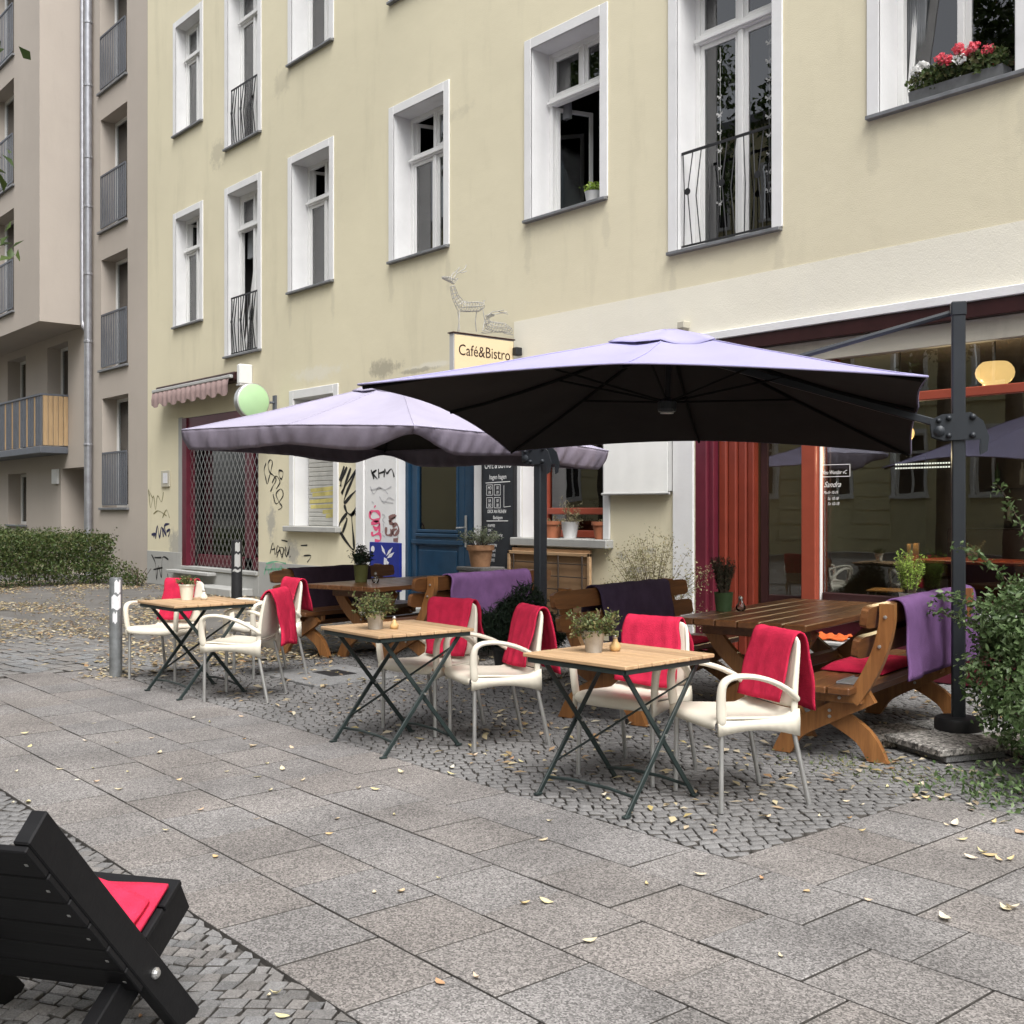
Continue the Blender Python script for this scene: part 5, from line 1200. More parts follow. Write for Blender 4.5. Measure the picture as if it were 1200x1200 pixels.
def drape(name, path, x0, x1, m, label, cat, loc, rz, wr=0.008, seed=0, sag=0.012, group=None, hem=0.0, thick=0.010, nx=26, scale=1.0):
    """cloth hung over an edge: path = list of (y, z); hung from x0 to x1"""
    g_ = random.Random(seed); ph = [g_.uniform(0, 6) for _ in range(6)]
    P = [Vector((0, y, z)) for y, z in path]
    # resample
    L = [0]
    for i in range(1, len(P)): L.append(L[-1] + (P[i] - P[i - 1]).length)
    n = max(24, int(L[-1] / 0.028)); Q = []
    for k in range(n + 1):
        s = L[-1] * k / n; i = 0
        while i < len(L) - 2 and L[i + 1] < s: i += 1
        f = (s - L[i]) / max(1e-6, L[i + 1] - L[i]); Q.append(P[i].lerp(P[i + 1], f))
    for _ in range(2): Q = [Q[0]] + [(Q[i - 1] + Q[i] * 2 + Q[i + 1]) / 4 for i in range(1, n)] + [Q[-1]]
    top = max(range(n + 1), key=lambda k: Q[k].z)
    G_ = []
    for k in range(n + 1):
        t_ = (Q[min(k + 1, n)] - Q[max(k - 1, 0)]).normalized(); nr = Vector((0, -t_.z, t_.y)); row = []
        drop = abs(k - top) / n
        for i in range(nx + 1):
            f = i / nx; x = x0 + (x1 - x0) * f
            a_ = wr * (0.25 + 1.5 * drop)
            off = a_ * (math.sin(f * 9 + ph[0] + 1.5 * drop) + 0.6 * math.sin(f * 17 + ph[1] - 2 * drop) + 0.35 * math.sin(f * 31 + ph[2]) + 0.5 * math.sin(drop * 14 + f * 5 + ph[3]))
            off = abs(off) * 0.8 + 0.002 + 0.2 * a_
            xs = x + 0.03 * math.sin(drop * 5 + ph[4]) * drop * 1.6 + 0.006 * math.sin(drop * 21 + f * 2 + ph[1]) + (f - 0.5) * -0.02 * math.sin(drop * 5 + ph[5])
            p = Q[k] + nr * off
            edge = hem * math.sin(f * 3 + ph[2]) * (1 if k < top else -1) * drop
            row.append((xs, p.y, p.z + edge))
        G_.append(row)
    mb = MB(); mb.grid(G_)
    o = mb.build(name, M[m], None, smooth=True); modi(o, 'SOLIDIFY', thickness=thick, offset=1.0)
    o.location = loc; o.rotation_euler = (0, 0, rz)
    return tag(o, label, cat, group)

CH = [  # x, y, facing, label, blanket label, blanket x-range, front length, back length
    (-3.59, 4.54, (-.36, -.93), 'cream plastic armchair turned sideways in front of the brown picnic bench with red cushion', 'red fleece blanket over the armchair that stands in front of the brown picnic bench', (-0.225, 0.160), 0.34, 0.38),
    (-4.29, 4.54, (.22, -.97), 'cream plastic armchair behind the bistro table nearest the parasol mast, with tin pot before it', 'red fleece blanket on the armchair behind the bistro table nearest the parasol mast', (-0.220, 0.150), 0.36, 0.25),
    (-5.45, 4.47, (-.32, -.95), 'cream plastic armchair turned sideways between the middle bistro table and the dark pine bush', 'red fleece blanket on the armchair between the middle bistro table and the pine bush', (-0.225, 0.160), 0.36, 0.40),
    (-6.09, 4.44, (.20, -.97), 'cream plastic armchair behind the middle bistro table, before the bench with purple blanket', 'red fleece blanket on the armchair behind the middle bistro table', (-0.225, 0.155), 0.38, 0.25),
    (-9.40, 4.00, (.50, -.86), 'cream plastic armchair beside the grey bollard at the far bistro table', 'red fleece blanket on the armchair beside the grey bollard', (-0.225, 0.12), 0.34, 0.30),
    (-8.02, 4.02, (-.72, -.69), 'cream plastic armchair in profile at the far bistro table, its blanket hanging behind', 'red fleece blanket hanging down behind the armchair seen in profile', (-0.20, 0.20), 0.05, 0.42),
    (-8.98, 4.74, (-.10, -.99), 'cream plastic armchair at the back of the far bistro table, beside the dark brown bench', 'red fleece blanket on the armchair beside the dark brown bench end', (-0.22, 0.14), 0.34, 0.28),
]
proto = make_chair()
for i, (x, y, f, lab, bl, (bx0, bx1_), lf, lbk) in enumerate(CH):
    o = proto if i == 0 else copy_tree(proto)
    rz = facing(*f); place(o, x, y, rz, lab, 'armchair', 'cream plastic armchairs')
    # blanket path: front lower end -> over the top -> back lower end
    def by(z): return 0.226 + (z - 0.53) * 0.185
    fr_ = [(by(0.835 - lf * (1 - k / 6)) - 0.040 - 0.014 * (1 - k / 6), max(0.475, 0.835 - lf * (1 - k / 6))) for k in range(7)]
    bk_ = [(by(0.85) + 0.032 + 0.062 * (k / 6) ** 0.7, 0.835 - lbk * k / 6) for k in range(7)]
    path = fr_ + [(by(0.85) - 0.022, 0.862), (by(0.85) + 0.014, 0.864)] + bk_
    drape('red_blanket', path, bx0, bx1_, 'red', bl, 'blanket', (x, y, 0), rz, 0.0065 + 0.0022 * (i * 5 % 4), i * 3 + 1, group='red blankets on the armchairs', hem=0.012 + 0.006 * (i % 3))

# ---- folding bistro table
def make_table():
    t = empty('bistro_table'); S = 0.70; H = 0.735; n = 7; w = S / n
    sl = MB().box(-S / 2, S / 2, -w / 2 + 0.0022, w / 2 - 0.0022, H - 0.020, H, 0.004).mesh('slat', M['tabletop'])
    for k in range(n): link('slat', sl, t, (0, -S / 2 + w * (k + 0.5), 0))
    fb = MB(); q = 0.325
    for s in (-1, 1): fb.box(s * q - 0.012, s * q + 0.012, -q, q, H - 0.046, H - 0.021, 0.003)
    fb.box(-q, q, -q - 0.012, -q + 0.012, H - 0.047, H - 0.022, 0.003); fb.box(-q, q, q - 0.012, q + 0.012, H - 0.047, H - 0.022, 0.003)
    fb.build('frame', M['gsteel'], t)
    for (xs, sy, top) in ((0.300, -1, 1), (0.268, 1, -1)):      # two crossing leg frames
        for s in (-1, 1):
            x = s * xs
            lb_ = MB().bar((x, sy * 0.285, 0.0), (x, -sy * 0.27, H - 0.04), 0.012, 0.026, up=(0, 1, 0), c=0.002)
            lb_.box(x - 0.014, x + 0.014, sy * 0.285 - 0.022, sy * 0.285 + 0.022, 0.0, 0.012, 0.003)
            lb_.build('leg', M['gsteel'], t)
        z = 0.10 if sy < 0 else 0.09; yy = sy * (0.285 - 0.55 * z / (H - 0.04))
        MB().tube([(-xs, yy, z - 0.02), (-xs * 0.4, yy, z - 0.005), (xs * 0.4, yy, z - 0.005), (xs, yy, z - 0.02)], 0.009, 6).build('stretcher', M['gsteel'], t)
        if sy < 0:
            p = lambda f, s: (s * xs, sy * 0.285 + (-sy * 0.27 - sy * 0.285) * f, (H - 0.04) * f)
            MB().bar(p(0.22, -1), p(0.90, 1), 0.006, 0.018, up=(0, 1, 0)).build('brace', M['gsteel'], t)
    for s in (-1, 1): MB().tube([(s * 0.316, 0.005, 0.355), (s * 0.255, 0.005, 0.355)], 0.007, 8).build('pivot_bolt', M['bolt'], t)
    return t
TB = [(-4.0, 4.11, R(3), 'folding wooden bistro table with tin pot, nearest the parasol mast'), (-5.79, 3.96, R(-2), 'folding wooden bistro table in the middle, with bushy herb in tin pot'), (-8.52, 3.87, R(1), 'folding wooden bistro table beside the grey bollard, with cream pot')]
pt = make_table()
for i, (x, y, rz, lab) in enumerate(TB):
    o = pt if i == 0 else copy_tree(pt); place(o, x, y, rz, lab, 'table', 'folding bistro tables')

# ---- picnic tables and benches of stained timber with curved crossed legs
def curve_board(pts_, w, t, side=(0, 1, 0)):
    """curved plank in the x-z plane: t thick along y, w wide"""
    P = [Vector((p[0], 0, p[1])) for p in pts_]; Q = []; n = len(P)
    for i in range(n - 1):
        p0, p1, p2, p3 = P[max(i - 1, 0)], P[i], P[i + 1], P[min(i + 2, n - 1)]
        for k in range(6):
            u = k / 6.0; Q.append(0.5 * ((2 * p1) + (p2 - p0) * u + (2 * p0 - 5 * p1 + 4 * p2 - p3) * u * u + (3 * p1 - p0 - 3 * p2 + p3) * u ** 3))
    Q.append(P[-1]); return MB().sweep(Q, t, w, side)
def shift(mb, dx, dy, dz=0): mb.v = [(a + dx, b + dy, c + dz) for a, b, c in mb.v]; return mb
def flat_foot(mb, z=0.0):
    mb.v = [(a, b, max(c, z)) for a, b, c in mb.v]; return mb
def make_picnic_table(L, W_=0.95, H=0.75, n=6):
    t = empty('picnic_table'); w = W_ / n
    for k in range(n): MB().box(-w / 2 + 0.004, w / 2 - 0.004, -L / 2, L / 2, H - 0.045, H, 0.006).build('plank', M['picnic'], t, loc=(-W_ / 2 + w * (k + 0.5), 0, 0))
    for s in (-1, 1):
        y = s * (L / 2 - 0.32)
        MB().box(-W_ / 2 + 0.08, W_ / 2 - 0.08, y - 0.045, y + 0.045, H - 0.13, H - 0.046, 0.006).build('batten', M['picnic'], t)
        for q in (-1, 1):
            mb = curve_board([(q * 0.36, H - 0.06), (q * 0.24, 0.52), (q * 0.02, 0.34), (-q * 0.24, 0.17), (-q * 0.36, -0.03)], 0.11, 0.046)
            shift(mb, 0, y + (0.048 if q > 0 else -0.0))
            flat_foot(mb).build('leg', M['picnicv'], t)
        MB().lathe([(0.010, 0), (0.010, 0.012), (0, 0.014)], (0.0, y - 0.024, 0.40), 8, Matrix.Rotation(PI / 2, 3, 'X')).lathe([(0.010, 0), (0.010, 0.012), (0, 0.014)], (0.0, y - 0.024, 0.34), 8, Matrix.Rotation(PI / 2, 3, 'X')).build('bolts', M['bolt'], t)
    MB().box(-0.045, 0.045, -L / 2 + 0.32, L / 2 - 0.32, 0.33, 0.40, 0.006).build('stretcher', M['picnic'], t)
    return t
def make_bench(L, H=0.92):
    """back on the +x side; sitter faces -x"""
    t = empty('picnic_bench'); SH = 0.45
    for k in range(3): MB().box(-0.065, 0.065, -L / 2, L / 2, SH - 0.042, SH, 0.006).build('seat_plank', M['picnic'], t, loc=(-0.145 + 0.14 * k, 0, 0))
    for k, (x, z) in enumerate(((0.268, SH + (H - SH) * 0.50), (0.318, H - 0.065))):
        mb = MB(); n = 24; poly = []
        for i in range(n):      # rounded-end board
            a_ = 2 * PI * i / n; c_, s_ = math.cos(a_), math.sin(a_)
            poly.append(((L / 2 + 0.02) * (abs(c_) ** 0.10) * (1 if c_ > 0 else -1), 0.065 * (abs(s_) ** 0.35) * (1 if s_ > 0 else -1)))
        mb.prism(poly, (0, 1, 0), (0.16, 0, 0.987), (x - 0.045, 0, z), 0.04)
        mb.build('back_plank', M['picnic'], t)
    for s in (-1, 1):
        y = s * (L / 2 - 0.20)
        mb = curve_board([(-0.30, -0.03), (-0.20, 0.14), (0.02, 0.27), (0.20, 0.365), (0.26, 0.40)], 0.11, 0.046); shift(mb, 0.0, y + 0.0); flat_foot(mb).build('leg', M['picnicv'], t)
        mb = curve_board([(0.30, -0.03), (0.20, 0.14), (-0.02, 0.27), (-0.17, 0.355), (-0.20, 0.385)], 0.11, 0.046); shift(mb, 0.0, y + 0.048); flat_foot(mb).build('leg', M['picnicv'], t)
        mb = curve_board([(0.17, SH - 0.09), (0.265, SH + 0.06), (0.335, SH + 0.22), (0.372, H - 0.10), (0.372, H + 0.005)], 0.085, 0.05); shift(mb, 0, y - 0.052); mb.build('back_post', M['picnicv'], t)
        MB().box(-0.20, 0.23, y - 0.075, y - 0.027, SH - 0.105, SH - 0.043, 0.006).build('batten', M['picnicv'], t)
        bm_ = MB()
        for (x, z) in ((0.10, SH - 0.075), (0.335, SH + 0.24), (0.368, H - 0.07), (0.02, 0.285), (0.02, 0.25)):
            yy = y - 0.078 if x != 0.02 else y - 0.025
            bm_.lathe([(0.010, 0), (0.010, 0.008), (0, 0.010)], (x, yy, z), 8, Matrix.Rotation(PI / 2, 3, 'X'))
        bm_.build('bolts', M['bolt'], t)
    MB().box(-0.03, 0.04, -L / 2 + 0.22, L / 2 - 0.22, 0.295, 0.345, 0.005).build('stretcher', M['picnic'], t)
    return t
def local(cx, cy, rz, dx, dy): return (cx + math.cos(rz) * dx - math.sin(rz) * dy, cy + math.sin(rz) * dx + math.cos(rz) * dy)
S1 = (-4.77, 6.75, R(12.5)); S2 = (-9.40, 6.56, R(12))
place(make_picnic_table(2.0), *S1, 'brown timber picnic table with curved legs in front of the cafe door, holding dark heather', 'picnic table', 'brown timber picnic tables')
place(make_picnic_table(1.9, 0.95, 0.745), *S2, 'brown timber picnic table with curved legs in front of the blue door', 'picnic table', 'brown timber picnic tables')
BN = {}
def bench(key, S, dx, dy, L, H, flip, lab):
    b_ = make_bench(L, H); x, y = local(*S, dx, dy); place(b_, x, y, S[2] + (PI if flip else 0), lab, 'bench', 'brown timber benches'); BN[key] = (x, y, S[2] + (PI if flip else 0), L, H)
bench('b1', S1, 0.70, -0.42, 2.0, 0.93, False, 'brown timber bench with curved legs beside the parasol mast, purple blanket over its back')
bench('b2', S1, -0.98, -0.30, 1.9, 0.90, True, 'brown timber bench behind the armchairs, dusky purple blanket over its back, below the cream wall')
bench('b3', S2, -0.74, -0.03, 1.75, 0.855, True, 'dark timber bench standing in leaf litter, aubergine blanket over its back')
bench('b4', S2, 0.74, 0.02, 2.05, 0.865, False, 'brown timber bench before the chalkboard, bright purple blanket over its back')
def back_path(H, lf, lb, x=0.30):
    """over the bench back, front(-x) to rear(+x)"""
    fx = lambda z: x - 0.048 - (H - z) * 0.16
    f = [(fx(H - lf * (1 - k / 6)), H - lf * (1 - k / 6)) for k in range(7)]
    b_ = [(x + 0.075 + 0.022 * (k / 6), H - 0.01 - lb * k / 6) for k in range(7)]
    return f + [(x - 0.02, H + 0.014), (x + 0.045, H + 0.014)] + b_
def bench_blanket(key, y0, y1, lf, lb, m, lab, seed, group='purple blankets on the benches', wr=0.012):
    x, y, rz, L, H = BN[key]
    # drape works in (y, z) with x along the edge: turn so that its +y is the bench's +x
    drape('purple_blanket', back_path(H, lf, lb), y0, y1, m, lab, 'blanket', (x, y, 0), rz - PI / 2, wr, seed, group=group, hem=0.02, nx=44, thick=0.012)
# in the drape frame +x = -(bench y)
bench_blanket('b1', -0.97, 0.56, 0.18, 0.47, 'purple', 'purple fleece blanket over the bench back beside the parasol mast', 3)
bench_blanket('b2', -0.42, 0.62, 0.40, 0.20, 'purplem', 'dusky purple fleece blanket on the bench below the cream wall', 5)
bench_blanket('b3', -0.62, 0.46, 0.46, 0.60, 'purpled', 'dark aubergine fleece blanket on the bench standing in leaf litter', 6)
bench_blanket('b4', -0.62, 0.62, 0.2, 0.42, 'purple', 'bright purple fleece blanket over the bench back before the chalkboard', 8)
def cushion(key, y0, y1, lab, m='red'):
    x, y, rz, L, H = BN[key]; t = MB(); rows = []
    n = 16
    for i in range(n + 1):
        r_ = []
        for j in range(11):
            a_, b_ = i / n * 2 - 1, j / 10 * 2 - 1
            e = (1 - a_ ** 8) * (1 - b_ ** 8)
            r_.append((-0.01 + 0.195 * b_, (y0 + y1) / 2 + (y1 - y0) / 2 * a_, 0.452 + 0.005 + 0.04 * e ** 0.5))
        rows.append(r_)
    t.grid(rows); o = t.build('seat_cushion', M[m], None, smooth=True); modi(o, 'SOLIDIFY', thickness=0.006, offset=-1)
    o.location = (x, y, 0); o.rotation_euler = (0, 0, rz); tag(o, lab, 'cushion')
cushion('b1', -0.40, 0.35, 'flat red seat cushion on the bench beside the parasol mast')
cushion('b2', -0.5, 0.5, 'flat red seat cushion on the bench below the cream wall', 'red')
# grey tray card and orange cloth seen through the bench
x, y = local(BN['b1'][0], BN['b1'][1], BN['b1'][2], 0.13, -0.70)
ty = empty('metal_tray', (x, y, 0.4505), BN['b1'][2], 'small grey metal tray lying on the bench seat beside the red cushion', 'tray')
MB().box(-0.06, 0.06, -0.14, 0.14, 0, 0.006, 0.002).build('plate', M['card'], ty)
for (p, q, r_, s_) in ((-0.065, -0.058, -0.145, 0.145), (0.058, 0.065, -0.145, 0.145)): MB().box(p, q, r_, s_, 0.0, 0.014, 0.002).build('rim', M['card'], ty)
cx_ = empty('storage_crate', (-5.62, 8.45, 0), R(6), 'grey white plastic crate standing by the cafe front, under an orange cloth', 'crate')
MB().box(-0.27, 0.27, -0.17, 0.17, 0.0, 0.30, 0.012).build('body', M['crate'], cx_); MB().box(-0.285, 0.285, -0.185, 0.185, 0.301, 0.335, 0.008).build('lid', M['crate'], cx_)
g_o = random.Random(4); rows = [[(-0.18 + 0.36 * i / 14, -0.13 + 0.26 * j / 10, 0.345 + 0.035 * abs(math.sin(i * 0.9 + j * 0.4)) * math.sin(PI * j / 10) + 0.02 * math.sin(j * 1.1 + i * 0.5) ** 2) for j in range(11)] for i in range(15)]
oc = MB().grid(rows).build('orange_cloth', M['orangebag'], None, smooth=True); modi(oc, 'SOLIDIFY', thickness=0.008); oc.location = (-5.62, 8.45, 0); oc.rotation_euler = (0, 0, R(6)); tag(oc, 'crumpled orange cloth on the grey white crate by the cafe front', 'cloth')
# ---- black lounge chair in the foreground
def make_lounge():
    t = empty('lounge_chair'); W2 = 0.30       # x across, -y = front (facing)
    # side profile in (y, z): foot of the back board at y=0 (front), top at y=+0.64 (rear)
    for s in (-1, 1):
        MB().bar((s * W2, -0.02, -0.02), (s * W2, 0.655, 0.735), 0.045, 0.090, up=(0, 1, 0), c=0.004).build('back_rail', M['blackwood'], t)
        MB().bar((s * (W2 - 0.048), -0.055, 0.335), (s * (W2 - 0.048), 0.56, -0.02), 0.045, 0.098, up=(0, 1, 0), c=0.004).build('seat_rail', M['blackwood'], t)
        MB().lathe([(0.016, 0), (0.016, 0.006), (0.010, 0.012), (0, 0.013)], (s * (W2 + 0.0225), 0.18, 0.205), 10, Matrix.Rotation(s * PI / 2, 3, 'Y')).build('bolt', M['bolt'], t)
    d = Vector((0, 0.675, 0.755)).normalized(); nrm = Vector((0, -d.z, d.y))     # along the back rail, and its upper side
    for k in range(6):
        c_ = Vector((0, -0.02, -0.02)) + d * (0.375 + 0.115 * k) - nrm * 0.054
        MB().obox(c_, (1, 0, 0), d, W2 + 0.02, 0.055, 0.009, 0.003).build('back_slat', M['blackwood'], t)
    e = Vector((0, 0.615, -0.355)).normalized(); n2 = Vector((0, -e.z, e.y))
    for k in range(3):
        c_ = Vector((0, -0.055, 0.335)) + e * (0.052 + 0.106 * k) + n2 * 0.060
        MB().obox(c_, (1, 0, 0), e, W2 - 0.02, 0.050, 0.010, 0.003).build('seat_slat', M['blackwood'], t)
    for s in (-1, 1):
        for k in range(6):
            c_ = Vector((s * (W2 - 0.005), -0.02, -0.02)) + d * (0.375 + 0.115 * k) - nrm * 0.0635
            MB().obox(c_, (1, 0, 0), d, 0.004, 0.004, 0.0012).build('screw', M['bolt'], t)
    return t
lc = make_lounge()
FX, FY = (-0.569, 0.823)
lrz = facing(FX, FY)
# the right-hand foot of the back board stands at (-3.05, 1.35)
cr, sr = math.cos(lrz), math.sin(lrz)
LF = onG(215, 1193)
lx, ly = LF.x - cr * (-0.30) , LF.y - sr * (-0.30)
place(lc, lx, ly, lrz, 'black slatted wooden lounge chair on the mosaic paving, red towel on its seat', 'lounge chair')
for o in lc.children: o.location.z += 0.0
# folded towel on the lounge seat
e = Vector((0, 0.615, -0.355)).normalized(); n2 = Vector((0, -e.z, e.y))
mb = MB()
def seatpt(a_, b_, h): return Vector((a_, -0.055, 0.335)) + e * b_ + n2 * (0.073 + h)
rows = []
for i in range(15):
    a_ = -0.265 + 0.40 * i / 14
    rows.append([seatpt(a_, 0.040 + 0.262 * j / 12 + 0.05 * (a_ + 0.265) * (1 - j / 12), 0.006 + 0.004 * math.sin(i * 0.8) * math.sin(j * 0.9)) for j in range(13)])
mb.grid(rows); rows = []
for i in range(13):
    a_ = -0.25 + 0.36 * i / 12
    rows.append([seatpt(a_, 0.115 + 0.20 * j / 12 - 0.30 * (a_ + 0.25) * (1 - j / 12), 0.024 + 0.006 * math.sin(i * 0.5) + 0.04 * (j / 12) ** 2) for j in range(13)])
mb.grid(rows)
tw = mb.build('folded_towel', M['redl'], None, smooth=True); modi(tw, 'SOLIDIFY', thickness=0.012, offset=1)
tw.location = lc.location; tw.rotation_euler = lc.rotation_euler; tag(tw, 'folded bright red towel on the seat of the black lounge chair', 'towel')
# ================================================================== PARASOLS
def make_umbrella(name, label, C0, yaw, t1, t2, A, Bw, h, mat_top, valance, post, zc, ztop, edge_up, seed):
    """C0 centre of the rim plane, tilted by t1/t2; cantilever mast at 'post'"""
    root = empty(name, (post[0], post[1], 0), 0, label, 'parasol', 'cantilever parasols')
    Rm = Matrix.Rotation(yaw, 3, 'Z') @ Matrix.Rotation(t1, 3, 'X') @ Matrix.Rotation(t2, 3, 'Y')
    O0 = Vector(post + (0,)) if len(post) == 2 else Vector(post)
    tow = lambda p: Rm @ Vector(p) + Vector(C0) - Vector((post[0], post[1], 0))
    g_ = random.Random(seed)
    a, b = A / 2, Bw / 2
    def rim(s):      # s in [0,8): 8 segments between 4 corners and 4 side middles
        pts8 = [(a, -b), (a, 0), (a, b), (0, b), (-a, b), (-a, 0), (-a, -b), (0, -b)]
        i = int(s) % 8; f = s - int(s); p, q = pts8[i], pts8[(i + 1) % 8]
        x = p[0] + (q[0] - p[0]) * f; y = p[1] + (q[1] - p[1]) * f
        m = (i + f) % 2; z = edge_up * (1 - abs(m - 1) ** 1.6)         # corners low, middles raised
        sag = math.sin(PI * f)
        k = 1 - 0.012 * sag; return x * k, y * k, z
    NS, NR = 64, 14
    def surf(r, s):
        x, y, z = rim(s)
        f = s - int(s); zz = h * (1 - r) ** 1.06 + z * r ** 2.2 - 0.034 * math.sin(PI * f) * math.sin(PI * r) + 0.0035 * math.sin(s * 13 + 5 * r + seed) * math.sin(PI * r) * math.sin(9 * r + s * 2)
        return (x * r, y * r, zz)
    R0 = 0.17
    mb = MB(); rows = [[tow(surf(R0 + (1 - R0) * i / NR, 8 * j / NS)) for j in range(NS + 1)] for i in range(NR + 1)]
    mb.grid(rows)
    nq = len(mb.f)
    # underside skin, much darker than the top cloth
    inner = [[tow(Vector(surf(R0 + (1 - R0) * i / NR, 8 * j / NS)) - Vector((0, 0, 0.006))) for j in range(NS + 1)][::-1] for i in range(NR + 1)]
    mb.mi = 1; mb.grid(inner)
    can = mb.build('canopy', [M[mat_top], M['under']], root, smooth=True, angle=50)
    if valance:
        NV = 320; vr = []
        for lev in range(7):
            q = lev / 6; r_ = []
            for j in range(NV + 1):
                s = 8 * j / NV; x, y, z = rim(s); m = s % 4; dc = min(m, 4 - m)          # distance from the corner
                tp = min(1.0, dc / 0.40); tp = 0.35 + 0.65 * tp * tp * (3 - 2 * tp)
                wr = 0.010 * math.sin(s * 31 + 2 * math.sin(s * 7 + seed)) + 0.007 * math.sin(s * 57 + q * 4 + 3 * math.sin(s * 3))
                k = 1 - 0.030 * q * q + wr * q ** 0.7 * 0.9
                r_.append(tow((x * k, y * k, z - valance * q * tp * (1 + 0.06 * math.sin(s * 4.3)) - 0.02 * math.sin(PI * (s % 1)) * q)))
            vr.append(r_)
        vo = MB().grid(vr).build('valance', M['can2v'], can, smooth=True); modi(vo, 'SOLIDIFY', thickness=0.004)
    # vent cap
    mb = MB(); rows = []
    for i in range(7):
        r = 0.02 + 0.20 * i / 6; row = []
        for j in range(NS + 1):
            x, y, z = surf(r, 8 * j / NS); lift = 0.028 + 0.014 * math.sin(8 * j / NS * PI) * (i / 6) ** 2 - (0.012 if i == 6 else 0)
            row.append(tow((x, y, z + lift)))
        rows.append(row)
    mb.grid(rows); cap = mb.build('vent_cap', M[mat_top], can, smooth=True, angle=60); modi(cap, 'SOLIDIFY', thickness=0.004)
    for k in range(8):
        sm = [tow(Vector(surf(R0 + (0.998 - R0) * i / 10, k)) + Vector((0, 0, 0.0015))) for i in range(11)]
        MB().tube(sm, 0.0045, 5).build('seam', M[mat_top], can, smooth=True)
    hm = [tow(Vector(surf(0.999, 8 * j / 96))) for j in range(97)]
    MB().tube(hm, 0.007, 5).build('hem', M[mat_top], can, smooth=True)
    # ribs and struts
    for k in range(8):
        rb = MB(); P = []
        for i in range(7):
            r = 0.03 + 0.955 * i / 6; p = Vector(surf(max(r, 0.03), k)); p.z -= 0.022; P.append(tow(p))
        rb.tube(P, 0.011, 6); ro = rb.build('rib', M['ribm'], root)
        p = Vector(surf(0.48, k)); p.z -= 0.03
        MB().tube([tow((0.04 * p.x, 0.04 * p.y, 0.15)), tow(p)], 0.008, 5).build('strut', M['ribm'], ro)
    MB().tube([tow((0, 0, 0.10)), tow((0, 0, h - 0.02))], 0.022, 10).build('centre_pole', M['black'], root)
    MB().lathe([(0.06, -0.02), (0.065, 0.0), (0.065, 0.045), (0.03, 0.07)], tuple(tow((0, 0, 0.10))), 16).build('hub', M['mast'], root)
    MB().lathe([(0.045, -0.008), (0.045, 0.0)], tuple(tow((0, 0, 0.075))), 16).build('hub_plate', M['signgrey'], root)
    # mast
    px = 0.05; z0 = post[2]
    mrot = Matrix.Rotation(yaw, 3, 'Z')
    ex, ey = mrot @ Vector((1, 0, 0)), mrot @ Vector((0, 1, 0))
    MB().obox((0, 0, (z0 + ztop) / 2), ex, ey, 0.040, 0.055, (ztop - z0) / 2, 0.008).build('mast', M['mast'], root)
    MB().obox((0, 0, ztop - 0.02), ex, ey, 0.046, 0.061, 0.045, 0.008).build('mast_cap', M['mast'], root)
    MB().lathe([(0.145, z0), (0.145, z0 + 0.06), (0.135, z0 + 0.075), (0.07, z0 + 0.085)], (0, 0, 0), 28).build('foot_collar', M['black'], root, smooth=True, angle=40)
    # boom from the clamp to the hub; guy rod from the mast top
    ctr = tow((0, 0, h * 0.80)); cl_ = Vector((0, 0, zc)); 
    bd = (ctr - cl_); 
    MB().bar(cl_ - ex * 0.02, ctr, 0.035, 0.05, c=0.006).build('boom', M['mast'], root)
    MB().tube([Vector((0, 0, ztop - 0.04)) - ex * 0.05, tow((a * 0.42, 0, h * 0.58 + 0.02))], 0.019, 8).build('guy_rod', M['mast'], root)
    # clamp plates with crank
    for s in (-1, 1):
        pl = MB(); poly = [(-0.17, 0.05), (-0.10, 0.085), (0.07, 0.095), (0.14, 0.04), (0.175, -0.06), (0.165, -0.15), (0.13, -0.17), (0.125, -0.13), (0.13, -0.07), (0.08, -0.075), (-0.09, -0.08), (-0.16, -0.055)]
        pl.prism(poly, ex, (0, 0, 1), ey * (s * 0.066 + (0.006 if s < 0 else 0.0)) + Vector((0, 0, zc)), 0.010)
        po = pl.build('clamp_plate', M['mast'], root)
        bo = MB()
        for (q, w, r_) in ((-0.12, 0.045, 0.016), (-0.06, 0.06, 0.018), (0.08, 0.065, 0.020), (-0.115, -0.02, 0.034), (-0.06, -0.05, 0.018), (0.08, -0.05, 0.020)):
            Mx = Matrix((ex, ey * s, Vector((0, 0, 1)))).transposed() @ Matrix.Rotation(-PI / 2, 3, 'X')
            bo.lathe([(r_, 0), (r_, 0.012), (r_ * 0.6, 0.022), (0, 0.024)], tuple(ex * q + ey * (s * 0.068) + Vector((0, 0, zc + w))), 10, Mx)
        bo.build('clamp_bolts', M['mast'], po, smooth=True, angle=50)
    return root
make_umbrella('parasol', 'large lavender cantilever parasol on the mast beside the green shrub', (-5.10, 5.71, 2.065), R(31.5), R(-5.0), R(1.3), 3.23, 2.93, 0.635, 'can1', 0.0, (-3.53, 6.70, 0.085), 1.99, 2.76, 0.10, 1)
make_umbrella('parasol', 'faded lavender cantilever parasol with hanging valance on the mast behind the pine bush', (-9.49, 6.49, 2.19), R(10.8), R(-1.8), R(2.0), 3.30, 2.90, 0.62, 'can2', 0.19, (-7.66, 6.84, 0.085), 1.97, 2.45, 0.03, 2)
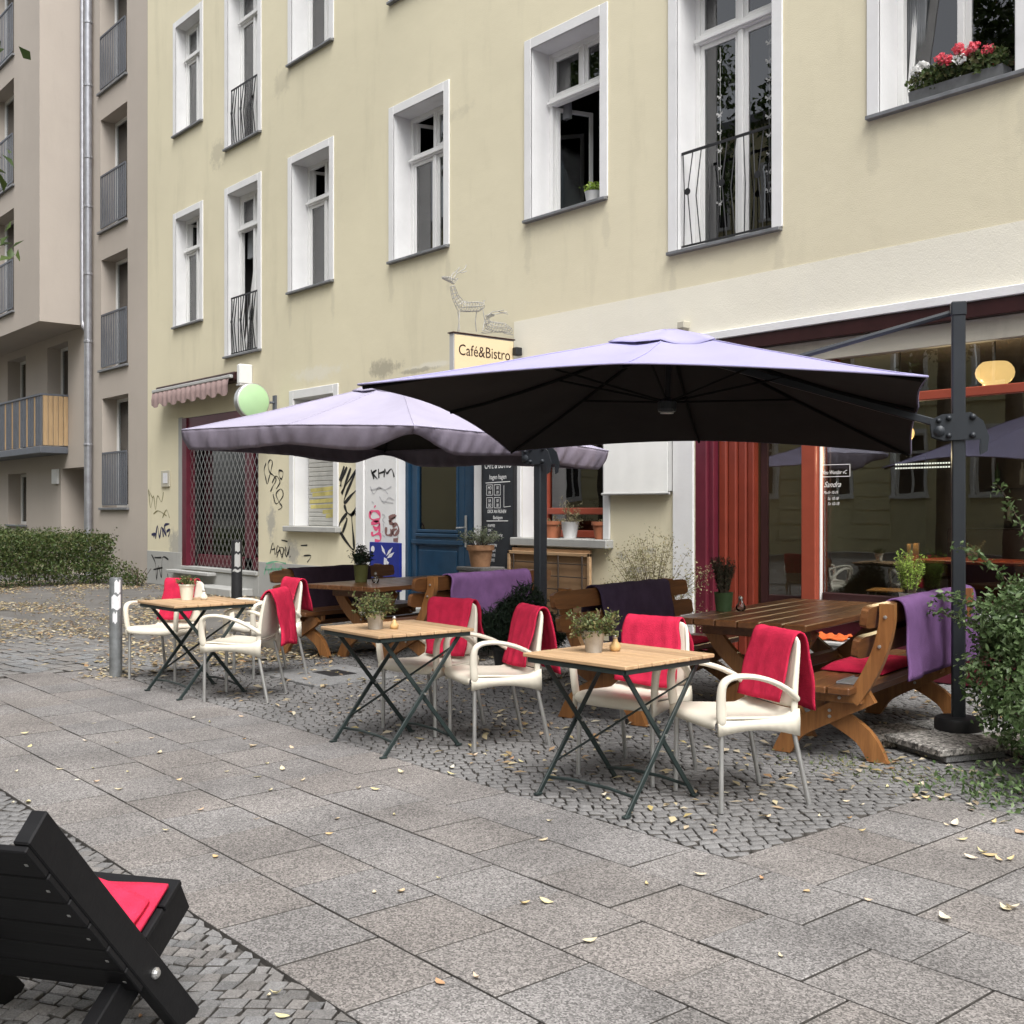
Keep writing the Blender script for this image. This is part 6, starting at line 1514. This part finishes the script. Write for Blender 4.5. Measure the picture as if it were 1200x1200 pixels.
# washed concrete slabs weighing down the parasol feet
E1, E2 = Vector((0.94, -0.342, 0)), Vector((0.342, 0.94, 0))
k = 0
for (cx, cy, e1, e2, zs, labs) in ((-3.53, 6.70, E1, E2, [(-1, -1, 0.035), (1, -1, 0.082), (-1, 1, 0.040), (1, 1, 0.044)], 'mast foot beside the shrub'), (-7.66, 6.84, Vector((1, 0.1, 0)).normalized(), Vector((-0.1, 1, 0)).normalized(), [(-1, -1, 0.05), (1, -1, 0.05), (-1, 1, 0.05), (1, 1, 0.05)], 'foot of the mast behind the pine bush')):
    for (a_, b_, zt) in zs:
        sdn = {(-1, -1): 'bench side', (1, -1): 'raised above the others', (-1, 1): 'wall side by the bench', (1, 1): 'wall side by the shrub'}[(a_, b_)]
        c_ = Vector((cx, cy, 0)) + e1 * (0.262 * a_) + e2 * (0.262 * b_)
        if zt > 0.08: c_ = Vector((cx, cy, 0)) + e1 * 0.20 - e2 * 0.285
        t = empty('paving_weight', (c_.x, c_.y, 0), math.atan2(e1.y, e1.x), ('washed gravel slab at the %s, %s' % (labs, sdn)) if k < 4 else 'washed gravel concrete slab at the ' + labs, 'slab', 'concrete slabs at the parasol feet')
        th = 0.042
        MB().box(-0.25, 0.25, -0.25, 0.25, max(0.001, zt - th), zt, 0.006).build('slab', M['wash'], t)
        if zt > 0.08: MB().box(-0.19, 0.24, -0.20, 0.24, 0.001, zt - th - 0.001, 0.004).build('under_slab', M['granite'], t)
        k += 1
# ================================================================== PLANTS
def leaves_mesh(name, C, Nrm, size, m, asp=0.5, seed=0, jitter=0.9, fold=0.25):
    """many small folded leaves (two quads... as one bent diamond) at points C, roughly facing Nrm"""
    g_ = np.random.default_rng(seed); n = len(C)
    N_ = Nrm + g_.normal(0, jitter, (n, 3)); N_ /= np.linalg.norm(N_, axis=1)[:, None] + 1e-9
    T = g_.normal(0, 1, (n, 3)); T -= N_ * (T * N_).sum(1)[:, None]; T /= np.linalg.norm(T, axis=1)[:, None] + 1e-9
    B_ = np.cross(N_, T); L = size * g_.uniform(0.6, 1.35, n)[:, None]; W_ = L * asp * g_.uniform(0.7, 1.2, n)[:, None]
    V = np.stack([C - T * L / 2, C + B_ * W_ / 2 + N_ * W_ * fold + T * L * 0.05, C + T * L / 2, C - B_ * W_ / 2 + N_ * W_ * fold + T * L * 0.05], 1).reshape(-1, 3)
    b = np.arange(n)[:, None] * 4
    Fq = np.concatenate([b + np.array([[0, 1, 2]]), b + np.array([[0, 2, 3]])], 0)
    return np_mesh(name, V, Fq, m)
def crown_points(n, centres, radii, seed, shell=0.55):
    g_ = np.random.default_rng(seed); w = np.array([r[0] * r[1] * r[2] for r in radii]) ** 0.75; w = w / w.sum()
    idx = g_.choice(len(centres), n, p=w); d = g_.normal(0, 1, (n, 3)); d /= np.linalg.norm(d, axis=1)[:, None]
    r = shell + (1 - shell) * g_.uniform(0, 1, n) ** 0.6; r = r * (1 + g_.normal(0, 0.07, n))
    C = np.array(centres)[idx] + d * r[:, None] * np.array(radii)[idx]
    return C, d

# ---- hedge in front of the beige house
hd = empty('hedge', (-25.75, 7.1, 0), 0, 'clipped green hedge in front of the beige house', 'hedge')
g_ = np.random.default_rng(21); n = 42000
P = np.column_stack([g_.uniform(-10, 3.7, n), g_.uniform(-1.25, 1.25, n), g_.uniform(0.02, 1.08, n)])
face = g_.integers(0, 4, n); dep = g_.exponential(0.10, n)
bump_ = 0.14 * np.sin(P[:, 0] * 3.1) * np.sin(P[:, 2] * 5) + 0.08 * np.sin(P[:, 0] * 7.7 + P[:, 1] * 3) + g_.normal(0, 0.04, n)
P[face == 0, 1] = (-1.25 + dep - bump_)[face == 0]; P[face == 1, 2] = (1.06 - dep + bump_ * 0.8)[face == 1]; P[face == 3, 1] = (1.1 - dep + bump_)[face == 3]
P[face == 2, 0] = (3.55 - dep * 1.5 + bump_ * 1.6 - 0.4 * (P[:, 2] - 0.3) ** 2)[face == 2]
# the right-hand end runs slantwise towards the wall
P[:, 0] -= np.where(P[:, 0] > 2.0, 0.30 * np.clip(-P[:, 1] * 0 + 0, 0, 1), 0)
P[:, 2] = np.clip(P[:, 2] * 0.92, 0.03, 1.12)
Nn = np.zeros((n, 3)); Nn[face == 0, 1] = -1; Nn[face == 1, 2] = 1; Nn[face == 2, 0] = 1; Nn[face == 3, 1] = 1
lo = P[:, 2] < 0.25; keep = ~(lo & (g_.uniform(0, 1, n) < 0.6))
link('foliage', leaves_mesh('foliage', P[keep], Nn[keep], 0.060, M['lfhedge'], 0.55, 3), hd)
mb = MB(); gr = random.Random(3)
for k in range(130):
    x = gr.uniform(-9.5, 3.3); y = gr.uniform(-0.95, 0.95); mb.tube([(x, y, 0), (x + gr.gauss(0, .08), y + gr.gauss(0, .08), 0.4), (x + gr.gauss(0, .18), y + gr.gauss(0, .18), 0.9)], [0.012, 0.009, 0.004], 4, False)
mb.build('stems', M['twig'], hd)
# weedy tuft at the hedge end
wt = empty('weed_clump', (-21.0, 8.35, 0), 0, 'low weedy green clump at the foot of the wall beside the hedge', 'plant')
C, d_ = crown_points(700, [(-0.2, 0, 0.12), (-0.6, -0.1, 0.25)], [(0.3, 0.25, 0.2), (0.35, 0.3, 0.28)], 5, 0.2); C[:, 2] = np.abs(C[:, 2])
link('foliage', leaves_mesh('foliage', C, d_, 0.06, M['lfhedge'], 0.5, 6), wt)
mb = MB()
for k in range(10): mb.tube([(gr.uniform(-.5, .3), gr.uniform(-.15, .15), 0), (gr.uniform(-.5, .3), gr.uniform(-.15, .15), 0.35)], 0.006, 4)
mb.build('stems', M['twig'], wt)

# ---- shrub by the parasol mast
def shrub(name, loc, label, lobes, n, size, m, sprays, seed, asp=0.55):
    t = empty(name, loc, 0, label, 'shrub'); C, d_ = crown_points(n, [l[0] for l in lobes], [l[1] for l in lobes], seed, 0.62)
    cl_ = np.random.default_rng(seed + 1); keep_ = C[:, 2] > 0.02
    gap = np.sin(C[:, 0] * 13 + 1) * np.sin(C[:, 1] * 12 + 2) * np.sin(C[:, 2] * 12) > 0.34
    keep_ &= ~(gap & (cl_.uniform(0, 1, n) < 0.75)); C = C[keep_]; d_ = d_[keep_]
    S_ = []; D_ = []; mb = MB(); gr = random.Random(seed)
    for l in lobes:
        for k in range(4): mb.tube([(gr.gauss(0, .05), gr.gauss(0, .05), 0), Vector(l[0]) * 0.5 + Vector((0, 0, .05)), Vector(l[0]) + Vector((gr.gauss(0, l[1][0] * .4), gr.gauss(0, l[1][1] * .4), l[1][2] * 0.5))], [0.014, 0.009, 0.004], 5, False)
    for (p0, p1, p2) in sprays:
        Q = []
        for k in range(15):
            u = k / 14; q = Vector(p0) * (1 - u) ** 2 + Vector(p1) * 2 * u * (1 - u) + Vector(p2) * u * u; Q.append(q)
            if u > 0.2:
                for j in range(9):
                    S_.append(tuple(q + Vector((gr.gauss(0, .022), gr.gauss(0, .022), gr.gauss(0, .022))))); D_.append((gr.gauss(0, 1), gr.gauss(0, 1), 0.8))
        mb.tube(Q, [0.006 * (1 - 0.8 * k / 14) for k in range(15)], 5, False)
    mb.build('stems', M['twig'], t)
    if S_: C = np.concatenate([C, np.array(S_)]); d_ = np.concatenate([d_, np.array(D_)])
    link('foliage', leaves_mesh('foliage', C, d_ * 0.6 + np.array([0, 0, 0.5]), size, M[m], asp, seed), t)
    return t
shrub('leafy_shrub', (-2.86, 6.42, 0), 'dense small-leaved green shrub with long upright sprays beside the parasol mast',
      [((0.05, 0, 0.60), (0.42, 0.42, 0.42)), ((0.05, -0.05, 0.86), (0.34, 0.36, 0.26)), ((-0.12, -0.12, 0.52), (0.30, 0.3, 0.26)), ((0.7, 0.3, 0.7), (0.6, 0.6, 0.60)), ((-0.20, 0.0, 0.80), (0.25, 0.28, 0.22)), ((0.45, -0.45, 0.45), (0.45, 0.4, 0.35)), ((0.0, -0.2, 0.30), (0.28, 0.25, 0.2))], 25000, 0.039, 'lfshrub',
      [((0, 0, 0.8), (-0.05, 0, 1.3), (-0.30, 0.05, 1.62)), ((0.05, 0.05, 0.8), (0.1, 0, 1.5), (-0.12, 0.1, 1.95)), ((0.1, 0, 0.8), (0.1, 0, 1.4), (0.05, -0.05, 1.75)), ((-0.2, -0.1, 0.8), (-0.35, -0.1, 0.95), (-0.62, -0.05, 0.95)), ((-0.2, -0.1, 0.7), (-0.45, -0.1, 0.85), (-0.78, 0.02, 0.86)), ((-0.1, 0, 0.9), (-0.3, 0, 1.2), (-0.52, 0, 1.25)), ((0.3, 0, 0.9), (0.4, 0, 1.5), (0.3, -0.1, 2.0))], 31)
# ground weeds below it
n = 1100; gg = np.random.default_rng(41)
P = np.column_stack([gg.normal(-2.45, 0.38, n), gg.normal(5.72, 0.22, n), np.abs(gg.normal(0.03, 0.05, n))]); P = P[P[:, 0] > -3.15]
wd_ = link('ground_weeds', leaves_mesh('ground_weeds', P, np.tile([0, 0, 1.0], (len(P), 1)), 0.040, M['lfshrub'], 0.5, 8)); tag(wd_, 'low green ground weeds creeping over the cobbles below the shrub', 'weeds', kind='stuff')
# moss and weeds tufts along bench feet
n = 500; P = np.column_stack([gg.normal(-3.45, 0.35, n), gg.normal(5.55, 0.16, n), np.abs(gg.normal(0.01, 0.02, n))])
tf = link('weed_tufts', leaves_mesh('weed_tufts', P, np.tile([0, 0, 1.0], (n, 1)), 0.028, M['lfherb'], 0.25, 9)); tag(tf, 'sparse grass tufts between the cobbles at the bench feet', 'grass', kind='stuff')

# ---- dark dwarf pine in a pot and dry airy shrub
pn = empty('pine_bush', (-7.36, 6.28, 0), 0, 'dark green dwarf pine bush in a black tub at the foot of the rear mast', 'shrub')
MB().lathe([(0.16, 0), (0.20, 0.26), (0.215, 0.26), (0.215, 0.29), (0.19, 0.29), (0.18, 0.25), (0, 0.25)], (0, 0, 0), 20).build('tub', M['black'], pn, smooth=True, angle=40)
C, d_ = crown_points(9000, [(0, 0, .46), (0.10, 0.04, .66), (-0.20, -.16, .40), (0.18, 0.14, .44), (-.24, -.22, .48), (0.02, 0, .56), (.24, .18, .40)], [(.30, .30, .24), (.17, .17, .19), (.18, .18, .16), (.2, .2, .18), (.13, .13, .13), (.2, .2, .18), (.16, .16, .14)], 7, 0.45)
link('foliage', leaves_mesh('foliage', C, d_, 0.085, M['lfpine'], 0.12, 4, 0.8), pn)
MB().tube([(0, 0, 0.24), (0.01, 0, 0.8)], [0.02, 0.006], 6).build('stem', M['twig'], pn)
ds = empty('dry_shrub', (-7.65, 8.35, 0), 0, 'airy straw coloured dry shrub against the cream wall', 'shrub')
mb = MB(); S_ = []; gr = random.Random(12)
for k in range(120):
    a_ = gr.uniform(0, 2 * PI); r_ = gr.uniform(.15, .85); top = Vector((r_ * math.cos(a_) * 0.95, -abs(r_ * math.sin(a_)) * 0.5 + 0.2, gr.uniform(.45, 1.32) - 0.25 * r_)); mid = top * 0.55 + Vector((0, 0, .18))
    mb.tube([(gr.gauss(0, .05), gr.gauss(0, .05), 0), mid, top], [0.004, 0.003, 0.0015], 3, False)
    for j in range(46):
        u = gr.uniform(.35, 1.05); q = mid.lerp(top, u) + Vector((gr.gauss(0, .045), gr.gauss(0, .03), gr.gauss(0, .045))); S_.append(tuple(q))
mb.build('stems', M['twig'], ds); S_ = np.array(S_)
link('seed_heads', leaves_mesh('seed_heads', S_, np.random.default_rng(2).normal(0, 1, S_.shape), 0.024, M['lfdry'], 0.5, 2), ds)

# ---- potted plants
def pot(name, x, y, z, prof, potm, label, plant, seed, cat='potted plant', group=None, soil=True):
    t = empty(name, (x, y, z), 0, label, cat, group); gr = random.Random(seed)
    MB().lathe(prof, (0, 0, 0), 22).build('pot', M[potm], t, smooth=True, angle=38)
    zt = max(p[1] for p in prof); rt = max(p[0] for p in prof if p[1] > zt * 0.8)
    if soil: MB().lathe([(rt * 0.86, zt - 0.014), (0, zt - 0.012)], (0, 0, 0), 14).build('soil', M['soil'], t)
    kind, n, w, h, m, size, asp = plant
    mb = MB(); S_ = []; D_ = []
    for k in range(n):
        a_ = gr.uniform(0, 2 * PI); r_ = gr.uniform(0, 1) ** 0.6; b0 = Vector((rt * .5 * r_ * math.cos(a_), rt * .5 * r_ * math.sin(a_), zt - 0.02))
        if kind == 'bush': top = Vector((w * r_ * math.cos(a_), w * r_ * math.sin(a_), zt + h * gr.uniform(.35, 1.0) * (1.1 - .5 * r_)))
        elif kind == 'spike': top = Vector((w * .8 * r_ * math.cos(a_), w * .8 * r_ * math.sin(a_), zt + h * gr.uniform(.55, 1.05)))
        else: top = Vector((w * math.cos(a_) * r_, w * math.sin(a_) * r_, zt + h * gr.uniform(-.3, 1.0)))
        mid = b0.lerp(top, .5) + Vector((0, 0, h * .15)); mb.tube([b0, mid, top], [0.0022, 0.002, 0.001], 4, False)
        for j in range(16 if kind != 'spike' else 34):
            u = gr.uniform(.15 if kind == 'spike' else .3, 1.04); q = b0 * (1 - u) ** 2 + mid * 2 * u * (1 - u) + top * u * u; s_ = size * (.45 if kind != 'spike' else .28)
            S_.append(tuple(q + Vector((gr.gauss(0, s_), gr.gauss(0, s_), gr.gauss(0, s_))))); D_.append((gr.gauss(0, .6), gr.gauss(0, .6), .8))
    mb.build('stems', M['twig'], t)
    S_ = np.array(S_); S_[:, 2] = np.maximum(S_[:, 2], 0.01)
    link('foliage', leaves_mesh('foliage', S_, np.array(D_), size, M[m], asp, seed), t); return t
TIN = [(0.042, 0), (0.055, 0.105), (0.058, 0.108), (0.058, 0.113), (0.052, 0.113), (0.050, 0.085)]
HT = 0.7355
def at_top(u, v, z): p = onG(u, v, z); return p.x, p.y
x, y = at_top(696, 764, HT); pot('tin_pot_plant', x, y, HT, TIN, 'tin', 'tin pot of trailing small-leaved herb on the bistro table nearest the parasol mast', ('trail', 95, .135, .105, 'lfherb', .019, .62), 1, group='plants on the bistro tables')
x, y = at_top(440, 737, HT); pot('tin_pot_plant', x, y, HT, TIN, 'tin', 'tin pot of bushy grey-green herb on the middle bistro table', ('trail', 100, .16, .12, 'lfherb', .019, .6), 2, group='plants on the bistro tables')
x, y = at_top(219, 703, HT); pot('cream_pot_plant', x, y, HT, [(0.045, 0), (0.060, 0.115), (0.066, 0.116), (0.066, 0.13), (0.058, 0.13), (0.055, 0.10)], 'chair', 'cream pot of low brownish herb on the bistro table beside the bollard', ('bush', 40, .10, .075, 'lfherb', .018, .6), 3, group='plants on the bistro tables')
# picnic table pots
px_, py_ = at_top(848, 716, 0.7505); pot('heather_pot', px_, py_, 0.7505, [(0.055, 0), (0.068, 0.13), (0.070, 0.135), (0.062, 0.135), (0.060, 0.1)], 'potgreen', 'dark spiky heather in green pot on the picnic table before the cafe door', ('spike', 70, .12, .25, 'lfdark', .020, .35), 4)
px_, py_ = at_top(423, 682, 0.7455); pot('leafy_pot', px_, py_, 0.7455, [(0.06, 0), (0.075, 0.17), (0.078, 0.175), (0.068, 0.175), (0.066, 0.14)], 'potg', 'olive pot of dark upright leaves on the picnic table before the blue door', ('bush', 40, .12, .20, 'lfpine', .040, .4), 5)
# heather on the cafe window board, terracotta herb pot, window pots
p = onW(1066, 694, 8.83); pot('lime_heather', p.x, 8.83, 0.6205, [(0.075, 0), (0.09, 0.13), (0.095, 0.135), (0.085, 0.135), (0.08, 0.1)], 'tin', 'bright lime green heather in grey pot on the cafe window board', ('spike', 90, .17, .34, 'lflime', .026, .28), 6)
p = onW(563, 664, 8.45)
st = empty('plant_stand', (p.x, 8.45, 0), 0, 'low dark stone block under the terracotta pot', 'block'); MB().box(-0.22, 0.22, -0.17, 0.17, 0.0, p.z - 0.05, 0.01).build('block', M['plinth'], st); MB().box(-0.24, 0.24, -0.19, 0.19, p.z - 0.0495, p.z - 0.001, 0.008).build('capping', M['granite'], st)
pot('herb_pot', p.x, 8.45, p.z, [(0.115, 0), (0.15, 0.20), (0.168, 0.202), (0.172, 0.26), (0.152, 0.262), (0.145, 0.21)], 'terral', 'large terracotta pot of grey-green herb between blue door and chalkboard', ('bush', 70, .30, .26, 'lfgrey', .032, .4), 7)
sy = 8.97
for (u, prof, m, lab, plant, sd_) in ((648, [(0.085, 0), (0.11, 0.16), (0.125, 0.16), (0.128, 0.20), (0.11, 0.2)], 'terra', 'terracotta pot on the grey window sill, half hidden behind the parasol mast', ('bush', 6, .08, .08, 'lfdry', .02, .5), 8), (668, [(0.075, 0), (0.105, 0.19), (0.11, 0.195), (0.10, 0.195)], 'potw', 'white bucket of dry grass on the grey window sill', ('trail', 34, .20, .30, 'lfdry', .028, .3), 9), (706, [(0.085, 0), (0.11, 0.16), (0.125, 0.16), (0.128, 0.20), (0.11, 0.2)], 'terra', 'empty terracotta pot at the end of the grey window sill', ('bush', 4, .06, .04, 'lfdry', .02, .5), 10)):
    q = onW(u, 630, sy); pot('sill_pot', q.x, sy, 1.1395, prof, m, lab, plant, sd_)
# flower box and pots in the upper windows
fbx = empty('flower_box', (-4.75, 9.02, 5.0), 0, 'window box of coral and white geraniums on the upper window sill', 'flower box')
MB().prism([(-0.06, 0), (0.06, 0), (0.085, 0.13), (-0.085, 0.13)], (0, 1, 0), (0, 0, 1), (-0.42, 0, 0.0015), 0.84).build('trough', M['zinc'], fbx)
C, d_ = crown_points(1500, [(-.25, -.02, .20), (0, -.02, .24), (.25, -.02, .20)], [(.22, .13, .12)] * 3, 4, .3); C[:, 2] = np.maximum(C[:, 2], 0.1)
link('foliage', leaves_mesh('foliage', C, d_, .045, M['lfhedge'], .7, 4), fbx)
for cols_, cs_, nm in (('flred', [(-.10, -.10, .32), (0.05, -.10, .36), (.18, -.1, .33), (.3, -.08, .28), (-.02, -.12, .28), (.1, -.08, .30)], 'coral_blooms'), ('flwhite', [(-.34, -.08, .30), (.08, -.13, .26), (-.30, -.05, .33)], 'white_blooms')):
    C, d_ = crown_points(80 * len(cs_), cs_, [(.055, .05, .045)] * len(cs_), 6, .4); link(nm, leaves_mesh(nm, C, d_, .030, M[cols_], .9, 5, .4), fbx)
pot('window_pot', -9.22, 9.06, 5.0015, [(0.075, 0), (0.10, 0.16), (0.105, 0.165), (0.09, 0.165)], 'potw', 'white pot of yellow-green plant in the open upper window', ('bush', 26, .14, .14, 'lflime', .035, .55), 13)
# clothes hanging in the open window, butterflies on threads
hc = empty('hanging_shirt', (-9.05, 9.95, 5.2), R(20), 'dark shirt on a hanger inside the open upper window', 'shirt')
mb = MB(); rows = []
for i in range(13):
    u = i / 12 * 2 - 1; rows.append([(u * (.20 + .05 * (1 - v)), .03 * math.sin(i * 1.1) * (1.2 - v), .10 + .75 * v - .10 * abs(u) * (v > .9)) for v in (0, .25, .5, .75, .92, 1.0)])
mb.grid(rows); sh = mb.build('cloth', M['cartoon'], hc, smooth=True); modi(sh, 'SOLIDIFY', thickness=.02)
MB().tube([(0, 0, .84), (0, 0, .93), (.03, 0, .96), (.05, 0, .93)], .004, 6).build('hook', M['alu'], hc)
for xg in (-7.42, -6.80):
    t = empty('butterfly_garland', (xg, 9.14, 4.55), 0, 'garland of paper butterflies hung in the french window', 'garland', 'paper butterfly garlands')
    MB().tube([(0, 0, 0), (0, 0, 1.75)], .0015, 4).build('thread', M['alu'], t)
    gr = random.Random(int(xg * 10))
    for k in range(9):
        z = .12 + k * .185; s = gr.uniform(.022, .034); a_ = gr.uniform(-.5, .5); mb = MB()
        for sg in (-1, 1):
            w3 = lambda q, h_: (sg * q * s * math.cos(a_), -abs(q) * s * .35, z + h_ * s)
            mb.add([w3(0, 0), w3(1.1, .9), w3(1.25, .1), w3(.5, -.1), w3(.9, -.8), w3(.2, -.6)], [(0, 1, 2, 3), (0, 3, 4, 5)])
        mb.build('butterfly', M['signgrey'], t)

# ---- little things on tables
def shaker(x, y, z, label, m='bulb', s=1.0):
    t = empty('glass_shaker', (x, y, z), 0, label, 'shaker')
    MB().lathe([(.020 * s, 0), (.030 * s, .012 * s), (.030 * s, .03 * s), (.013 * s, .052 * s), (.011 * s, .065 * s)], (0, 0, 0), 14).build('body', M[m], t, smooth=True)
    MB().lathe([(.012 * s, .0655 * s), (.013 * s, .08 * s), (.006 * s, .088 * s), (0, .09 * s)], (0, 0, 0), 12).build('cap', M['alu'], t, smooth=True)
x, y = at_top(721, 763, HT); shaker(x, y, HT, 'round straw coloured shaker beside the tin pot on the table nearest the mast', 'bulb', 1.0)
x, y = at_top(462, 737, HT); shaker(x, y, HT, 'round straw coloured shaker beside the herb on the middle table', 'bulb', .9)
x, y = at_top(239, 703, HT); shaker(x, y, HT, 'pale shaker beside the cream pot on the far table', 'chair', 1.0)
x, y = at_top(868, 716, .7505); shaker(x, y, .7505, 'clear glass shaker beside the dark heather on the picnic table', 'clear', 1.2)
x, y = at_top(440, 683, .7455); shaker(x, y, .7455, 'clear glass shaker beside the olive pot on the picnic table', 'clear', 1.2)
x, y, rz, L, H = BN['b1']; q = local(x, y, rz, 0.05, -0.55)
# orange cloth on the bench seat, seen below the table
q = local(x, y, rz, -0.75, 0.35)
# ---- tan board with wire trellis below the red window
tr = empty('wire_trellis', (-9.70, 8.74, 0), R(0), 'tan board with rusty wire trellis leaning below the red window', 'trellis')
MB().box(-.68, .68, .06, .10, .15, 1.02, .006).build('board', M['ply'], tr)
MB().box(-.72, .72, .02, .058, .94, .98, .004).box(-.72, -.68, .02, .058, 0, .98, .004).box(.68, .72, .02, .058, 0, .98, .004).build('frame', M['tabletop'], tr)
mb = MB()
for k in range(5): mb.tube([(-.66, .03, .25 + k * .15), (.66, .03, .25 + k * .15)], .007, 5)
for k in range(4): mb.tube([(-.6 + k * .4, .02, .1), (-.6 + k * .4, .02, .95)], .010, 5)
mb.build('wires', M['rust'], tr)
# ---- bollards
bo = empty('bollard', (-9.74, 3.67, 0), 0, 'grey steel bollard with torn white stickers', 'bollard')
MB().lathe([(.055, 0), (.055, .86), (.050, .875), (0, .88)], (0, 0, 0), 20).build('post', M['steel'], bo, smooth=True, angle=40)
def sticker(par, r, z0, z1, a0, a1, m='sticker'):
    mb = MB(); rows = []
    for i in range(9): a_ = a0 + (a1 - a0) * i / 8; rows.append([(r * math.cos(a_), r * math.sin(a_), z0 + .01 * math.sin(i)), (r * math.cos(a_), r * math.sin(a_), z1 - .012 * math.cos(i * 1.3))])
    mb.grid(rows); mb.build('sticker', M[m], par)
av = math.atan2(-3.67, 9.74)
sticker(bo, .056, .74, .85, av - .2, av + .75); sticker(bo, .056, .60, .72, av - .7, av + .8); sticker(bo, .056, .48, .57, av - .5, av + .2)
bo2 = empty('bollard', (-16.2, 8.03, 0), 0, 'black bollard plastered with stickers before the grilled shop', 'bollard')
MB().lathe([(.085, 0), (.085, 0.98), (.08, 1.0), (0, 1.0)], (0, 0, 0), 18).build('post', M['black'], bo2, smooth=True, angle=40)
av2 = math.atan2(-8.0, 16.2)
for (z0, z1, a0, a1) in ((.82, .96, -.3, .6), (.58, .78, -.4, .7), (.50, .54, -.8, .8)): sticker(bo2, .0865, z0, z1, av2 + a0, av2 + a1, 'signgrey')
# ---- things inside the cafe
ic = empty('cafe_chair', (-5.86, 9.80, .251), R(-70), 'plywood chair with steel legs behind the cafe window', 'chair')
MB().box(-.19, .19, -.19, .19, .43, .45, .006).build('seat', M['tanwood'], ic)
mb = MB(); rows = [[(-.19 + .38 * i / 10, .22 + .03 * math.cos(i * PI / 5 + PI), z) for z in (.68, .80, .90)] for i in range(11)]; mb.grid(rows); o = mb.build('backrest', M['tanwood'], ic, smooth=True); modi(o, 'SOLIDIFY', thickness=.012)
for s in (-1, 1):
    MB().tube([(s * .18, -.17, 0), (s * .18, -.17, .43)], .011, 8).build('leg', M['alu'], ic); MB().tube([(s * .18, .24, 0), (s * .18, .20, .45), (s * .17, .235, .90)], .011, 8).build('leg', M['alu'], ic)
it = empty('cafe_table', (-5.05, 10.15, .251), R(0), 'orange topped table behind the cafe window', 'table')
MB().box(-.6, .6, -.38, .38, .72, .75, .004).build('top', M['orange'], it)
for sx_ in (-1, 1):
    for sy_ in (-1, 1): MB().box(sx_ * .55 - .02, sx_ * .55 + .02, sy_ * .33 - .02, sy_ * .33 + .02, 0, .72, .003).build('leg', M['dmaroon'], it)
pot('table_grass', -5.10, 9.95, 1.0015, [(.04, 0), (.05, .09), (.045, .09)], 'tin', 'yellowish grass in small pot on the table behind the cafe window', ('trail', 16, .13, .12, 'lfdry', .04, .2), 17)
# ---- street trees on the camera side of the pavement (their twigs hang into the picture, their crowns show in the glass)
def tree(x, y, h, r, seed, label, n=20000, extra=(), lf=.12):
    t = empty('street_tree', (x, y, 0), 0, label, 'tree'); gr = random.Random(seed); mb = MB()
    mb.tube([(0, 0, 0), (.05, .03, h * .3), (0, .1, h * .6), (.1, 0, h * .9)], [.20, .16, .11, .04], 10)
    lobes = []
    for k in range(11):
        a_ = k * 2.4 + gr.uniform(-.3, .3); rr_ = r * gr.uniform(.35, .75); zz = h * gr.uniform(.5, .95); c_ = Vector((rr_ * math.cos(a_), rr_ * math.sin(a_), zz)); lobes.append((tuple(c_), (r * gr.uniform(.28, .42),) * 2 + (r * gr.uniform(.22, .36),)))
        mb.tube([(0, .05, h * gr.uniform(.35, .55)), c_ * .5 + Vector((0, 0, h * .3)), c_], [.07, .04, .012], 6)
    S_ = [np.array(extra_) for extra_ in []]
    C, d_ = crown_points(n, [l[0] for l in lobes], [l[1] for l in lobes], seed, .25)
    for (tip, base) in extra:
        T_, B_ = Vector(tip) - Vector((x, y, 0)), Vector(base) - Vector((x, y, 0)); mid = (T_ + B_) / 2 + Vector((0, 0, .5)); Q = [B_ * (1 - u) ** 2 + mid * 2 * u * (1 - u) + T_ * u * u for u in np.linspace(0, 1, 12)]
        mb.tube(Q, [.02 * (1 - .85 * k / 11) for k in range(12)], 5, False)
        E_ = np.array([tuple(Q[gr.randrange(9, 12)] + Vector((gr.gauss(0, .075), gr.gauss(0, .075), gr.gauss(-.02, .07)))) for _ in range(36)]); C = np.concatenate([C, E_]); d_ = np.concatenate([d_, np.tile([0, 0, 1.0], (36, 1))])
    mb.build('trunk', M['bark'], t, smooth=True, angle=60)
    link('crown', leaves_mesh('crown', C, d_ * .4 + np.array([0, 0, .5]), lf if h < 12 else .20, M['lftree'], .6, seed), t)
def tip(u, v, d): return tuple(CO + ray(u, v) * d)
tree(-9.5, -2.0, 9.5, 3.4, 3, 'leafy street tree whose twigs hang in at the edge beside the beige house', extra=[(tip(6, 288, 8.5), (-9.0, 0.6, 5.0)), (tip(2, 186, 8.6), (-9.0, 0.4, 5.4)), (tip(-2, 50, 8.6), (-9.0, 0.4, 6.2))])
tree(-13.0, -6.0, 17.5, 5.0, 8, 'leafy street tree across from the cafe, seen as a reflection in the upper windows')
tree(-24.0, -5.5, 19.0, 5.4, 9, 'leafy street tree farther along the street, seen as a reflection in the upper windows')
